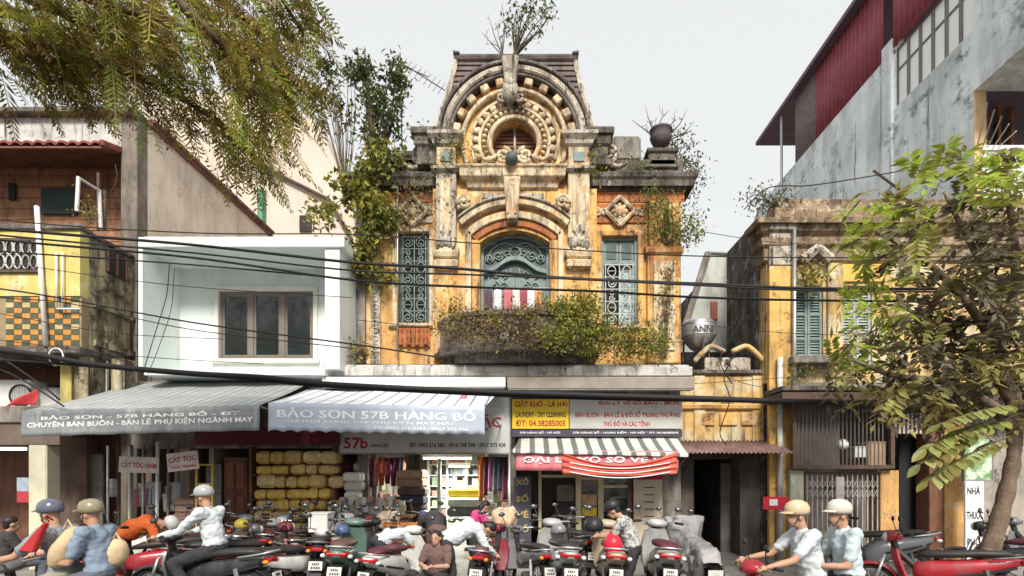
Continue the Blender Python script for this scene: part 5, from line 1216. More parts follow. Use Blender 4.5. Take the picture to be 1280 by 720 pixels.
for py in (594.5, 625, 639, 653, 669): MB().box(x_(312,-.36), x_(416,-.36), -.36, .3, z_(py,-.36)-.0, z_(py,-.36)+.02).build('shelf', m_wood, fs)
for px in (311, 415): MB().box(x_(px,-.3), x_(px,-.3)+.06, -.3, .3, 0, z_(558,-.3)).build('upright', m_wood, fs)
# wooden door left of the rack
dr = thing('panelled_door', 'reddish brown panelled shop door beside the gold bundles', 'door', (x_(294,-.2), -.2, 0))
MB().box(x_(280,-.2), x_(309,-.2), -.2, -.14, 0, z_(572,-.2)).build('leaf', m_wood, dr)
for a in (283, 296):
    for p0, p1 in ((578,612),(620,652)): MB().box(x_(a,-.2), x_(a+10,-.2), -.225, -.201, z_(p1,-.2), z_(p0,-.2)).build('panel', mat('red_brown_panel', (0.24,0.09,0.06), .6, .2, 4), dr, bevel=.008)
yf = thing('yellow_cabinet', 'narrow yellow framed glass cabinet standing by the haircut sign', 'cabinet', at(255, 660, -1.2)); x0, x1 = x_(244,-1.2), x_(266,-1.2)
for a in (x0, x1-.03): MB().box(a, a+.03, -1.2, -1.17, 0, z_(579,-1.2)).build('upright', mat('yellow_paint', (0.60,0.42,0.08), .6, .15), yf)
for py in (580, 604, 628): MB().box(x0+.031, x1-.031, -1.198, -1.172, z_(py,-1.2)-.03, z_(py,-1.2)).build('rail', MATS['yellow_paint'], yf)
MB().box(x0+.02, x1-.02, -.9, -.88, 0, z_(580,-1.2)).build('back', mat('dusty_back', (0.16,0.15,0.14), .8, .4, 9), yf)
# white boxes, counter and shelf goods between
random.seed(31)
ct = thing('shop_counter', 'low cluttered wooden counter in front of the lit shop', 'counter', (x_(465,-.6), -.6, 0))
MB().box(x_(424,-.7), x_(510,-.7), -.7, -.1, 0, z_(644,-.7)-.05).build('base', m_wood, ct); MB().box(x_(420,-.75), x_(514,-.75), -.76, -.05, z_(644,-.7)-.049, z_(644,-.7)).build('top', m_wood, ct)
for k in range(26):
    px = 424 + (k % 13)*6.4 + rnd(-1,1); py = 643 - (13 if k >= 13 else 0)
    c = at(px, 643, -.6); packet(c.x, -.45 + rnd(-.12,.1), z_(644,-.7) + (.19 if k >= 13 else .001), m_(6,-.6), rnd(.12,.2), (.185 if k < 13 else rnd(.08,.2)), 'small carton stacked on the low shop counter', 'cartons on the shop counter', k=(0,0,3,0,2)[k % 5], nm='carton', cat='carton')
stack(440, 626, 20, 3, 12, -.3, .35, [m_whitep, mat('bone', (0.55,0.5,0.42), .8, .1)], 'pale folded stack piled behind the low shop counter', 'pale stacks behind the counter')
stack(451, 602, 16, 2, 12, .3, .3, [m_whitep], 'white carton on the upper shelf of the lit shop', 'white cartons on the upper shelf', 'carton', 'carton')
stack(513, 664, 34, 7, 11, -.2, .45, [mat('fab%d' % k, c, .9, .2, 8) for k, c in enumerate(((0.05,0.04,0.05),(0.07,0.05,0.05),(0.10,0.05,0.05),(0.04,0.04,0.05),(0.08,0.05,0.04),(0.25,0.15,0.10),(0.32,0.2,0.13)))], 'dark folded fabric in the tall pile by the green post', 'tall pile of folded fabric')
stack(580, 622, 42, 1, 12, .3, .5, [mat('bright_yellow_cloth', (0.66,0.48,0.03), .8, .1)], 'bright yellow folded cloth on top of the goods heap', None)
stack(582, 646, 46, 2, 12, .2, .55, [mat('heap_a', (0.10,0.10,0.09), .9, .3, 8), mat('heap_b', (0.36,0.36,0.30), .9, .3, 8)], 'folded goods heaped under the yellow cloth', 'goods heap under the yellow cloth')
stack(600, 668, 50, 2, 11, .0, .5, [mat('heap_c', (0.3,0.28,0.25), .9, .3, 8)], 'grey folded goods at the lit shop threshold', 'grey goods at the threshold')
stack(440, 680, 60, 3, 11, -1.0, .5, [mat('brown_cloth%d' % k, c, .9, .3, 8) for k, c in enumerate(((0.20,0.12,0.10),(0.30,0.2,0.17),(0.14,0.09,0.09)))], 'brown folded cloth on the pavement before the low counter', 'brown cloth before the counter')
stack(378, 688, 80, 2, 10, -.8, .5, [mat('brown_cloth3', (0.26,0.17,0.12), .9, .3, 8)], 'tan folded cloth below the gold bundles', 'tan cloth below the bundles')
stack(230, 668, 26, 5, 9, -.9, .4, [mat('brick_cloth', (0.30,0.17,0.13), .9, .2, 8), mat('brick_cloth2', (0.36,0.24,0.19), .9, .2, 8)], 'brick coloured flat pack in the pile by the yellow cabinet', 'brick coloured packs')
# vertical pipes, bars and sacks in the barber's corner
random.seed(44)
for k in range(9):
    px = 135 + 10*k + rnd(-2,2); mm = [m_alu, m_rust, m_whitep, m_dconc][k % 4]
    tag(MB().tube([(x_(px,-.9), -.9+.1*(k%3), 0), (x_(px,-.9)+rnd(-.03,.03), -.9+.1*(k%3), z_(552+rnd(0,6),-.9))], rnd(.02,.05), 8).build('standing_pipe', mm, smooth=True), ['shiny steel','rusty iron','white plastic','grey concrete coated'][k % 4] + ' pipe standing upright behind the hanging barber signs', 'pipe', 'pipes standing behind the barber signs')
def bag(nm, lab, c, r, m, sq=(1,1,1), cat='sack', neck=True):
    t = thing(nm, lab, cat, c); c = Vector(c)
    def fn(u, v):
        a = 2*PI*u; ph = PI*v; k = 1 + .08*math.sin(5*a+3*v) + .05*math.sin(9*a)
        rr = math.sin(min(PI, ph*1.0))**.5 * r * k * (1.15-.4*v)
        q = Vector((math.cos(a)*rr*sq[0], math.sin(a)*rr*sq[1], r*sq[2]*(1-math.cos(ph))*.85)); q *= 1+.28*mnoise.noise(q*7+c)+.12*mnoise.noise(q*19+c)
        return (c.x+q.x, c.y+q.y, c.z+max(0,q.z))
    MB().sheet(fn, 18, 12).build('bag', m, t, smooth=True)
    if neck: MB().lathe([(r*.12,0),(r*.3,r*.25)], c+Vector((0,0,2*r*sq[2]-.02)), 8).build('neck', m, t)
    return t
m_sackw = mat('white_sack', (0.62,0.60,0.55), .85, .15, 6, .3, 40); m_sackt = mat('tan_sack', (0.46,0.34,0.2), .85, .2, 6, .3, 40)
bag('plastic_sack', 'white plastic sack on the barber shop floor by the pipes', (x_(160,-1.3),-1.3,.0), .36, m_sackw); bag('plastic_sack', 'white bulging sack on the rack beside the gold bundles', (x_(412,-.9),-.9,z_(658,-.9)), .17, m_sackw); bag('plastic_sack', 'cream bulging sack hanging behind the dark shirted person', (x_(484,-1.5),-1.5,z_(655,-1.5)-.1), .2, mat('cream_sack', (0.55,0.42,0.32), .85, .3, 9)); bag('plastic_sack', 'peach printed sack beside the woman in pink', (x_(630,-1.5),-1.5,z_(660,-1.5)), .22, mat('peach_sack', (0.6,0.42,0.28), .8, .3, 9))
for k, px in enumerate((1130,)): pass
oc = thing('orange_stand', 'orange painted wooden stand between the parked motorbikes', 'stand', (x_(497,-1.9), -1.9, 0)); x0, x1 = x_(479,-1.9), x_(524,-1.9)
for a in (x0, x0+.2, x1-.05): MB().box(a, a+.05, -1.9, -1.85, 0, z_(652,-1.9)).build('upright', mat('orange_stain', (0.50,0.19,0.04), .6, .2), oc)
for py in (653, 664, 676): MB().box(x0+.02, x1-.01, -1.93, -1.901, z_(py,-1.9)-.06, z_(py,-1.9)).build('slat', MATS['orange_stain'], oc)

# more stock crowding the lit shop : side shelving of small bags and things hung from the ceiling
random.seed(66)
def sidelab(k): return ('small wrapped packet piled along the left side of the lit shop', 'packets piled on the left side') if k else ('small wrapped packet piled along the right side of the lit shop', 'packets piled on the right side')
for kk, (p0, p1, Y, n) in enumerate(((430,505,.5,60),(596,634,.4,46))):
    lab, grp = sidelab(kk == 0)
    for k in range(n):
        px = rnd(p0,p1); w_ = rnd(.10,.2); row = k % 6
        packet(x_(px,Y), Y+rnd(0,.5), .1+row*.27, w_, .15, rnd(.14,.25), lab, grp, rz=rnd(-.3,.3))
for k in range(10):
    px = 428 + rnd(0,80); c = at(px, 572+rnd(0,8), rnd(-.1,.6)); lump_c = random.choice(cols)
    o = MB().ball((0,0,-.12), (rnd(.05,.09), .05, rnd(.10,.17)), 10, 8).build('hanging_bag', mat('hang%d' % (k % 5), cols[k % 5], .6, .3, 12), smooth=True); o.location = c
    tag(o, names[k % 5] + ' little bag hung under the ceiling of the lit shop', 'bag', 'little bags under the shop ceiling')
# goods hung and piled in the barber's corner
for k in range(9):
    px = rnd(132,225); c = at(px, rnd(596,622), -.75); cm = random.choice(((0.5,0.48,0.45),(0.25,0.2,0.2),(0.4,0.12,0.16),(0.3,0.3,0.33)))
    o = MB().sheet(lambda u, v: ((u-.5)*.26*(1-.2*v), .03*math.sin(7*u+k), -.36*v), 6, 5, .01).build('hung_bag', mat('hung_%.2f' % cm[0], cm, .8, .25, 10), smooth=True); o.location = c
    tag(o, 'limp bag or rag hung among the pipes of the barber corner', 'bag', 'bags hung among the pipes')

ps = thing('wall_poster', 'blue grey and red poster beside the cream column', 'poster', at(29, 628, -1.0))
MB().box(x_(21,-1), x_(37,-1), -1.0, -.98, z_(614,-1), z_(597,-1)).build('upper_half', mat('poster_blue', (0.35,0.42,0.5), .7, .2, 8), ps); MB().box(x_(21,-1), x_(37,-1), -1.0, -.98, z_(628,-1), z_(614,-1)-.001).build('lower_half', mat('poster_red', (0.42,0.05,0.06), .7, .2, 8), ps)
# ---------------------------------------------------------------- vegetation
def leaf(b, p, d, n, L, W, fold=.25):
    """one leaf: base p, direction d, normal n"""
    d = d.normalized(); s = d.cross(n)
    if s.length < 1e-4: s = d.cross(Vector((.3,.5,.8)))
    s.normalize(); u = s.cross(d)
    m1 = p + d*L*.45
    o = len(b.v)
    b.v += [p, m1 + s*W*.5 + u*W*fold, p + d*L, m1 - s*W*.5 + u*W*fold, m1]
    b.f += [(o, o+1, o+4), (o+1, o+2, o+4), (o+4, o+2, o+3), (o, o+4, o+3)]
def rvec(): 
    while True:
        v = Vector((rnd(-1,1), rnd(-1,1), rnd(-1,1)))
        if .05 < v.length < 1: return v.normalized()
def plant(nm, lab, cat, base, blobs, n, size, m, twig=14, tr=.012, clump=None, droop=.3, asp=.45, m2=None, sig=.13, up=.2):
    t = thing(nm, lab, cat, base); base = Vector(base)
    fb = [MB(), MB()]; st = MB(); tot = sum(bl[2] if len(bl) > 2 else 1 for bl in blobs); cl = []
    for bl in blobs:
        c, r = Vector(bl[0]), bl[1]; wgt = bl[2] if len(bl) > 2 else 1
        k = max(2, int((clump or n/14) * wgt/tot))
        for _ in range(k):
            v = rvec() * (random.random()**.45); cl.append((c + Vector((v.x*r[0], v.y*r[1], v.z*r[2])), c))
    per = max(3, int(n/len(cl)))
    for q, (p, c) in enumerate(cl):
        for _ in range(int(per*rnd(.5,1.5))):
            pp = p + Vector((random.gauss(0,sig), random.gauss(0,sig), random.gauss(0,sig)))
            d = rvec() + (p-c)*.6 + Vector((0,0,up-droop))
            leaf(fb[1 if (m2 and q % 3 == 0) else 0], pp, d, rvec()+Vector((0,-.5,1)), size*rnd(.6,1.25), size*asp*rnd(.7,1.2))
    for q in range(min(twig, len(cl))):
        p, c = cl[(q*7) % len(cl)]
        mid = base*.45 + p*.55 + Vector((rnd(-.1,.1), rnd(-.1,.1), rnd(0,.15)))
        st.tube(catmull([base + Vector((rnd(-.04,.04), rnd(-.04,.04), 0)), mid, p], 4), [tr*(1-.75*k/8) for k in range(9)], 4)
    fb[0].build('foliage', m, t, fix=False)
    if m2 and fb[1].v: fb[1].build('foliage', m2, t, fix=False)
    if st.v: st.build('stem', m_stem, t)
    return t
def bl(px, py, rx, ry, Y, dy=.35, wgt=1): return (at(px,py,Y), (m_(rx,Y), dy, m_(ry,Y)), wgt)
random.seed(101)
plant('roof_tree', 'small wild tree rooted on top of the arched gable roof', 'tree', at(643,70,1.2), [bl(672,18,22,17,1.2,.4,2), bl(640,30,12,14,1.2), bl(655,48,18,8,1.2,.3,.6)], 420, .12, m_leaf_d, 16, .022, m2=m_leaf_g, sig=.11)
# bare twigs on the roof tree's other side
def twigs(nm, lab, cat, base, tips, r=.014, m=m_stem, sub=3):
    b = MB(); base = Vector(base)
    t = thing(nm, lab, cat, base)
    for tp in tips:
        tp = Vector(tp); mid = base*.5+tp*.5+Vector((rnd(-.12,.12), rnd(-.1,.1), rnd(-.05,.1)))
        pts = catmull([base, mid, tp], 5); b.tube(pts, [r*(1-.8*k/10) for k in range(11)], 4)
        for _ in range(sub):
            k = random.randrange(3,10); e = pts[k] + (rvec()*.5+Vector((0,0,.5)))*rnd(.12,.3); b.tube([pts[k], (pts[k]+e)/2+rvec()*.03, e], [r*.4,r*.3,r*.15], 4)
    b.build('twig', m, t); return t
twigs('dead_shrub', 'bare grey twigs standing on the gable roof beside the wild tree', 'shrub', at(628,70,1.1), [at(px,py,1.1) for px, py in ((602,40),(610,18),(620,30),(628,8),(636,25),(606,55))], .016)
twigs('dead_shrub', 'leafless branching shrub behind the corner flower pot', 'shrub', at(825,178,.4), [at(px,py,.4) for px, py in ((790,150),(806,131),(815,150),(832,142),(845,150),(858,138),(868,152),(862,165))], .02, sub=5)
pot = thing('flower_pot', 'round dark clay flower pot on the corner pedestal', 'flower pot', at(826,184,.25)); MB().lathe([(.12,0),(.19,.08),(.24,.2),(.22,.32),(.25,.34),(.25,.37),(.21,.37),(.2,.3)], at(826,184,.25), 18).build('bowl', mat('dark_clay', (0.10,0.075,0.085), .7, .3), pot, smooth=True)
MB().lathe([(.01,.33),(.2,.33)], at(826,184,.25), 14).build('soil', m_dark, pot)
plant('parapet_shrub', 'dark leafy shrub spilling off the right end of the cornice', 'shrub', at(846,205,.2), [bl(858,195,14,28,.2,.3,1.4), bl(866,222,10,25,.1,.25), bl(838,178,14,10,.3)], 620, .10, m_leaf_d, 14, m2=m_leaf_g)
plant('hanging_shrub', 'rounded green bush growing out of the right corner pilaster', 'shrub', at(832,305,-.1), [bl(836,282,34,24,-.25,.35,2), bl(862,292,14,14,-.25), bl(820,262,14,10,-.1,.2,.5)], 1100, .09, m_leaf_g, 14, .02, m2=m_leaf_y)
plant('ledge_weed', 'yellow green weed on the cornice beside the right scroll', 'weed', at(746,222,-.2), [bl(746,205,7,16,-.3,.15)], 160, .09, m_leaf_y, 6)
plant('ledge_weed', 'yellow green weed hanging under the right wing cornice', 'weed', at(815,236,-.2), [bl(818,243,18,9,-.3,.15)], 220, .085, m_leaf_g, 6)
plant('ledge_weed', 'small weed tuft on the parapet before the mossy block', 'weed', at(808,212,-.1), [bl(805,207,14,6,-.2,.12)], 130, .08, m_leaf_g, 5)
plant('ledge_weed', 'weed growing from the left capital beside the round window', 'weed', at(566,195,-.4), [bl(563,188,12,8,-.5,.15), bl(588,190,8,6,-.5,.1,.5)], 170, .085, m_leaf_y, 6)
plant('ledge_weed', 'weed on the left entablature by the tall shrub', 'weed', at(545,205,-.3), [bl(532,172,10,8,-.35,.15,.6), bl(548,214,8,12,-.4,.1)], 150, .09, m_leaf_g, 6)
# the big growth on the left wing
plant('wing_tree', 'tall wild tree growing from the left wing roof beside the aerial', 'tree', at(470,225,.5), [bl(457,92,9,22,.5,.3,1.2), bl(497,98,9,30,.5,.3,1.3), bl(470,130,22,24,.5,.4,1.6), bl(490,150,20,22,.5,.4), bl(462,170,20,15,.4,.35)], 1700, .15, m_leaf_d, 26, .03, m2=m_leaf_g, sig=.11, up=.35)
plant('wing_sapling', 'thin grey sapling with sparse leaves leaning out left of the wing', 'sapling', at(432,240,.6), [bl(410,112,16,26,.6,.3,1), bl(402,88,14,8,.6,.3,.6), bl(437,90,10,8,.6,.2,.5), bl(428,150,18,30,.6,.3,.6)], 480, .15, m_leaf_d, 20, .013, sig=.09)
plant('wing_creeper', 'broad yellow green creeper hanging down the left wing wall', 'creeper', at(470,235,-.1), [bl(470,205,32,22,-.25,.3,2), bl(440,235,24,20,-.3,.3,1.2), bl(470,265,26,25,-.3,.25,1.6), bl(460,300,20,22,-.35,.2,1.2), bl(400,268,24,14,-.5,.2,.6), bl(455,330,14,22,-.3,.15,.8), bl(480,345,8,12,-.25,.12,.3)], 2300, .15, m_leaf_y, 30, .018, droop=.7, asp=.6, m2=m_leaf_g, sig=.12)
plant('wing_creeper', 'brown withered creeper over the carved frieze left of the bay', 'creeper', at(510,240,-.1), [bl(520,235,20,20,-.25,.2,1), bl(505,270,18,16,-.2,.15,1), bl(548,255,8,30,-.3,.12,.8)], 520, .085, m_leaf_b, 10, droop=.5, m2=m_leaf_y)
plant('ledge_weed', 'reddish leaf tuft at the foot of the left pilaster', 'weed', at(455,452,-.5), [bl(452,440,14,9,-.5,.2)], 150, .12, m_leaf_b, 6, m2=m_leaf_y)
# balcony planting
plant('balcony_plant', 'dense yellow green bushes overflowing the right half of the balcony', 'shrub', at(735,425,-.9), [bl(715,395,26,18,-1.1,.3,1.6), bl(700,420,26,18,-1.35,.25,1.2), bl(745,420,30,22,-1.1,.35,2), bl(785,428,30,18,-.8,.35,1.6), bl(815,432,22,14,-.6,.3,1), bl(735,380,18,10,-1.0,.25,.7), bl(690,385,16,10,-1.1,.2,.6)], 5200, .09, m_leaf_y, 40, .014, droop=.15, m2=m_leaf_g, sig=.11)
plant('balcony_plant', 'brown and purple straggly plants along the left half of the balcony', 'shrub', at(610,415,-1.1), [bl(580,400,26,14,-1.15,.2,1.2), bl(620,398,28,14,-1.3,.2,1.2), bl(655,395,26,14,-1.35,.2,1.2), bl(560,415,18,14,-.9,.2,.8), bl(650,412,24,8,-1.4,.15,.6), bl(600,420,40,10,-1.45,.12,1.2), bl(660,425,30,8,-1.45,.12,.8)], 3000, .075, m_leaf_b, 36, .01, droop=.1, m2=m_leaf_y, sig=.1)
plant('pilaster_creeper', 'thin creeper climbing the right corner pilaster', 'creeper', at(830,448,-.25), [bl(832,365,10,26,-.22,.08,1), bl(828,410,14,26,-.25,.12,1.2), bl(835,340,8,8,-.2,.08,.5), bl(800,380,6,12,-.15,.08,.3)], 620, .075, m_leaf_y, 14, .01, m2=m_leaf_b, sig=.08)
plant('wall_weed', 'yellow weed rooted in the ochre wall left of the door', 'weed', at(562,392,-.35), [bl(562,385,12,12,-.5,.12)], 110, .09, m_leaf_y, 6)
# right house plants
plant('cornice_shrub', 'straggly dark shrub on the left corner of the mossy cornice', 'shrub', at(972,262,-.1), [bl(955,250,20,10,-.1,.25,1), bl(982,248,16,9,-.1,.25,1), bl(938,248,8,8,-.1,.2,.5)], 420, .085, m_leaf_d, 16, .015, m2=m_leaf_b)
plant('wall_fern', 'bright green fern over the first shuttered window', 'fern', at(1012,358,-.05), [bl(1013,348,18,11,-.2,.15)], 220, .13, m_leaf_y, 8)
plant('wall_weed', 'small weed under the shuttered window of the mossy house', 'weed', at(1000,472,-.3), [bl(1000,466,12,6,-.35,.12)], 110, .09, m_leaf_g, 5)
plant('balcony_weed', 'little green weed on the yellow balcony corner', 'weed', at(113,280,-1.0), [bl(112,262,5,12,-1.0,.08)], 60, .08, m_leaf_y, 5)
plant('roof_weed', 'thin upright weed on the cornice before the grey block', 'weed', at(1168,245,0), [bl(1168,225,4,18,0,.08)], 60, .08, m_leaf_d, 4)

# big overhanging tree : feathery fronds
def frond(b, p, d, L, droop, npair=13, w=.016):
    d = d.normalized(); side = d.cross(Vector((0,0,1)))
    if side.length < .05: side = Vector((1,0,0))
    side.normalize(); tilt = rnd(-.7,.7)
    pts = []
    for k in range(npair+1):
        t = k/npair; pts.append(p + d*L*t + Vector((0,0,-droop*L*t*t)))
    nrm = (side.cross(d)).normalized(); side = (side*math.cos(tilt) + nrm*math.sin(tilt)).normalized()
    for k in range(1, npair+1):
        t = k/npair; tang = (pts[k]-pts[k-1]).normalized(); pl = L*.30*math.sin(PI*(.12+.8*t))**.7
        for s in (-1,1):
            if random.random() < .12: continue
            q = pts[k]; dd = (side*s*.85 + tang*rnd(.35,.75) + Vector((0,0,-.22)) + rvec()*.16).normalized(); e = q + dd*pl; wv = tang*w*L/.45
            o = len(b.v); mid = q+dd*pl*.5
            b.v += [q, mid+wv, e, mid-wv]; b.f += [(o,o+1,o+2,o+3)]
    o = len(b.v); sv = side*.004
    for k in range(npair):
        a, c = pts[k], pts[k+1]; o = len(b.v); b.v += [a-sv, a+sv, c+sv, c-sv]; b.f += [(o,o+1,o+2,o+3)]
random.seed(77)
OT = thing('feathery_tree', 'large tree with feathery drooping fronds overhanging from the top corner', 'tree', (-6.6, -8.6, -.12))
tb = MB(); tb.tube(catmull([(-6.6,-8.6,-.12),(-6.55,-8.55,1.5),(-6.4,-8.45,3.2),(-6.1,-8.2,4.6)],6), [.3-.008*k for k in range(19)], 12)
cr = [MB(), MB(), MB()]
brs = [([(-150,-110),(60,-20),(200,25),(320,70),(372,120)],-7.2), ([(-160,0),(30,50),(170,95),(270,150),(325,205)],-6.9), ([(-100,-160),(150,-70),(320,-30),(378,40)],-6.8), ([(-170,0),(-30,40),(40,70),(90,85)],-7.2), ([(100,-110),(230,10),(290,70),(350,160)],-7.4), ([(-150,-60),(40,0),(120,40),(180,60)],-6.6), ([(-60,-150),(60,-60),(140,0),(230,100)],-7.0), ([(0,-150),(180,-60),(290,10),(345,70)],-6.4), ([(-160,-40),(20,20),(90,60),(140,85)],-6.2)]
for pl, Y in brs:
    pts = catmull([at(px,py,Y+.25*k) for k, (px,py) in enumerate(pl)], 7)
    n = len(pts); tb.tube([Vector((-6.1,-8.2,4.6)), (Vector((-6.1,-8.2,4.6))+pts[0])/2+Vector((0,0,.3)), pts[0]], [.14,.09,.05], 7); tb.tube(pts, [.045*(1-.85*k/n)+.006 for k in range(n)], 6)
    for k in range(2, n):
        for _ in range(8 if k > n*.4 else 5):
            tang = (pts[min(k+1,n-1)]-pts[k-1]).normalized()
            d = tang*.7 + rvec()*.8 + Vector((.1,0,-.15)); p = pts[k] + rvec()*rnd(.02,.3)
            mi = random.choice((0,0,1,1,2))
            frond(cr[mi], p, d, rnd(.2,.42), rnd(.2,.7), random.choice((10,12,15)))
tb.build('trunk', m_bark, OT, smooth=True)
m_fr = [mat('frond_olive', (0.27,0.235,0.04), .6, .25, 3, island=.3, trans=.4), mat('frond_brown_olive', (0.20,0.145,0.04), .6, .25, 3, island=.3, trans=.35), mat('frond_green', (0.27,0.34,0.045), .6, .25, 3, island=.3, trans=.45)]
for k in range(3): tag(cr[k].build('crown', m_fr[k], OT, fix=False), kind='stuff')

# tree on the right : compound leaves
def compound(b, p, d, L, npair=5, lw=.066, ll=.155, droop=.35, sink=None):
    d = d.normalized(); side = d.cross(Vector((0,0,1))); side = side.normalized() if side.length > .05 else Vector((1,0,0)); up = side.cross(d)
    for k in range(npair+1):
        t = .15+.85*k/npair; q = p + d*L*t + Vector((0,0,-droop*L*t*t))
        for s in ((-1,1) if k < npair else (0,)):
            dd = side*s*.85 + d*.55 + Vector((0,0,-.35)) + rvec()*.12
            if sink is not None: sink.append((q, dd, ll*rnd(.85,1.15), lw))
            else: leaf(b, q, dd, up + rvec()*.3, ll*rnd(.75,1.15), lw*rnd(.8,1.1), .12)
    return [p + d*L*t + Vector((0,0,-droop*L*t*t)) for t in (0,.3,.6,1)]
random.seed(303)
RT_ = thing('street_tree', 'leafy street tree with leaning trunk beside the pharmacy sign', 'tree', (x_(1222,-4.6), -4.6, 0))
Yt_ = -4.6
tr = [at(1218,800,Yt_), at(1231,715,Yt_), at(1246,660,Yt_), at(1259,610,Yt_), at(1268,560,Yt_), at(1264,500,Yt_), at(1250,440,Yt_)]
tb = MB(); pts = catmull(tr, 5); tb.tube(pts, [(.122-.0022*k)*(1+.10*math.sin(k*1.9)+.06*math.sin(k*4.3)) for k in range(len(pts))], 12)
lim = [[(1262,500),(1230,450),(1180,410),(1120,380)],[(1255,450),(1210,380),(1150,320),(1095,290)],[(1250,440),(1240,360),(1200,280),(1180,240)],[(1262,520),(1190,480),(1120,470),(1065,450)],[(1255,430),(1270,330),(1260,240),(1262,205)],[(1263,540),(1300,470),(1330,400),(1340,300)],[(1262,530),(1220,500),(1160,500),(1110,490)]]
tips = []
for kk, l in enumerate(lim):
    lp = catmull([at(px,py,Yt_+.15*i*((-1)**kk)) for i, (px,py) in enumerate(l)], 6); n = len(lp)
    tb.tube(lp, [.06*(1-.85*k/n)+.006 for k in range(n)], 6); tips += lp[4:]
tb.build('trunk', m_bark, RT_, smooth=True)
ca_ = MB(); cb_ = MB(); cc_ = MB()
for p in tips:
    for _ in range(3):
        q = p + Vector((rnd(-.35,.35), rnd(-.5,.5), rnd(-.35,.35))); d = rvec()+Vector((-.3,-.2,-.05)); compound(random.choice((ca_,ca_,cb_)), q, d, rnd(.28,.42))
for px, py, rx, ry, n, mi in ((1190,400,85,75,44,0),(1240,330,60,80,30,0),(1120,420,60,50,16,0),(1095,330,50,40,14,2),(1085,285,30,25,8,2),(1075,445,45,30,12,2),(1200,225,70,22,20,2),(1140,260,60,22,14,2),(1265,230,25,40,14,2),(1240,470,60,40,26,1),(1120,490,55,28,18,1),(1100,375,40,25,12,2),(1265,420,40,80,24,0)):
    for _ in range(n):
        v = rvec()*random.random()**.4; q = at(px+v.x*rx, py+v.z*ry, Yt_+v.y*.9); compound((ca_, cb_, cc_)[mi], q, rvec()*.8+Vector((-.35,-.25,-.05)), rnd(.28,.45), ll=rnd(.14,.2))
m_t = [mat('tree_leaf_dark', (0.14,0.12,0.075), .5, .25, 4, island=.5, trans=.4), mat('tree_leaf_olive', (0.30,0.27,0.09), .5, .25, 4, island=.4, trans=.45), mat('tree_leaf_bright', (0.32,0.40,0.06), .45, .25, 4, island=.35, trans=.5)]
for b_, m in ((ca_, m_t[0]), (cb_, m_t[1]), (cc_, m_t[2])): tag(b_.build('crown', m, RT_, fix=False), kind='stuff')
# near drooping spray, leaf by leaf
lm = MB(); ol = [(0,0),(.12,.10),(.32,.21),(.55,.23),(.78,.15),(1,0)]
lm.v = [Vector((x,0,-.10*x*x)) for x, w in ol] + [Vector((x,w,.05*w*4-.10*x*x)) for x, w in ol[1:-1]] + [Vector((x,-w,.05*w*4-.10*x*x)) for x, w in ol[1:-1]]
for o6 in (6, 10):
    lm.f += [(0,1,o6), (1,2,o6+1,o6), (2,3,o6+2,o6+1), (3,4,o6+3,o6+2), (4,5,o6+3)]
lme = lm.mesh('leaf'); lme.materials.append(mat('tree_leaf_spray', (0.27,0.30,0.09), .4, .25, 4, island=.3, trans=.35)); lmes = [lme]
for q_, c_ in enumerate(((0.17,0.19,0.055),(0.33,0.36,0.12),(0.22,0.20,0.06))):
    l2 = lme.copy(); l2.materials.clear(); l2.materials.append(mat('tree_leaf_spray%d' % q_, c_, .45, .3, 6, trans=.35)); lmes.append(l2)
sk = []; tw = MB()
for (pa, pb, dr_) in (((1268,520),(1150,562),.25),((1275,505),(1175,515),.1),((1262,545),(1160,585),.2),((1240,525),(1158,548),.2)):
    a, c = at(*pa,-5.3), at(*pb,-5.55); pp = compound(None, a, c-a, (c-a).length, 12, .06, .21, .12, sk); tw.tube(pp, .006, 4)
tw.build('twig', m_stem, RT_)
for k, (q, dd, L, lw) in enumerate(sk):
    o = bpy.data.objects.new('leaf', random.choice(lmes)); COL.objects.link(o); o.parent = RT_
    x = dd.normalized(); n_ = (Vector((0,-.4,1))+rvec()*.3); y = n_.cross(x).normalized(); z = x.cross(y)
    o.matrix_local = Matrix.Translation(q - RT_.location) @ Matrix((x,y,z)).transposed().to_4x4() @ Matrix.Diagonal((L,L,L,1))

# ---------------------------------------------------------------- cables, aerial
def cable(pl, Y, r, lab, nm='overhead_cable'):
    pts = catmull([at(px,py,Y) for px,py in pl], 8); tag(MB().tube(pts, r, 6).build(nm, m_cable, smooth=True), lab, 'cable')
cable([(-300,240),(0,275),(240,291),(440,293),(592,304),(743,314),(870,320),(1060,322),(1500,318)], -3.0, .009, 'thin overhead wire passing the top of the house door fanlight')
cable([(-300,255),(0,286),(240,306),(440,328),(564,335),(698,347),(880,355),(1060,361),(1500,360)], -3.2, .022, 'thick upper overhead cable crossing in front of the door transom')
cable([(-300,262),(0,294),(240,316),(440,338),(578,343),(743,350),(880,357),(1060,364),(1500,365)], -3.25, .014, 'medium overhead cable running just under the thick upper one')
cable([(-300,270),(0,300),(240,322),(440,350),(592,359),(743,364),(880,372),(1060,376),(1500,380)], -3.1, .018, 'lower overhead cable crossing over the middle of the tall windows')
cable([(-300,290),(0,314),(240,331),(440,349)], -3.05, .012, 'short overhead cable ending at the creeper covered corner')
cable([(-300,335),(0,361),(240,403),(447,431),(545,446)], -2.9, .013, 'cable drooping across the white house window to the balcony')
cable([(-300,350),(0,372),(90,380),(240,412),(445,436)], -2.85, .008, 'thin wire drooping across the white house front')
cable([(-300,415),(0,438),(120,456),(240,467),(330,472),(420,481),(640,491),(870,498),(1060,503),(1500,505)], -3.4, .045, 'heavy black cable bundle sagging just above the awnings')
cable([(-300,440),(0,450),(160,462),(330,476),(420,484),(640,495),(870,501),(1500,508)], -3.35, .02, 'second black cable strapped under the heavy bundle')
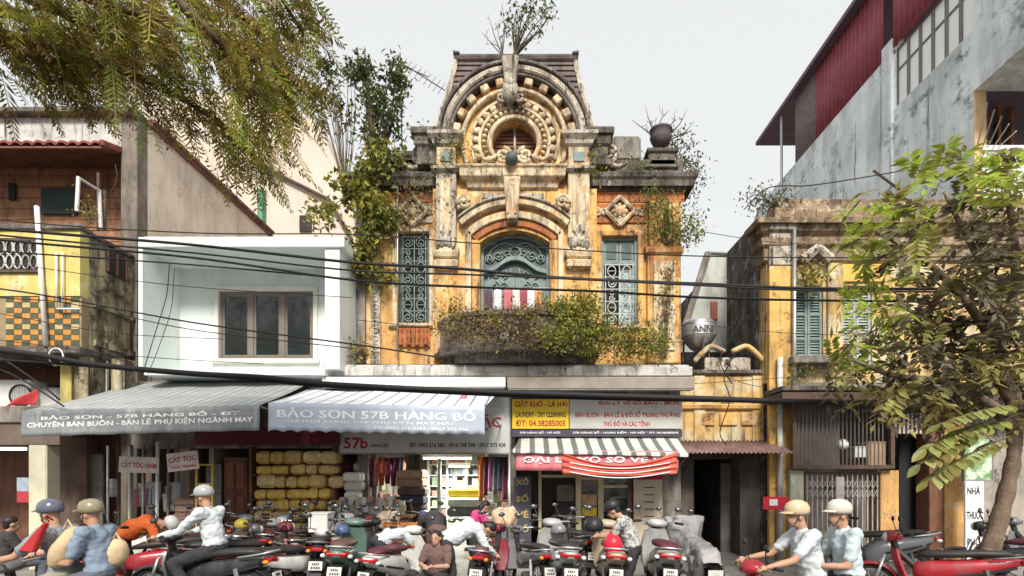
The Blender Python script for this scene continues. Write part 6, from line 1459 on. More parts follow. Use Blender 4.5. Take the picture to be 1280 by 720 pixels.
cable([(-60,420),(0,447),(50,480),(75,500)], -2.7, .014, 'cable slanting down to the ledge by the red flag')
cable([(-60,448),(0,462),(40,482),(80,508)], -2.6, .012, 'lower cable slanting down beside the red flag')
cable([(212,330),(208,370),(196,410),(178,468)], -1.2, .008, 'loose wire dangling down the left of the white wall'); cable([(218,335),(214,385),(200,430),(185,468)], -1.18, .006, 'second loose wire dangling down the left of the white wall')
cable([(930,262),(960,235),(1010,232),(1060,225),(1130,213)], .5, .012, 'wire from the mossy cornice to the wall bracket arm')
b = MB(); ring_ = [at(70+9*math.cos(t), 446+11*math.sin(t), -3.3) for t in [i*PI/8 for i in range(17)]]
tag(b.tube(ring_, .012, 5).build('cable_loop', m_whitep), 'pale coil of spare wire tied to the heavy cable bundle', 'cable')
tag(MB().tube(catmull([at(920,440,-.1),(at(905,470,-.2)),at(912,500,-.3),at(900,540,-.3),at(908,556,-.3)],6), .012, 5).build('gateway_wire', m_cable), 'black wire drooping over the low gateway pediment', 'cable')
tag(MB().tube(catmull([at(940,380,1.0),at(915,420,.6),at(900,450,-.1),at(915,480,-.1)],6), .012, 5).build('gateway_wire', m_cable), 'black wire slanting from the side wall to the gateway', 'cable')
AE = thing('tv_aerial', 'spiky metal television aerial leaning above the left wing', 'aerial', at(505,200,.8)); AE_m = m_rust
MB().tube([at(503,205,.8), at(500,66,.8)], .014, 6).build('mast', m_rust, AE)
MB().tube([at(496,75,.8), at(556,113,.8)], .012, 6).build('boom', m_rust, AE); MB().tube([at(498,80,.8), at(535,96,.9)], .012, 6).build('boom', m_rust, AE)
for k in range(9):
    c = at(504+6*k, 80+3.8*k, .8); d = Vector((.09,.0,.13)); MB().tube([c-d, c+d], .006, 4).build('element', m_rust, AE)
tag(MB().tube([at(497,210,-.15), at(497,450,-.15)], .02, 6).build('downpipe', m_alu, smooth=True), 'thin metal downpipe beside the left grille window', 'pipe')
# washing on the balcony
for k, (px, c, nme) in enumerate(((610,(0.10,0.06,0.08),'dark brown'),(622,(0.62,0.6,0.6),'white'),(634,(0.5,0.15,0.17),'pink red'),(645,(0.6,0.55,0.5),'cream'),(655,(0.3,0.08,0.1),'wine red'),(664,(0.62,0.6,0.62),'pale'),(673,(0.5,0.25,0.12),'rust orange'))):
    c0 = at(px, 362, -.85); w_ = m_(9,-.85)
    tag(MB().sheet(lambda u, v: (c0.x+(u-.5)*w_*(1+.2*v), -.85+.03*math.sin(u*8+k), c0.z-m_(26,-.85)*v), 6, 5, .006).build('washing', mat('washing%d' % k, c, .9, .15, 8), smooth=True), nme + ' garment drying on the line over the balcony', 'garment')
tag(MB().tube([at(602,361,-.85), at(686,360,-.85)], .006, 4).build('washing_line', m_whitep), 'washing line strung in front of the arched door', 'line')

# tree across the street behind the viewer : it shows in the window panes
x, y = -14.3, -16.5
plant('far_side_tree', 'broad tree on the far side of the street facing the white house', 'tree', (x,y,-.13), [((x,y,9.4),(3.0,1.8,2.0),2),((x+1.8,y,7.8),(2.0,1.5,1.5),1),((x-1.9,y,8.0),(2.0,1.5,1.5),1)], 3600, .3, m_leaf_d, 34, .12, clump=110, m2=m_leaf_g, sig=.4)
# more thin wires
random.seed(12)
for k, (a, c, lab) in enumerate((((0,328),(440,372),'thin sagging wire crossing below the cables to the left pilaster'),((0,392),(280,424),'thin wire over the tiled balcony and white wall'),((447,400),(860,428),'thin wire across the balcony plants'),((0,425),(330,455),'thin wire just above the heavy cable bundle at the posts'),((860,404),(1100,420),'thin wire across the first shuttered window'),((640,480),(1010,470),'thin wire along the concrete ledge to the gateway'),((880,290),(1060,305),'thin wire between the cornices'),((870,455),(1000,488),'wire slung across the gateway pediment'))):
    cable([a, ((a[0]+c[0])/2, (a[1]+c[1])/2+rnd(4,10)), c], -2.6+.07*k if k < 4 else -.9+.03*k, .006, lab)
# ---------------------------------------------------------------- motorbikes (built facing +y, wheels on z = 0)
def paint(nm, c, metal=.0): return mat('paint_' + nm, c, .38, .12, 6, coat=.3, metal=metal, stain=tuple(x*.55+.06 for x in c), stain_amt=.44, stain_scale=5, vert=1.2)
P_ = {k: paint(k, c) for k, c in dict(proto=(0.5,0.5,0.5), white=(0.62,0.61,0.58), silver=(0.38,0.38,0.37), grey=(0.15,0.15,0.16), black=(0.03,0.03,0.033), red=(0.34,0.02,0.03), darkred=(0.18,0.015,0.03), blue=(0.07,0.10,0.20), champagne=(0.46,0.36,0.24), green=(0.12,0.2,0.17), pink=(0.45,0.12,0.2)).items()}
m_tail = mat('tail_lens', (0.40,0.008,0.012), .2, .05, coat=.6); m_amber = mat('amber_lens', (0.6,0.2,0.02), .2, 0, coat=.6); m_lens = mat('clear_lens', (0.6,0.62,0.62), .12, 0, coat=.6)
m_seatb = mat('seat_vinyl', (0.03,0.028,0.028), .5, .2, 6); m_plate = mat('plate_white', (0.52,0.52,0.48), .6, .2, 12); m_eng = mat('engine_metal', (0.16,0.155,0.15), .5, .3, 10, metal=.5); m_mirror = mat('mirror_glass', (0.13,0.14,0.15), .12, 0, metal=.6)
def torus(b, c, Rr, r, n=22, k=8, axis='x'):
    loops = []
    for i in range(n+1):
        a = 2*PI*i/n; loops.append([Vector(c) + Vector((math.sin(2*PI*j/k)*r, math.cos(a)*(Rr+math.cos(2*PI*j/k)*r), math.sin(a)*(Rr+math.cos(2*PI*j/k)*r))) for j in range(k)])
    return b.loft(loops, False)
def sect(y, zc, hw, hh, n=14, e=2.6, lean=0):
    return [Vector((math.copysign(abs(math.cos(2*PI*i/n))**(2/e), math.cos(2*PI*i/n))*hw, y + lean*math.sin(2*PI*i/n)*hh, zc + math.copysign(abs(math.sin(2*PI*i/n))**(2/e), math.sin(2*PI*i/n))*hh)) for i in range(n)]
def make_bike(kind):
    t = thing('motor_scooter' if kind == 'scooter' else 'motorbike', 'x', 'motorbike')
    pm = P_['proto']; sc = kind == 'scooter'
    Rw, rw = (.215, .05) if sc else (.265, .035); yr, yf = -.62, (.66 if sc else .64); zw = Rw + rw
    def B(b, nm, m, par=None, **k): return b.build(nm, m, par or t, **k)
    for yy in (yr, yf):
        wb = torus(MB(), (0,yy,zw), Rw, rw); w_ = B(wb, 'wheel', m_rubber, smooth=True)
        rb = torus(MB(), (0,yy,zw), Rw-rw*.9, .016, 20, 6); rb.tube([(-.05,yy,zw),(.05,yy,zw)], .05, 10)
        for k in range(6 if sc else 14):
            a = 2*PI*k/(6 if sc else 14); e = Vector((0, yy+math.cos(a)*(Rw-rw*.9), zw+math.sin(a)*(Rw-rw*.9))); rb.tube([(0,yy,zw), e], .018 if sc else .006, 5)
        B(rb, 'rim', m_alu, w_)
    b = MB()
    if sc: b.loft([sect(*s) for s in ((-.99,.735,.045,.035),(-.93,.725,.11,.06),(-.74,.67,.17,.115),(-.42,.59,.185,.165),(-.15,.52,.165,.2),(.06,.42,.14,.15))])
    else: b.loft([sect(*s) for s in ((-.95,.74,.035,.03),(-.85,.72,.075,.055),(-.6,.66,.105,.10),(-.3,.60,.11,.12),(0,.56,.085,.13),(.18,.56,.06,.09))])
    body = B(b, 'rear_body', pm, smooth=True)
    for s in (-1,1):
        q = .186 if sc else .112
        B(MB().loft([[(s*(q*f+.004),y,z-.015),(s*(q*f+.006),y,z+.015),(s*(q*f-.03),y,z+.015),(s*(q*f-.03),y,z-.015)] for y, z, f in ((-.85,.66,.72),(-.55,.58,1.0),(-.2,.5,.95))]), 'side_trim', m_black, body)
    b = MB(); kx = 1 if sc else .82
    b.loft([sect(y,z,hw*kx,hh) for y,z,hw,hh in ((-.84,.81,.07,.02),(-.76,.825,.125,.045),(-.5,.815,.15,.05),(-.25,.79,.15,.05),(0,.775,.12,.05),(.12,.75,.07,.025))]); B(b, 'seat', m_seatb, smooth=True)
    b = MB(); b.tube(catmull([(-.14,-.6,.76),(-.15,-.85,.80),(-.1,-1.0,.83),(.1,-1.0,.83),(.15,-.85,.80),(.14,-.6,.76)],4), .014, 6); B(b, 'grab_rail', m_alu if sc else m_chrome, smooth=True)
    b = MB(); w2 = .10 if sc else .06
    b.loft([[(-w2,-.985,.70),(w2,-.985,.70),(w2*1.35,-.90,.69),(-w2*1.35,-.90,.69)],[(-w2*1.25,-1.0,.745),(w2*1.25,-1.0,.745),(w2*1.5,-.90,.76),(-w2*1.5,-.90,.76)]]); B(b, 'tail_light', m_tail, bevel=.01)
    for s in (-1,1): B(MB().ball((s*(w2*1.45+.02), -.945, .705), (.035,.045,.028), 8, 6), 'indicator', m_amber if not sc else m_lens, smooth=True)
    b = MB(); b.loft([[(-.075,-.80,.60),(.075,-.80,.60),(.075,-.78,.60),(-.075,-.78,.60)],[(-.085,-.97,.52),(.085,-.97,.52),(.085,-.95,.51),(-.085,-.95,.51)],[(-.07,-1.03,.33),(.07,-1.03,.33),(.07,-1.01,.33),(-.07,-1.01,.33)]]); B(b, 'rear_mudguard', m_black)
    pl = B(MB().cbox((0,-1.035,.52), (.17,.012,.12), (R(-14),0,0)), 'number_plate', m_plate)
    for dz, w3 in ((.024,.09),(-.024,.12)):
        for k in range(4): B(MB().cbox((-w3/2+w3*(k+.5)/4, -1.043+dz*.25, .52+dz), (w3/4*.6,.008,.028), (R(-14),0,0)), 'plate_digit', m_lblack, pl)
    b = MB(); b.cbox((0,-.42,.27), (.2,.36,.17)); b.cbox((.0,-.2,.30), (.16,.2,.14)); b.tube([(-.1,-.5,.27),(.1,-.5,.27)], .10, 12); B(b, 'engine', m_eng, bevel=.02)
    b = MB(); b.tube(catmull([(.1,-.1,.24),(.15,-.35,.22),(.16,-.55,.27),(.165,-.95,.36)],5), [.018]*6+[.045]*10 if sc else [.018]*6+[.036]*10, 8); B(b, 'exhaust', m_black if sc else m_chrome, smooth=True)
    b = MB()
    for s in (-1,1): b.tube([(s*.11,-.55,.62),(s*.11,yr,zw)], [.028,.022], 6)
    B(b, 'shock_absorber', m_chrome); 
    b = MB(); b.tube([(-.12,-.2,.2),(-.2,-.12,.01)], .012, 5); B(b, 'side_stand', m_black)
    if sc:
        b = MB(); b.loft([sect(*s) for s in ((-.02,.33,.15,.09),(.2,.29,.165,.05),(.4,.31,.15,.06))]); B(b, 'floorboard', m_black, smooth=True)
        b = MB(); b.loft([[Vector((x*hw, y0+dy*(1-abs(x)**2)*.6, z)) for x in (-1,-.6,0,.6,1)] + [Vector((x*hw*.9, y0-.07, z)) for x in (1,.6,0,-.6,-1)] for z, y0, hw, dy in ((.27,.46,.13,.08),(.42,.47,.19,.13),(.62,.47,.215,.16),(.8,.45,.2,.15),(.93,.41,.13,.1))]); ls = B(b, 'leg_shield', pm, auto=40)
        b = MB(); b.loft([sect(*s) for s in ((.30,1.0,.09,.03),(.36,1.01,.15,.06),(.46,1.0,.15,.075),(.53,.98,.08,.04))]); hc = B(b, 'handlebar_cowl', pm, smooth=True)
        B(MB().ball((0,.56,.72), (.10,.06,.07), 12, 8), 'headlight', m_lens, smooth=True)
        zb, yb = 1.01, .37
    else:
        b = MB(); b.loft([[Vector((x*hw, y0+.05*(1-abs(x)**2), z)) for x in (-1,-.6,0,.6,1)] + [Vector((x*hw*.92, y0-.03, z)) for x in (1,.6,0,-.6,-1)] for z, y0, hw in ((.36,.22,.19),(.5,.30,.21),(.68,.36,.2),(.82,.38,.13))]); B(b, 'leg_shield', pm, auto=40)
        b = MB(); b.tube([(0,.12,.56),(0,.36,.80),(0,.40,.95)], .045, 8); B(b, 'frame_tube', m_black)
        b = MB(); b.loft([sect(*s) for s in ((.30,.98,.09,.04),(.38,.99,.12,.075),(.47,.97,.10,.07))]); B(b, 'handlebar_cowl', pm, smooth=True)
        B(MB().ball((0,.47,.97), (.085,.05,.065), 12, 8), 'headlight', m_lens, smooth=True)
        zb, yb = 1.0, .33
    b = MB(); b.tube(catmull([(-.34,yb-.09,zb+.02),(-.2,yb-.02,zb+.03),(0,yb+.05,zb),(.2,yb-.02,zb+.03),(.34,yb-.09,zb+.02)],4), .013, 6); hb = B(b, 'handlebar', m_chrome, smooth=True)
    for s in (-1,1):
        B(MB().tube([(s*.25,yb-.045,zb+.026),(s*.36,yb-.1,zb+.02)], .02, 8), 'grip', m_rubber, hb, smooth=True)
        B(MB().tube([(s*.24,yb+.02,zb+.03),(s*.35,yb+.0,zb+.0)], .006, 4), 'brake_lever', m_alu, hb)
        mi = B(MB().ball((s*.30,yb+.03,zb+.22), (.06,.018,.038), 12, 8, (0,R(8*s),0)), 'mirror', m_black, smooth=True)
        B(MB().ball((s*.30,yb+.022,zb+.22), (.052,.014,.032), 12, 8, (0,R(8*s),0)), 'glass', m_mirror, mi, smooth=True); B(MB().tube([(s*.22,yb-.01,zb+.03),(s*.26,yb+.02,zb+.14),(s*.29,yb+.035,zb+.21)], .007, 5), 'stem', m_black, mi)
    b = MB(); n = 12; loops = []
    for i in range(n+1):
        a = R(15+150*i/n); c = Vector((0, yf+math.cos(a)*(Rw+rw+.02), zw+math.sin(a)*(Rw+rw+.02))); o = Vector((0,math.cos(a),math.sin(a)))*.025
        loops.append([c-Vector((.07,0,0))-o, c+o*.6-Vector((.03,0,0)), c+o*.6+Vector((.03,0,0)), c+Vector((.07,0,0))-o, c])
    b.loft(loops); B(b, 'front_mudguard', pm, smooth=True)
    b = MB()
    for s in (-1,1): b.tube([(s*.085,yf,zw),(s*.08,yf-.14,zw+.42)], .02, 7)
    b.tube([(-.08,yf-.14,zw+.42),(.08,yf-.14,zw+.42)], .02, 6); B(b, 'fork', m_alu, smooth=True)
    return t
SEATS = [m_seatb, m_seatb, mat('seat_brown', (0.10,0.055,0.04), .6, .25), mat('seat_grey', (0.12,0.12,0.125), .6, .25, 8), mat('seat_wine', (0.09,0.02,0.03), .6, .2)]
PROTO = {}
def bike(kind, lab, px, Y, rz, colr, z=0.0, group=None, lean=4):
    """Y is the distance line of the machine's middle"""
    if kind not in PROTO:
        PROTO[kind] = make_bike(kind); t = PROTO[kind]
        KIDS.update({o.name: list(o.children) for o in [t] + list(t.children_recursive)})
    src = PROTO[kind]
    c = copy_tree(src, None, {'paint_proto': P_[colr], 'seat_vinyl': SEATS[int(px*7+abs(Y)*10) % 5], 'chrome': (m_chrome, m_alu, m_eng)[int(px) % 3]})
    c.location = (x_(px,Y), Y, z); c.rotation_euler = (0, R(lean), R(rz)); k = 1 + .05*math.sin(px*1.7+Y*3.1); c.scale = (k,k,k)
    tag(c, lab, 'motorbike', group)
    return c
S, U = 'scooter', 'underbone'
# front row, tails to the street
bike(S, 'silver scooter with red tail light parked before the dark number board', 691, -3.45, 8, 'silver')
bike(S, 'champagne scooter parked before the yellow notice of the laundry', 757, -3.45, -3, 'champagne')
bike(S, 'pale silver scooter parked before the beige price board', 820, -3.45, -6, 'silver')
bike(U, 'dark grey motorbike parked next to the dark number board, wheel turned', 652, -3.25, 22, 'grey')
bike(S, 'white scooter with big red tail light parked before the orange stand', 497, -3.50, -14, 'white')
bike(U, 'white motorbike with curved leg shield parked before the gold bundles', 372, -3.65, -32, 'white')
bike(U, 'red and black motorbike the man in white leans over', 612, -3.35, -8, 'darkred')
bike(S, 'grey green scooter parked before the low shop counter', 432, -3.35, 10, 'green')
bike(U, 'black motorbike parked between the white motorbike and grey green scooter', 398, -2.95, 18, 'black')
bike(U, 'dark red motorbike parked before the red brown panelled door', 318, -3.55, -48, 'darkred')
# second and third rows
g2 = 'motorbikes parked close together before the fabric shops'
for px, Y, rz, kd, cl in ((345,-1.9,12,U,'grey'),(392,-1.8,-8,U,'black'),(425,-1.9,15,S,'white'),(458,-1.7,-20,U,'silver'),(470,-2.4,30,U,'black'),(532,-2.2,-12,S,'grey'),(525,-1.3,10,U,'blue'),(358,-1.1,-84,U,'champagne'),(425,-1.1,78,U,'grey'),(300,-2.2,25,U,'grey'),(270,-1.8,-30,U,'black'),(410,-2.6,-30,U,'red'),(345,-2.7,40,U,'silver'),(285,-3.0,-62,U,'grey')):
    bike(kd, {'grey':'grey','black':'black','white':'white','silver':'silver','blue':'dark blue','champagne':'champagne','red':'red'}[cl] + (' scooter' if kd == S else ' motorbike') + ' packed in the crowd of bikes before the fabric shops', px, Y, rz, cl, 0, g2)
bike(U, 'black motorbike parked behind the silver scooter by the laundry door', 715, -2.0, 12, 'black')
bike(U, 'black motorbike parked behind the covered scooter with its handlebar turned', 838, -2.0, -14, 'black')
bike(U, 'red and black motorbike standing behind the pillion rider', 178, -3.9, 118, 'red')
bike(U, 'dark motorbike standing under the hanging haircut sign', 228, -2.8, 70, 'black')
bike(U, 'red motorbike with black seat parked beside the orange door posts', 1163, -4.4, 62, 'red')
bike(U, 'black motorbike parked behind the leaning tree trunk', 1268, -3.3, 40, 'black')
bike(U, 'grey motorbike parked by the pharmacy wall', 1300, -2.6, 20, 'grey')
bike(S, 'grey scooter parked low before the folding gate posts', 1085, -2.6, 80, 'grey')
bike(U, 'dark motorbike carrying the rider in grey and his passenger', 58, -5.6, 92, 'grey', -.125, lean=0)
bike(U, 'black motorbike ridden by the person in the white shirt', 250, -4.5, 84, 'black', 0, lean=0)
bike(S, 'red scooter carrying two riders past the folding gate', 992, -5.85, 88, 'red', -.125, lean=0)
for o in [PROTO[k] for k in PROTO]:
    for ch in list(o.children_recursive): bpy.data.objects.remove(ch)
    bpy.data.objects.remove(o)
# scooter under a grey cover
CV = thing('covered_scooter', 'scooter draped in a crumpled silver grey cover beside the alley mouth', 'motorbike', (x_(866,-3.3), -3.3, 0))
def cov(u, v):
    y = -.98 + 1.95*v; top = [(-.98,.62),(-.85,.80),(-.5,.84),(.0,.84),(.25,.98),(.42,1.16),(.6,1.0),(.8,.70),(.97,.5)]
    k = next(i for i in range(len(top)-1) if y <= top[i+1][0]+1e-6); f = (y-top[k][0])/(top[k+1][0]-top[k][0]); zt_ = top[k][1]*(1-f)+top[k+1][1]*f
    wt = .09 + .2*math.exp(-((y-.42)/.16)**2); wbm = .26 - .1*abs(y)**3
    a = (u-.5)*2; sgn = 1 if a > 0 else -1; h = abs(a)
    if h < .3: x, z = sgn*wt*h/.3, zt_ - .02*(h/.3)**2
    else: q = (h-.3)/.7; x, z = sgn*(wt+(wbm-wt)*q**.7), zt_ - .02 - (zt_-.32-.08*math.sin(y*9))*q
    n1 = mnoise.noise(Vector((x*3+7, y*2.6, z*2.2))); n2 = abs(mnoise.noise(Vector((x*6+3, y*6+n1*3, z*5)))); n3 = abs(mnoise.noise(Vector((x*13, y*14, z*11+n1*2))))
    fold = n1*.07 - n2*.10*(.4+h) - n3*.02 + .04
    return (x_(866,-3.3) + x + sgn*fold - .02*(z-.5), -3.3 + y + fold*.6, z + fold*.5)
MB().sheet(cov, 64, 90).build('cover', mat('silver_cover', (0.23,0.22,0.225), .38, .35, 5, .2, 20, spec=.6), CV, smooth=True)
wb = torus(MB(), (x_(866,-3.3),-3.95,.26), .21, .05); wv = wb.build('wheel', m_rubber, CV, smooth=True)
MB().box(x_(866,-3.3)-.1, x_(866,-3.3)+.1, -4.28, -4.27, .4, .54).build('number_plate', m_plate, CV)
# odds and ends set on the bikes and pavement
def helmet_geo(c, s=1.0, brim=True, fwd=0.0):
    b = MB(); c = Vector(c); M = Euler((0,0,fwd)).to_matrix()
    prof = [(.132,-.03),(.142,.01),(.14,.06),(.118,.11),(.07,.145),(.015,.158)]
    loops = [[c + M @ Vector((math.cos(2*PI*j/18)*r*.92*s, math.sin(2*PI*j/18)*r*1.1*s, z*s)) for j in range(18)] for r, z in prof]; b.loft(loops)
    d = MB()
    if brim:
        d.sheet(lambda u, v: c + M @ Vector((math.sin((u-.5)*2.0)*(.12+.03*v)*s, (math.cos((u-.5)*2.0)*(.13+.09*v))*s, (.02-.03*v)*s)), 10, 3, .006)
    return b, d
hl = thing('spare_helmet', 'round black helmet resting on the champagne scooter mirror', 'helmet', at(742,662,-3.3)); hb_, hd_ = helmet_geo(at(742,660,-3.3), 1.15); hb_.build('shell', m_black, hl, smooth=True); hd_.build('visor', m_black, hl)
bk = thing('white_carton', 'pale square carton standing upright among the parked motorbikes', 'carton', (x_(396,-2.9), -2.9, 0)); MB().box(x_(385,-2.9), x_(409,-2.9), -2.9, -2.6, z_(666,-2.9), z_(643,-2.9)).build('body', m_whitep, bk, bevel=.01); MB().box(x_(384,-2.9), x_(410,-2.9), -2.905, -2.595, z_(643,-2.9)+.001, z_(642,-2.9)+.01).build('lid', m_whitep, bk); MB().box(x_(388,-2.9), x_(406,-2.9), -2.85, -2.65, 0, z_(666,-2.9)-.001).build('stand', m_wood, bk)
pg_ = thing('purple_box', 'flat purple and white box on the motorbike the man leans over', 'box', at(590,690,-3.4)); MB().cbox(at(592,686,-3.4), (.26,.2,.05)).build('body', mat('violet_card', (0.35,0.2,0.5), .6), pg_, bevel=.008); MB().cbox(at(592,686,-3.4)+Vector((0,0,.03)), (.24,.18,.012)).build('lid', m_lwhite, pg_)

# helmets left on seats and mirrors, bags slung on handlebars
for px, py, Y, cn, cc in ((352,668,-1.9,'white',(0.6,0.6,0.58)),(462,662,-1.75,'red',(0.4,0.03,0.04)),(428,672,-3.2,'blue',(0.08,0.12,0.25)),(698,676,-3.1,'grey',(0.2,0.2,0.21)),(302,672,-2.3,'yellow',(0.5,0.38,0.06)),(532,664,-2.0,'brown',(0.2,0.1,0.06))):
    c = Vector((x_(px,Y), Y, .92)); hh = thing('parked_helmet', cn + ' open faced helmet left on a parked motorbike seat', 'helmet', c); a, d = helmet_geo(c, .85, True, rnd(0,6)); a.build('shell', mat('phelm_' + cn, cc, .3, .1, coat=.3), hh, smooth=True); d.build('visor', m_black, hh)
# ---------------------------------------------------------------- people
def remesh(b, vox, smooth=3):
    me = b.mesh('tmp'); o = bpy.data.objects.new('tmp', me); COL.objects.link(o)
    r = o.modifiers.new('r', 'REMESH'); r.mode = 'VOXEL'; r.voxel_size = vox
    s = o.modifiers.new('s', 'SMOOTH'); s.iterations = smooth; s.factor = .5
    dg = bpy.context.evaluated_depsgraph_get(); out = bpy.data.meshes.new_from_object(o.evaluated_get(dg))
    bpy.data.objects.remove(o); bpy.data.meshes.remove(me)
    out.polygons.foreach_set('use_smooth', [True]*len(out.polygons)); return out
def V(*a): return Vector(a)
def limb(b, p, q, r0, r1, n=10):
    p, q = Vector(p), Vector(q); k = 5
    b.tube([p.lerp(q, i/k) for i in range(k+1)], [r0 + (r1-r0)*i/k + .006*math.sin(PI*i/k) for i in range(k+1)], n); b.ball(p, r0, 10, 8); b.ball(q, r1, 10, 8)
SKIN = mat('skin', (0.42,0.24,0.155), .6, .08, 8); HAIR = mat('hair', (0.018,0.014,0.013), .5, .2, 20)
def cloth(nm, c, **k): return mat('cloth_' + nm, c, .9, .14, 10, .4, 25, **k)
POSE = dict(
 ride=dict(pel=(0,0,.88), che=(0,.08,1.23), nec=(0,.12,1.40), hea=(0,.17,1.52), sh=(.18,.09,1.34), el=(.25,.32,1.10), wr=(.28,.58,1.04), hi=(.09,.03,.84), kn=(.19,.44,.70), an=(.16,.24,.34)),
 pillion=dict(pel=(0,0,.92), che=(0,.04,1.26), nec=(0,.07,1.43), hea=(0,.11,1.55), sh=(.18,.05,1.37), el=(.23,.15,1.06), wr=(.12,.38,1.05), hi=(.10,.03,.89), kn=(.22,.44,.76), an=(.2,.30,.38)),
 bend=dict(pel=(0,-.12,.90), che=(0,.22,1.06), nec=(0,.38,1.08), hea=(0,.49,1.04), sh=(.17,.33,1.06), el=(.21,.44,.82), wr=(.13,.58,.70), hi=(.09,-.10,.87), kn=(.1,-.02,.47), an=(.1,-.08,.09)),
 lean=dict(pel=(0,-.06,.92), che=(0,.06,1.24), nec=(0,.14,1.38), hea=(0,.24,1.46), sh=(.18,.10,1.32), el=(.25,.22,1.10), wr=(.12,.46,1.08), hi=(.09,-.05,.88), kn=(.1,.03,.48), an=(.1,-.04,.09)),
 squat=dict(pel=(0,-.1,.36), che=(0,.10,.62), nec=(0,.2,.76), hea=(0,.28,.87), sh=(.17,.13,.71), el=(.24,.34,.52), wr=(.14,.52,.5), hi=(.1,-.08,.34), kn=(.2,.32,.5), an=(.16,.12,.09)),
 sit=dict(pel=(0,0,.50), che=(0,.03,.80), nec=(0,.05,.95), hea=(0,.08,1.06), sh=(.17,.04,.90), el=(.22,.15,.66), wr=(.08,.32,.68), hi=(.1,.03,.48), kn=(.14,.42,.50), an=(.13,.40,.09)))
def person(lab, pos, rz, pose, shirt, trousers, head='hair', helmet=None, sleeves='short', legs='long', z=0.0, s=1.0, skinm=None, tweak=None):
    t = thing('person', lab, 'person'); P = {k: Vector(v) for k, v in POSE[pose].items()}
    if tweak: P.update({k: Vector(v) for k, v in tweak.items()})
    sk = skinm or SKIN
    def side(k, sg): v = P[k]; return Vector((v.x*sg, v.y, v.z))
    pel, che, nec, hea = P['pel'], P['che'], P['nec'], P['hea']
    fw = (hea-nec); ang = math.atan2(fw.y, fw.z) - .35       # head pitch
    HM = Euler((-ang*.8, 0, 0)).to_matrix()
    b = MB()
    b.ball(hea + HM @ V(0,-.005,.03), (.074,.092,.088), 14, 10); b.ball(hea + HM @ V(0,.028,-.045), (.054,.058,.07), 12, 8); b.ball(hea + HM @ V(0,.05,-.085), (.03,.03,.025), 8, 6)
    b.ball(hea + HM @ V(0,.098,-.015), (.013,.02,.024), 8, 6); b.ball(hea + HM @ V(0,.082,-.058), (.026,.014,.011), 8, 6)
    for sg in (-1,1): b.ball(hea + HM @ V(sg*.078,-.005,-.01), (.012,.022,.032), 8, 6)
    limb(b, nec, hea + HM @ V(0,-.015,-.03), .052, .05)
    mid = pel.lerp(che, .5)
    b.ball(che, (.135,.095,.13), 14, 10); b.ball(mid, (.12,.085,.15), 12, 8); b.ball(pel, (.145,.11,.11), 12, 8); limb(b, pel, che, .10, .11); limb(b, che, nec, .09, .05)
    for sg in (-1,1):
        sh, el, wr, hi, kn, an = (side(k, sg) for k in ('sh','el','wr','hi','kn','an'))
        limb(b, che.lerp(sh, .4), sh, .07, .056); limb(b, sh, el, .047, .037); limb(b, el, wr, .037, .025)
        limb(b, hi, kn, .078, .054); limb(b, kn, an, .052, .034); limb(b, an, an+V(0,.13,-.035), .036, .03)
    me = remesh(b, .016)
    # hands : palm, four unequal bent fingers and a thumb, joined into the body mesh
    h = MB()
    for sg in (-1,1):
        el, wr = side('el', sg), side('wr', sg); d = (wr-el).normalized(); sd = d.cross(V(0,0,1)); sd = sd.normalized() if sd.length > .05 else V(1,0,0); dn = sd.cross(d)*-1
        if dn.z > 0: dn = -dn
        h.ball(wr + d*.045, (.036,.036,.03), 10, 8)
        for k, L in enumerate((.062,.072,.068,.052)):
            r0 = wr + d*.07 + sd*(-.027+.018*k); p1 = r0 + d*L*.5 + dn*.01; p2 = p1 + d*L*.25 + dn*L*.4; p3 = p2 + dn*L*.35 - d*L*.1; h.tube([r0-d*.02, r0, p1, p2, p3], [.011,.0105,.010,.009,.007], 6)
        r0 = wr + d*.03 - sd*sg*.03; h.tube([r0, r0 - sd*sg*.022 + d*.025 + dn*.012, r0 - sd*sg*.016 + d*.055 + dn*.03], [.013,.012,.009], 6)
    hm = h.mesh('h', None, True); bm = bmesh.new(); bm.from_mesh(me); bm.from_mesh(hm); bm.to_mesh(me); bm.free()
    me.materials.clear(); me.materials.append(sk); me.name = 'body'
    o = bpy.data.objects.new('body', me); COL.objects.link(o); o.parent = t
    for sg in (-1,1): MB().ball(hea + HM @ V(sg*.03,.083,.008), (.011,.007,.006), 8, 6).build('eye', m_lblack, t, smooth=True)
    # shirt
    b = MB(); b.ball(che, (.165,.125,.15), 16, 10); b.ball(mid, (.155,.122,.17), 14, 10); b.ball(pel + (che-pel)*.12, (.165,.135,.11), 14, 8); limb(b, pel + (che-pel)*.1, che, .125, .13)
    limb(b, che.lerp(nec,.3), nec + (che-nec)*.18, .10, .066)
    for sg in (-1,1):
        sh, el, wr = (side(k, sg) for k in ('sh','el','wr')); limb(b, che.lerp(sh,.3), sh, .095, .074)
        limb(b, sh, sh.lerp(el, .72 if sleeves == 'short' else 1), .068, .062 if sleeves == 'short' else .05)
        if sleeves == 'long': limb(b, el, el.lerp(wr,.88), .05, .038)
    me2 = remesh(b, .018, 2)
    for v in me2.vertices:                                # slack folds
        v.co += v.normal * (.010*mnoise.noise(Vector((v.co.x*8, v.co.y*8, v.co.z*18))) + .012*mnoise.noise(Vector((v.co.x*24, v.co.y*24, v.co.z*30))))
    me2.materials.clear(); me2.materials.append(shirt); me2.name = 'shirt'; o = bpy.data.objects.new('shirt', me2); COL.objects.link(o); o.parent = t
    b = MB(); b.ball(pel, (.165,.13,.12), 14, 8)
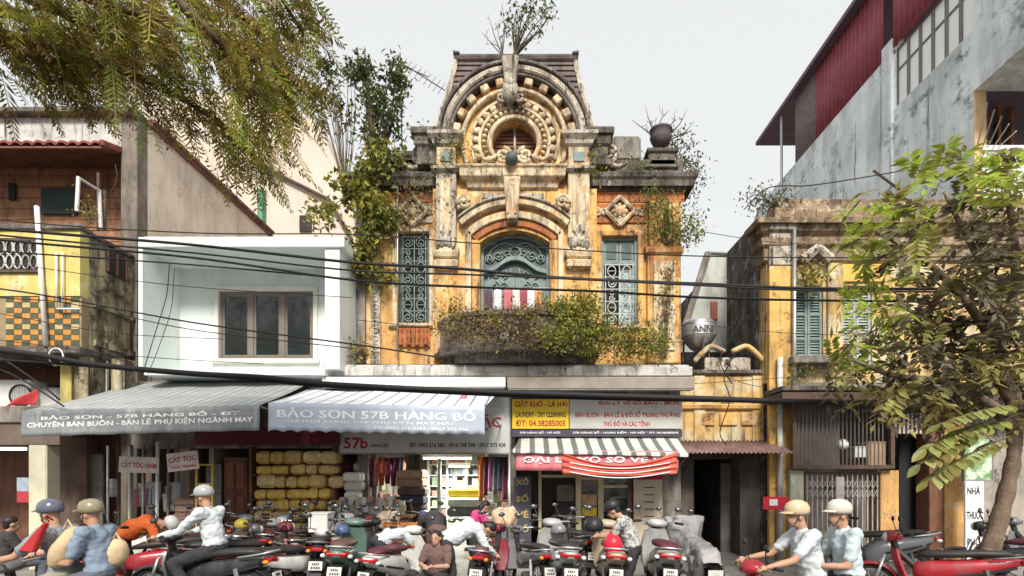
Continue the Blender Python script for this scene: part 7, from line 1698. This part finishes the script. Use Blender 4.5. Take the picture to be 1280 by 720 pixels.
    for sg in (-1,1):
        hi, kn, an = (side(k, sg) for k in ('hi','kn','an')); limb(b, hi, kn, .097, .073); 
        if legs == 'long': limb(b, kn, kn.lerp(an,.95), .072, .055)
        else: limb(b, kn.lerp(hi,.05), kn, .075, .075)
    me3 = remesh(b, .018, 2)
    for v in me3.vertices: v.co += v.normal * (.009*mnoise.noise(v.co*16) + .008*mnoise.noise(v.co*34))
    me3.materials.clear(); me3.materials.append(trousers); me3.name = 'trousers'; o = bpy.data.objects.new('trousers', me3); COL.objects.link(o); o.parent = t
    for sg in (-1,1):
        an = side('an', sg); MB().loft([sect(an.y+y, an.z-.055+dz, w_, hh, 12) for y,dz,w_,hh in ((-.07,.0,.03,.025),(-.04,0,.042,.035),(.06,-.005,.045,.03),(.15,-.012,.045,.022),(.2,-.018,.02,.012))]).build('shoe', m_black, t, smooth=True)
    if helmet is not None:
        hb, hd = helmet_geo(V(0,0,0), .80)
        for q in (hb, hd): q.v = [hea + HM @ (v + V(0,-.005,.045)) for v in q.v]
        hs_ = hb.build('helmet', helmet, t, smooth=True); hd.build('visor', helmet, hs_)
        MB().tube([hea + HM @ V(sg_*.078, y_, z_0) for sg_, y_, z_0 in ((-1,0,.03),(-.8,.04,-.06),(0,.055,-.11),(.8,.04,-.06),(1,0,.03))], .006, 5).build('strap', m_black, hs_)
    else:
        b = MB(); b.ball(hea + HM @ V(0,-.018,.045), (.083,.098,.086), 14, 10); b.ball(hea + HM @ V(0,-.06,-.005), (.07,.05,.07), 12, 8)
        if head == 'long': b.ball(hea + HM @ V(0,-.07,-.08), (.07,.045,.11), 12, 8)
        mh = remesh(b, .014, 2); mh.materials.clear(); mh.materials.append(HAIR); mh.name = 'hair'; o = bpy.data.objects.new('hair', mh); COL.objects.link(o); o.parent = t
        if head == 'cap':
            hb, hd = helmet_geo(V(0,0,0), .78)
            for q in (hb, hd): q.v = [hea + HM @ (v + V(0,-.005,.06)) for v in q.v]
            hs_ = hb.build('cap', m_black, t, smooth=True); hd.build('peak', m_black, hs_)
    t.location = (pos[0], pos[1], z); t.rotation_euler = (0,0,R(rz)); t.scale = (s,s,s)
    return t
random.seed(9)
c_grey = cloth('grey', (0.24,0.25,0.28)); c_blue = cloth('blue_grey', (0.20,0.25,0.33)); c_khaki = cloth('khaki', (0.27,0.25,0.19)); c_jean = cloth('jeans', (0.10,0.11,0.14)); c_white = cloth('white', (0.50,0.54,0.56)); c_dark = cloth('dark', (0.045,0.04,0.042)); c_pink = cloth('pink', (0.60,0.06,0.22)); c_orange = cloth('orange', (0.62,0.13,0.03)); c_trous = cloth('trousers', (0.035,0.033,0.04)); c_brown = cloth('brown', (0.13,0.08,0.07))
c_pat = mat('cloth_patterned', (0.42,0.42,0.40), .9, .1, 10, .3, 25, patch=(0.08,0.09,0.09), patch_amt=.47, patch_scale=22)
c_pale = cloth('pale_blue', (0.45,0.53,0.56))
def X(px, Y): return (x_(px,Y), Y)
def hm(nm, c): return mat('helmet_' + nm, c, .25, .08, 5, coat=.4)
zR = -.125
person('person in grey shirt and dark helmet riding with arms stretched to handlebar', X(83,-5.6), 92, 'ride', c_grey, c_khaki, helmet=hm('slate', (0.10,0.11,0.15)), legs='short', z=zR)
person('person in blue grey shirt and olive gold helmet riding pillion with a sack', X(126,-5.6), 92, 'pillion', c_blue, c_jean, helmet=hm('olive', (0.24,0.21,0.13)), z=zR-.03)
person('person in orange shirt bending behind the red and black motorbike', X(160,-3.4), -70, 'bend', c_orange, c_brown, helmet=hm('white', (0.6,0.6,0.58)), z=0)
person('person in white shirt and grey helmet riding past the haircut sign', X(270,-4.5), 84, 'ride', c_white, c_trous, helmet=hm('grey', (0.33,0.34,0.36)), sleeves='long')
person('person in pale grey shirt with dark stripe stooping by the orange stand', X(480,-3.2), -62, 'bend', c_white, c_trous, s=.88, tweak=dict(hea=(0,.46,.86), nec=(0,.38,.94), che=(0,.24,1.0)))
person('person in dark shirt stooping with back turned before the green post', X(545,-2.7), 20, 'bend', c_dark, c_brown)
person('person with bare arms and dark patterned top sitting between the bikes', X(548,-4.1), 165, 'sit', c_brown, c_dark, legs='short', s=.9)
person('person in white long sleeved shirt bending over the dark red motorbike', X(566,-3.95), -78, 'bend', c_white, c_trous, sleeves='long')
person('person in bright pink shirt with dark hair leaning over goods', X(592,-2.4), -65, 'lean', c_pink, c_trous, head='long', s=.86)
person('person in patterned shirt and black cap holding a red bag by the scooters', X(787,-4.15), 72, 'lean', c_pat, c_trous, head='cap', s=.9)
person('person in white shirt and beige helmet steering the red scooter', X(1017,-5.85), 88, 'ride', c_white, c_khaki, helmet=hm('beige', (0.55,0.42,0.27)), z=zR)
person('person in pale blue shirt riding pillion on the red scooter', X(1062,-5.85), 88, 'pillion', c_pale, c_trous, helmet=hm('cream', (0.55,0.5,0.44)), z=zR-.02)
person('person in dark clothes sitting low beside the cream column', X(6,-3.4), -40, 'sit', c_dark, c_jean)
# what they carry
def lump(nm, lab, cat, c, r, m, rot=(0,0,0), seed=0, vox=.03):
    t = thing(nm, lab, cat, c); b = MB(); b.ball((0,0,0), r, 24, 16, rot); 
    for i, v in enumerate(b.v):
        d = v.normalized(); q = mnoise.noise(v*5+Vector((seed,0,0)))*.16 + mnoise.noise(v*13+Vector((seed,3,0)))*.06; b.v[i] = v*(1+q)
    b.v = [v + Vector(c) for v in b.v]; b.build('bag', m, t, smooth=True)
    MB().tube([Vector(c)+Vector((-.05,0,r[2]*.8)), Vector(c)+Vector((0,-.01,r[2]*.8+.09)), Vector(c)+Vector((.05,0,r[2]*.8))], .012, 6).build('handle', m, t)
    return t
lump('cloth_sack', 'beige cloth sack wedged between the two motorbike riders', 'sack', at(86,684,-5.7), (.12,.17,.25), mat('beige_sack', (0.55,0.41,0.25), .9, .15, 6, .4, 20), (0,R(28),0), 1)
lump('cloth_sack', 'beige sack tied behind the pillion rider', 'sack', at(146,690,-5.5), (.11,.13,.15), MATS['beige_sack'], (0,0,0), 4)
t = thing('red_shoulder_bag', 'flat red shoulder bag on the front rider back', 'bag', at(46,672,-5.85)); b = MB(); q = [at(61,652,-5.85), at(63,655,-5.85), at(48,690,-5.85), at(29,688,-5.85)]; b.prism([(p.x,p.z) for p in q], -5.92, -5.85); b.build('body', m_red, t, bevel=.012); MB().tube([q[0], at(58,645,-5.9), at(66,650,-5.75)], .01, 5).build('strap', m_red, t)
lump('red_bag', 'shiny red plastic bag held by the person in patterned shirt', 'bag', at(766,680,-4.3), (.12,.11,.15), mat('red_plastic', (0.55,0.02,0.04), .35, .1), (0,0,0), 8)
lump('white_bag', 'white plastic bag on the handlebar of the dark red motorbike', 'bag', at(612,688,-3.2), (.11,.1,.12), m_sackw, (0,0,0), 12)
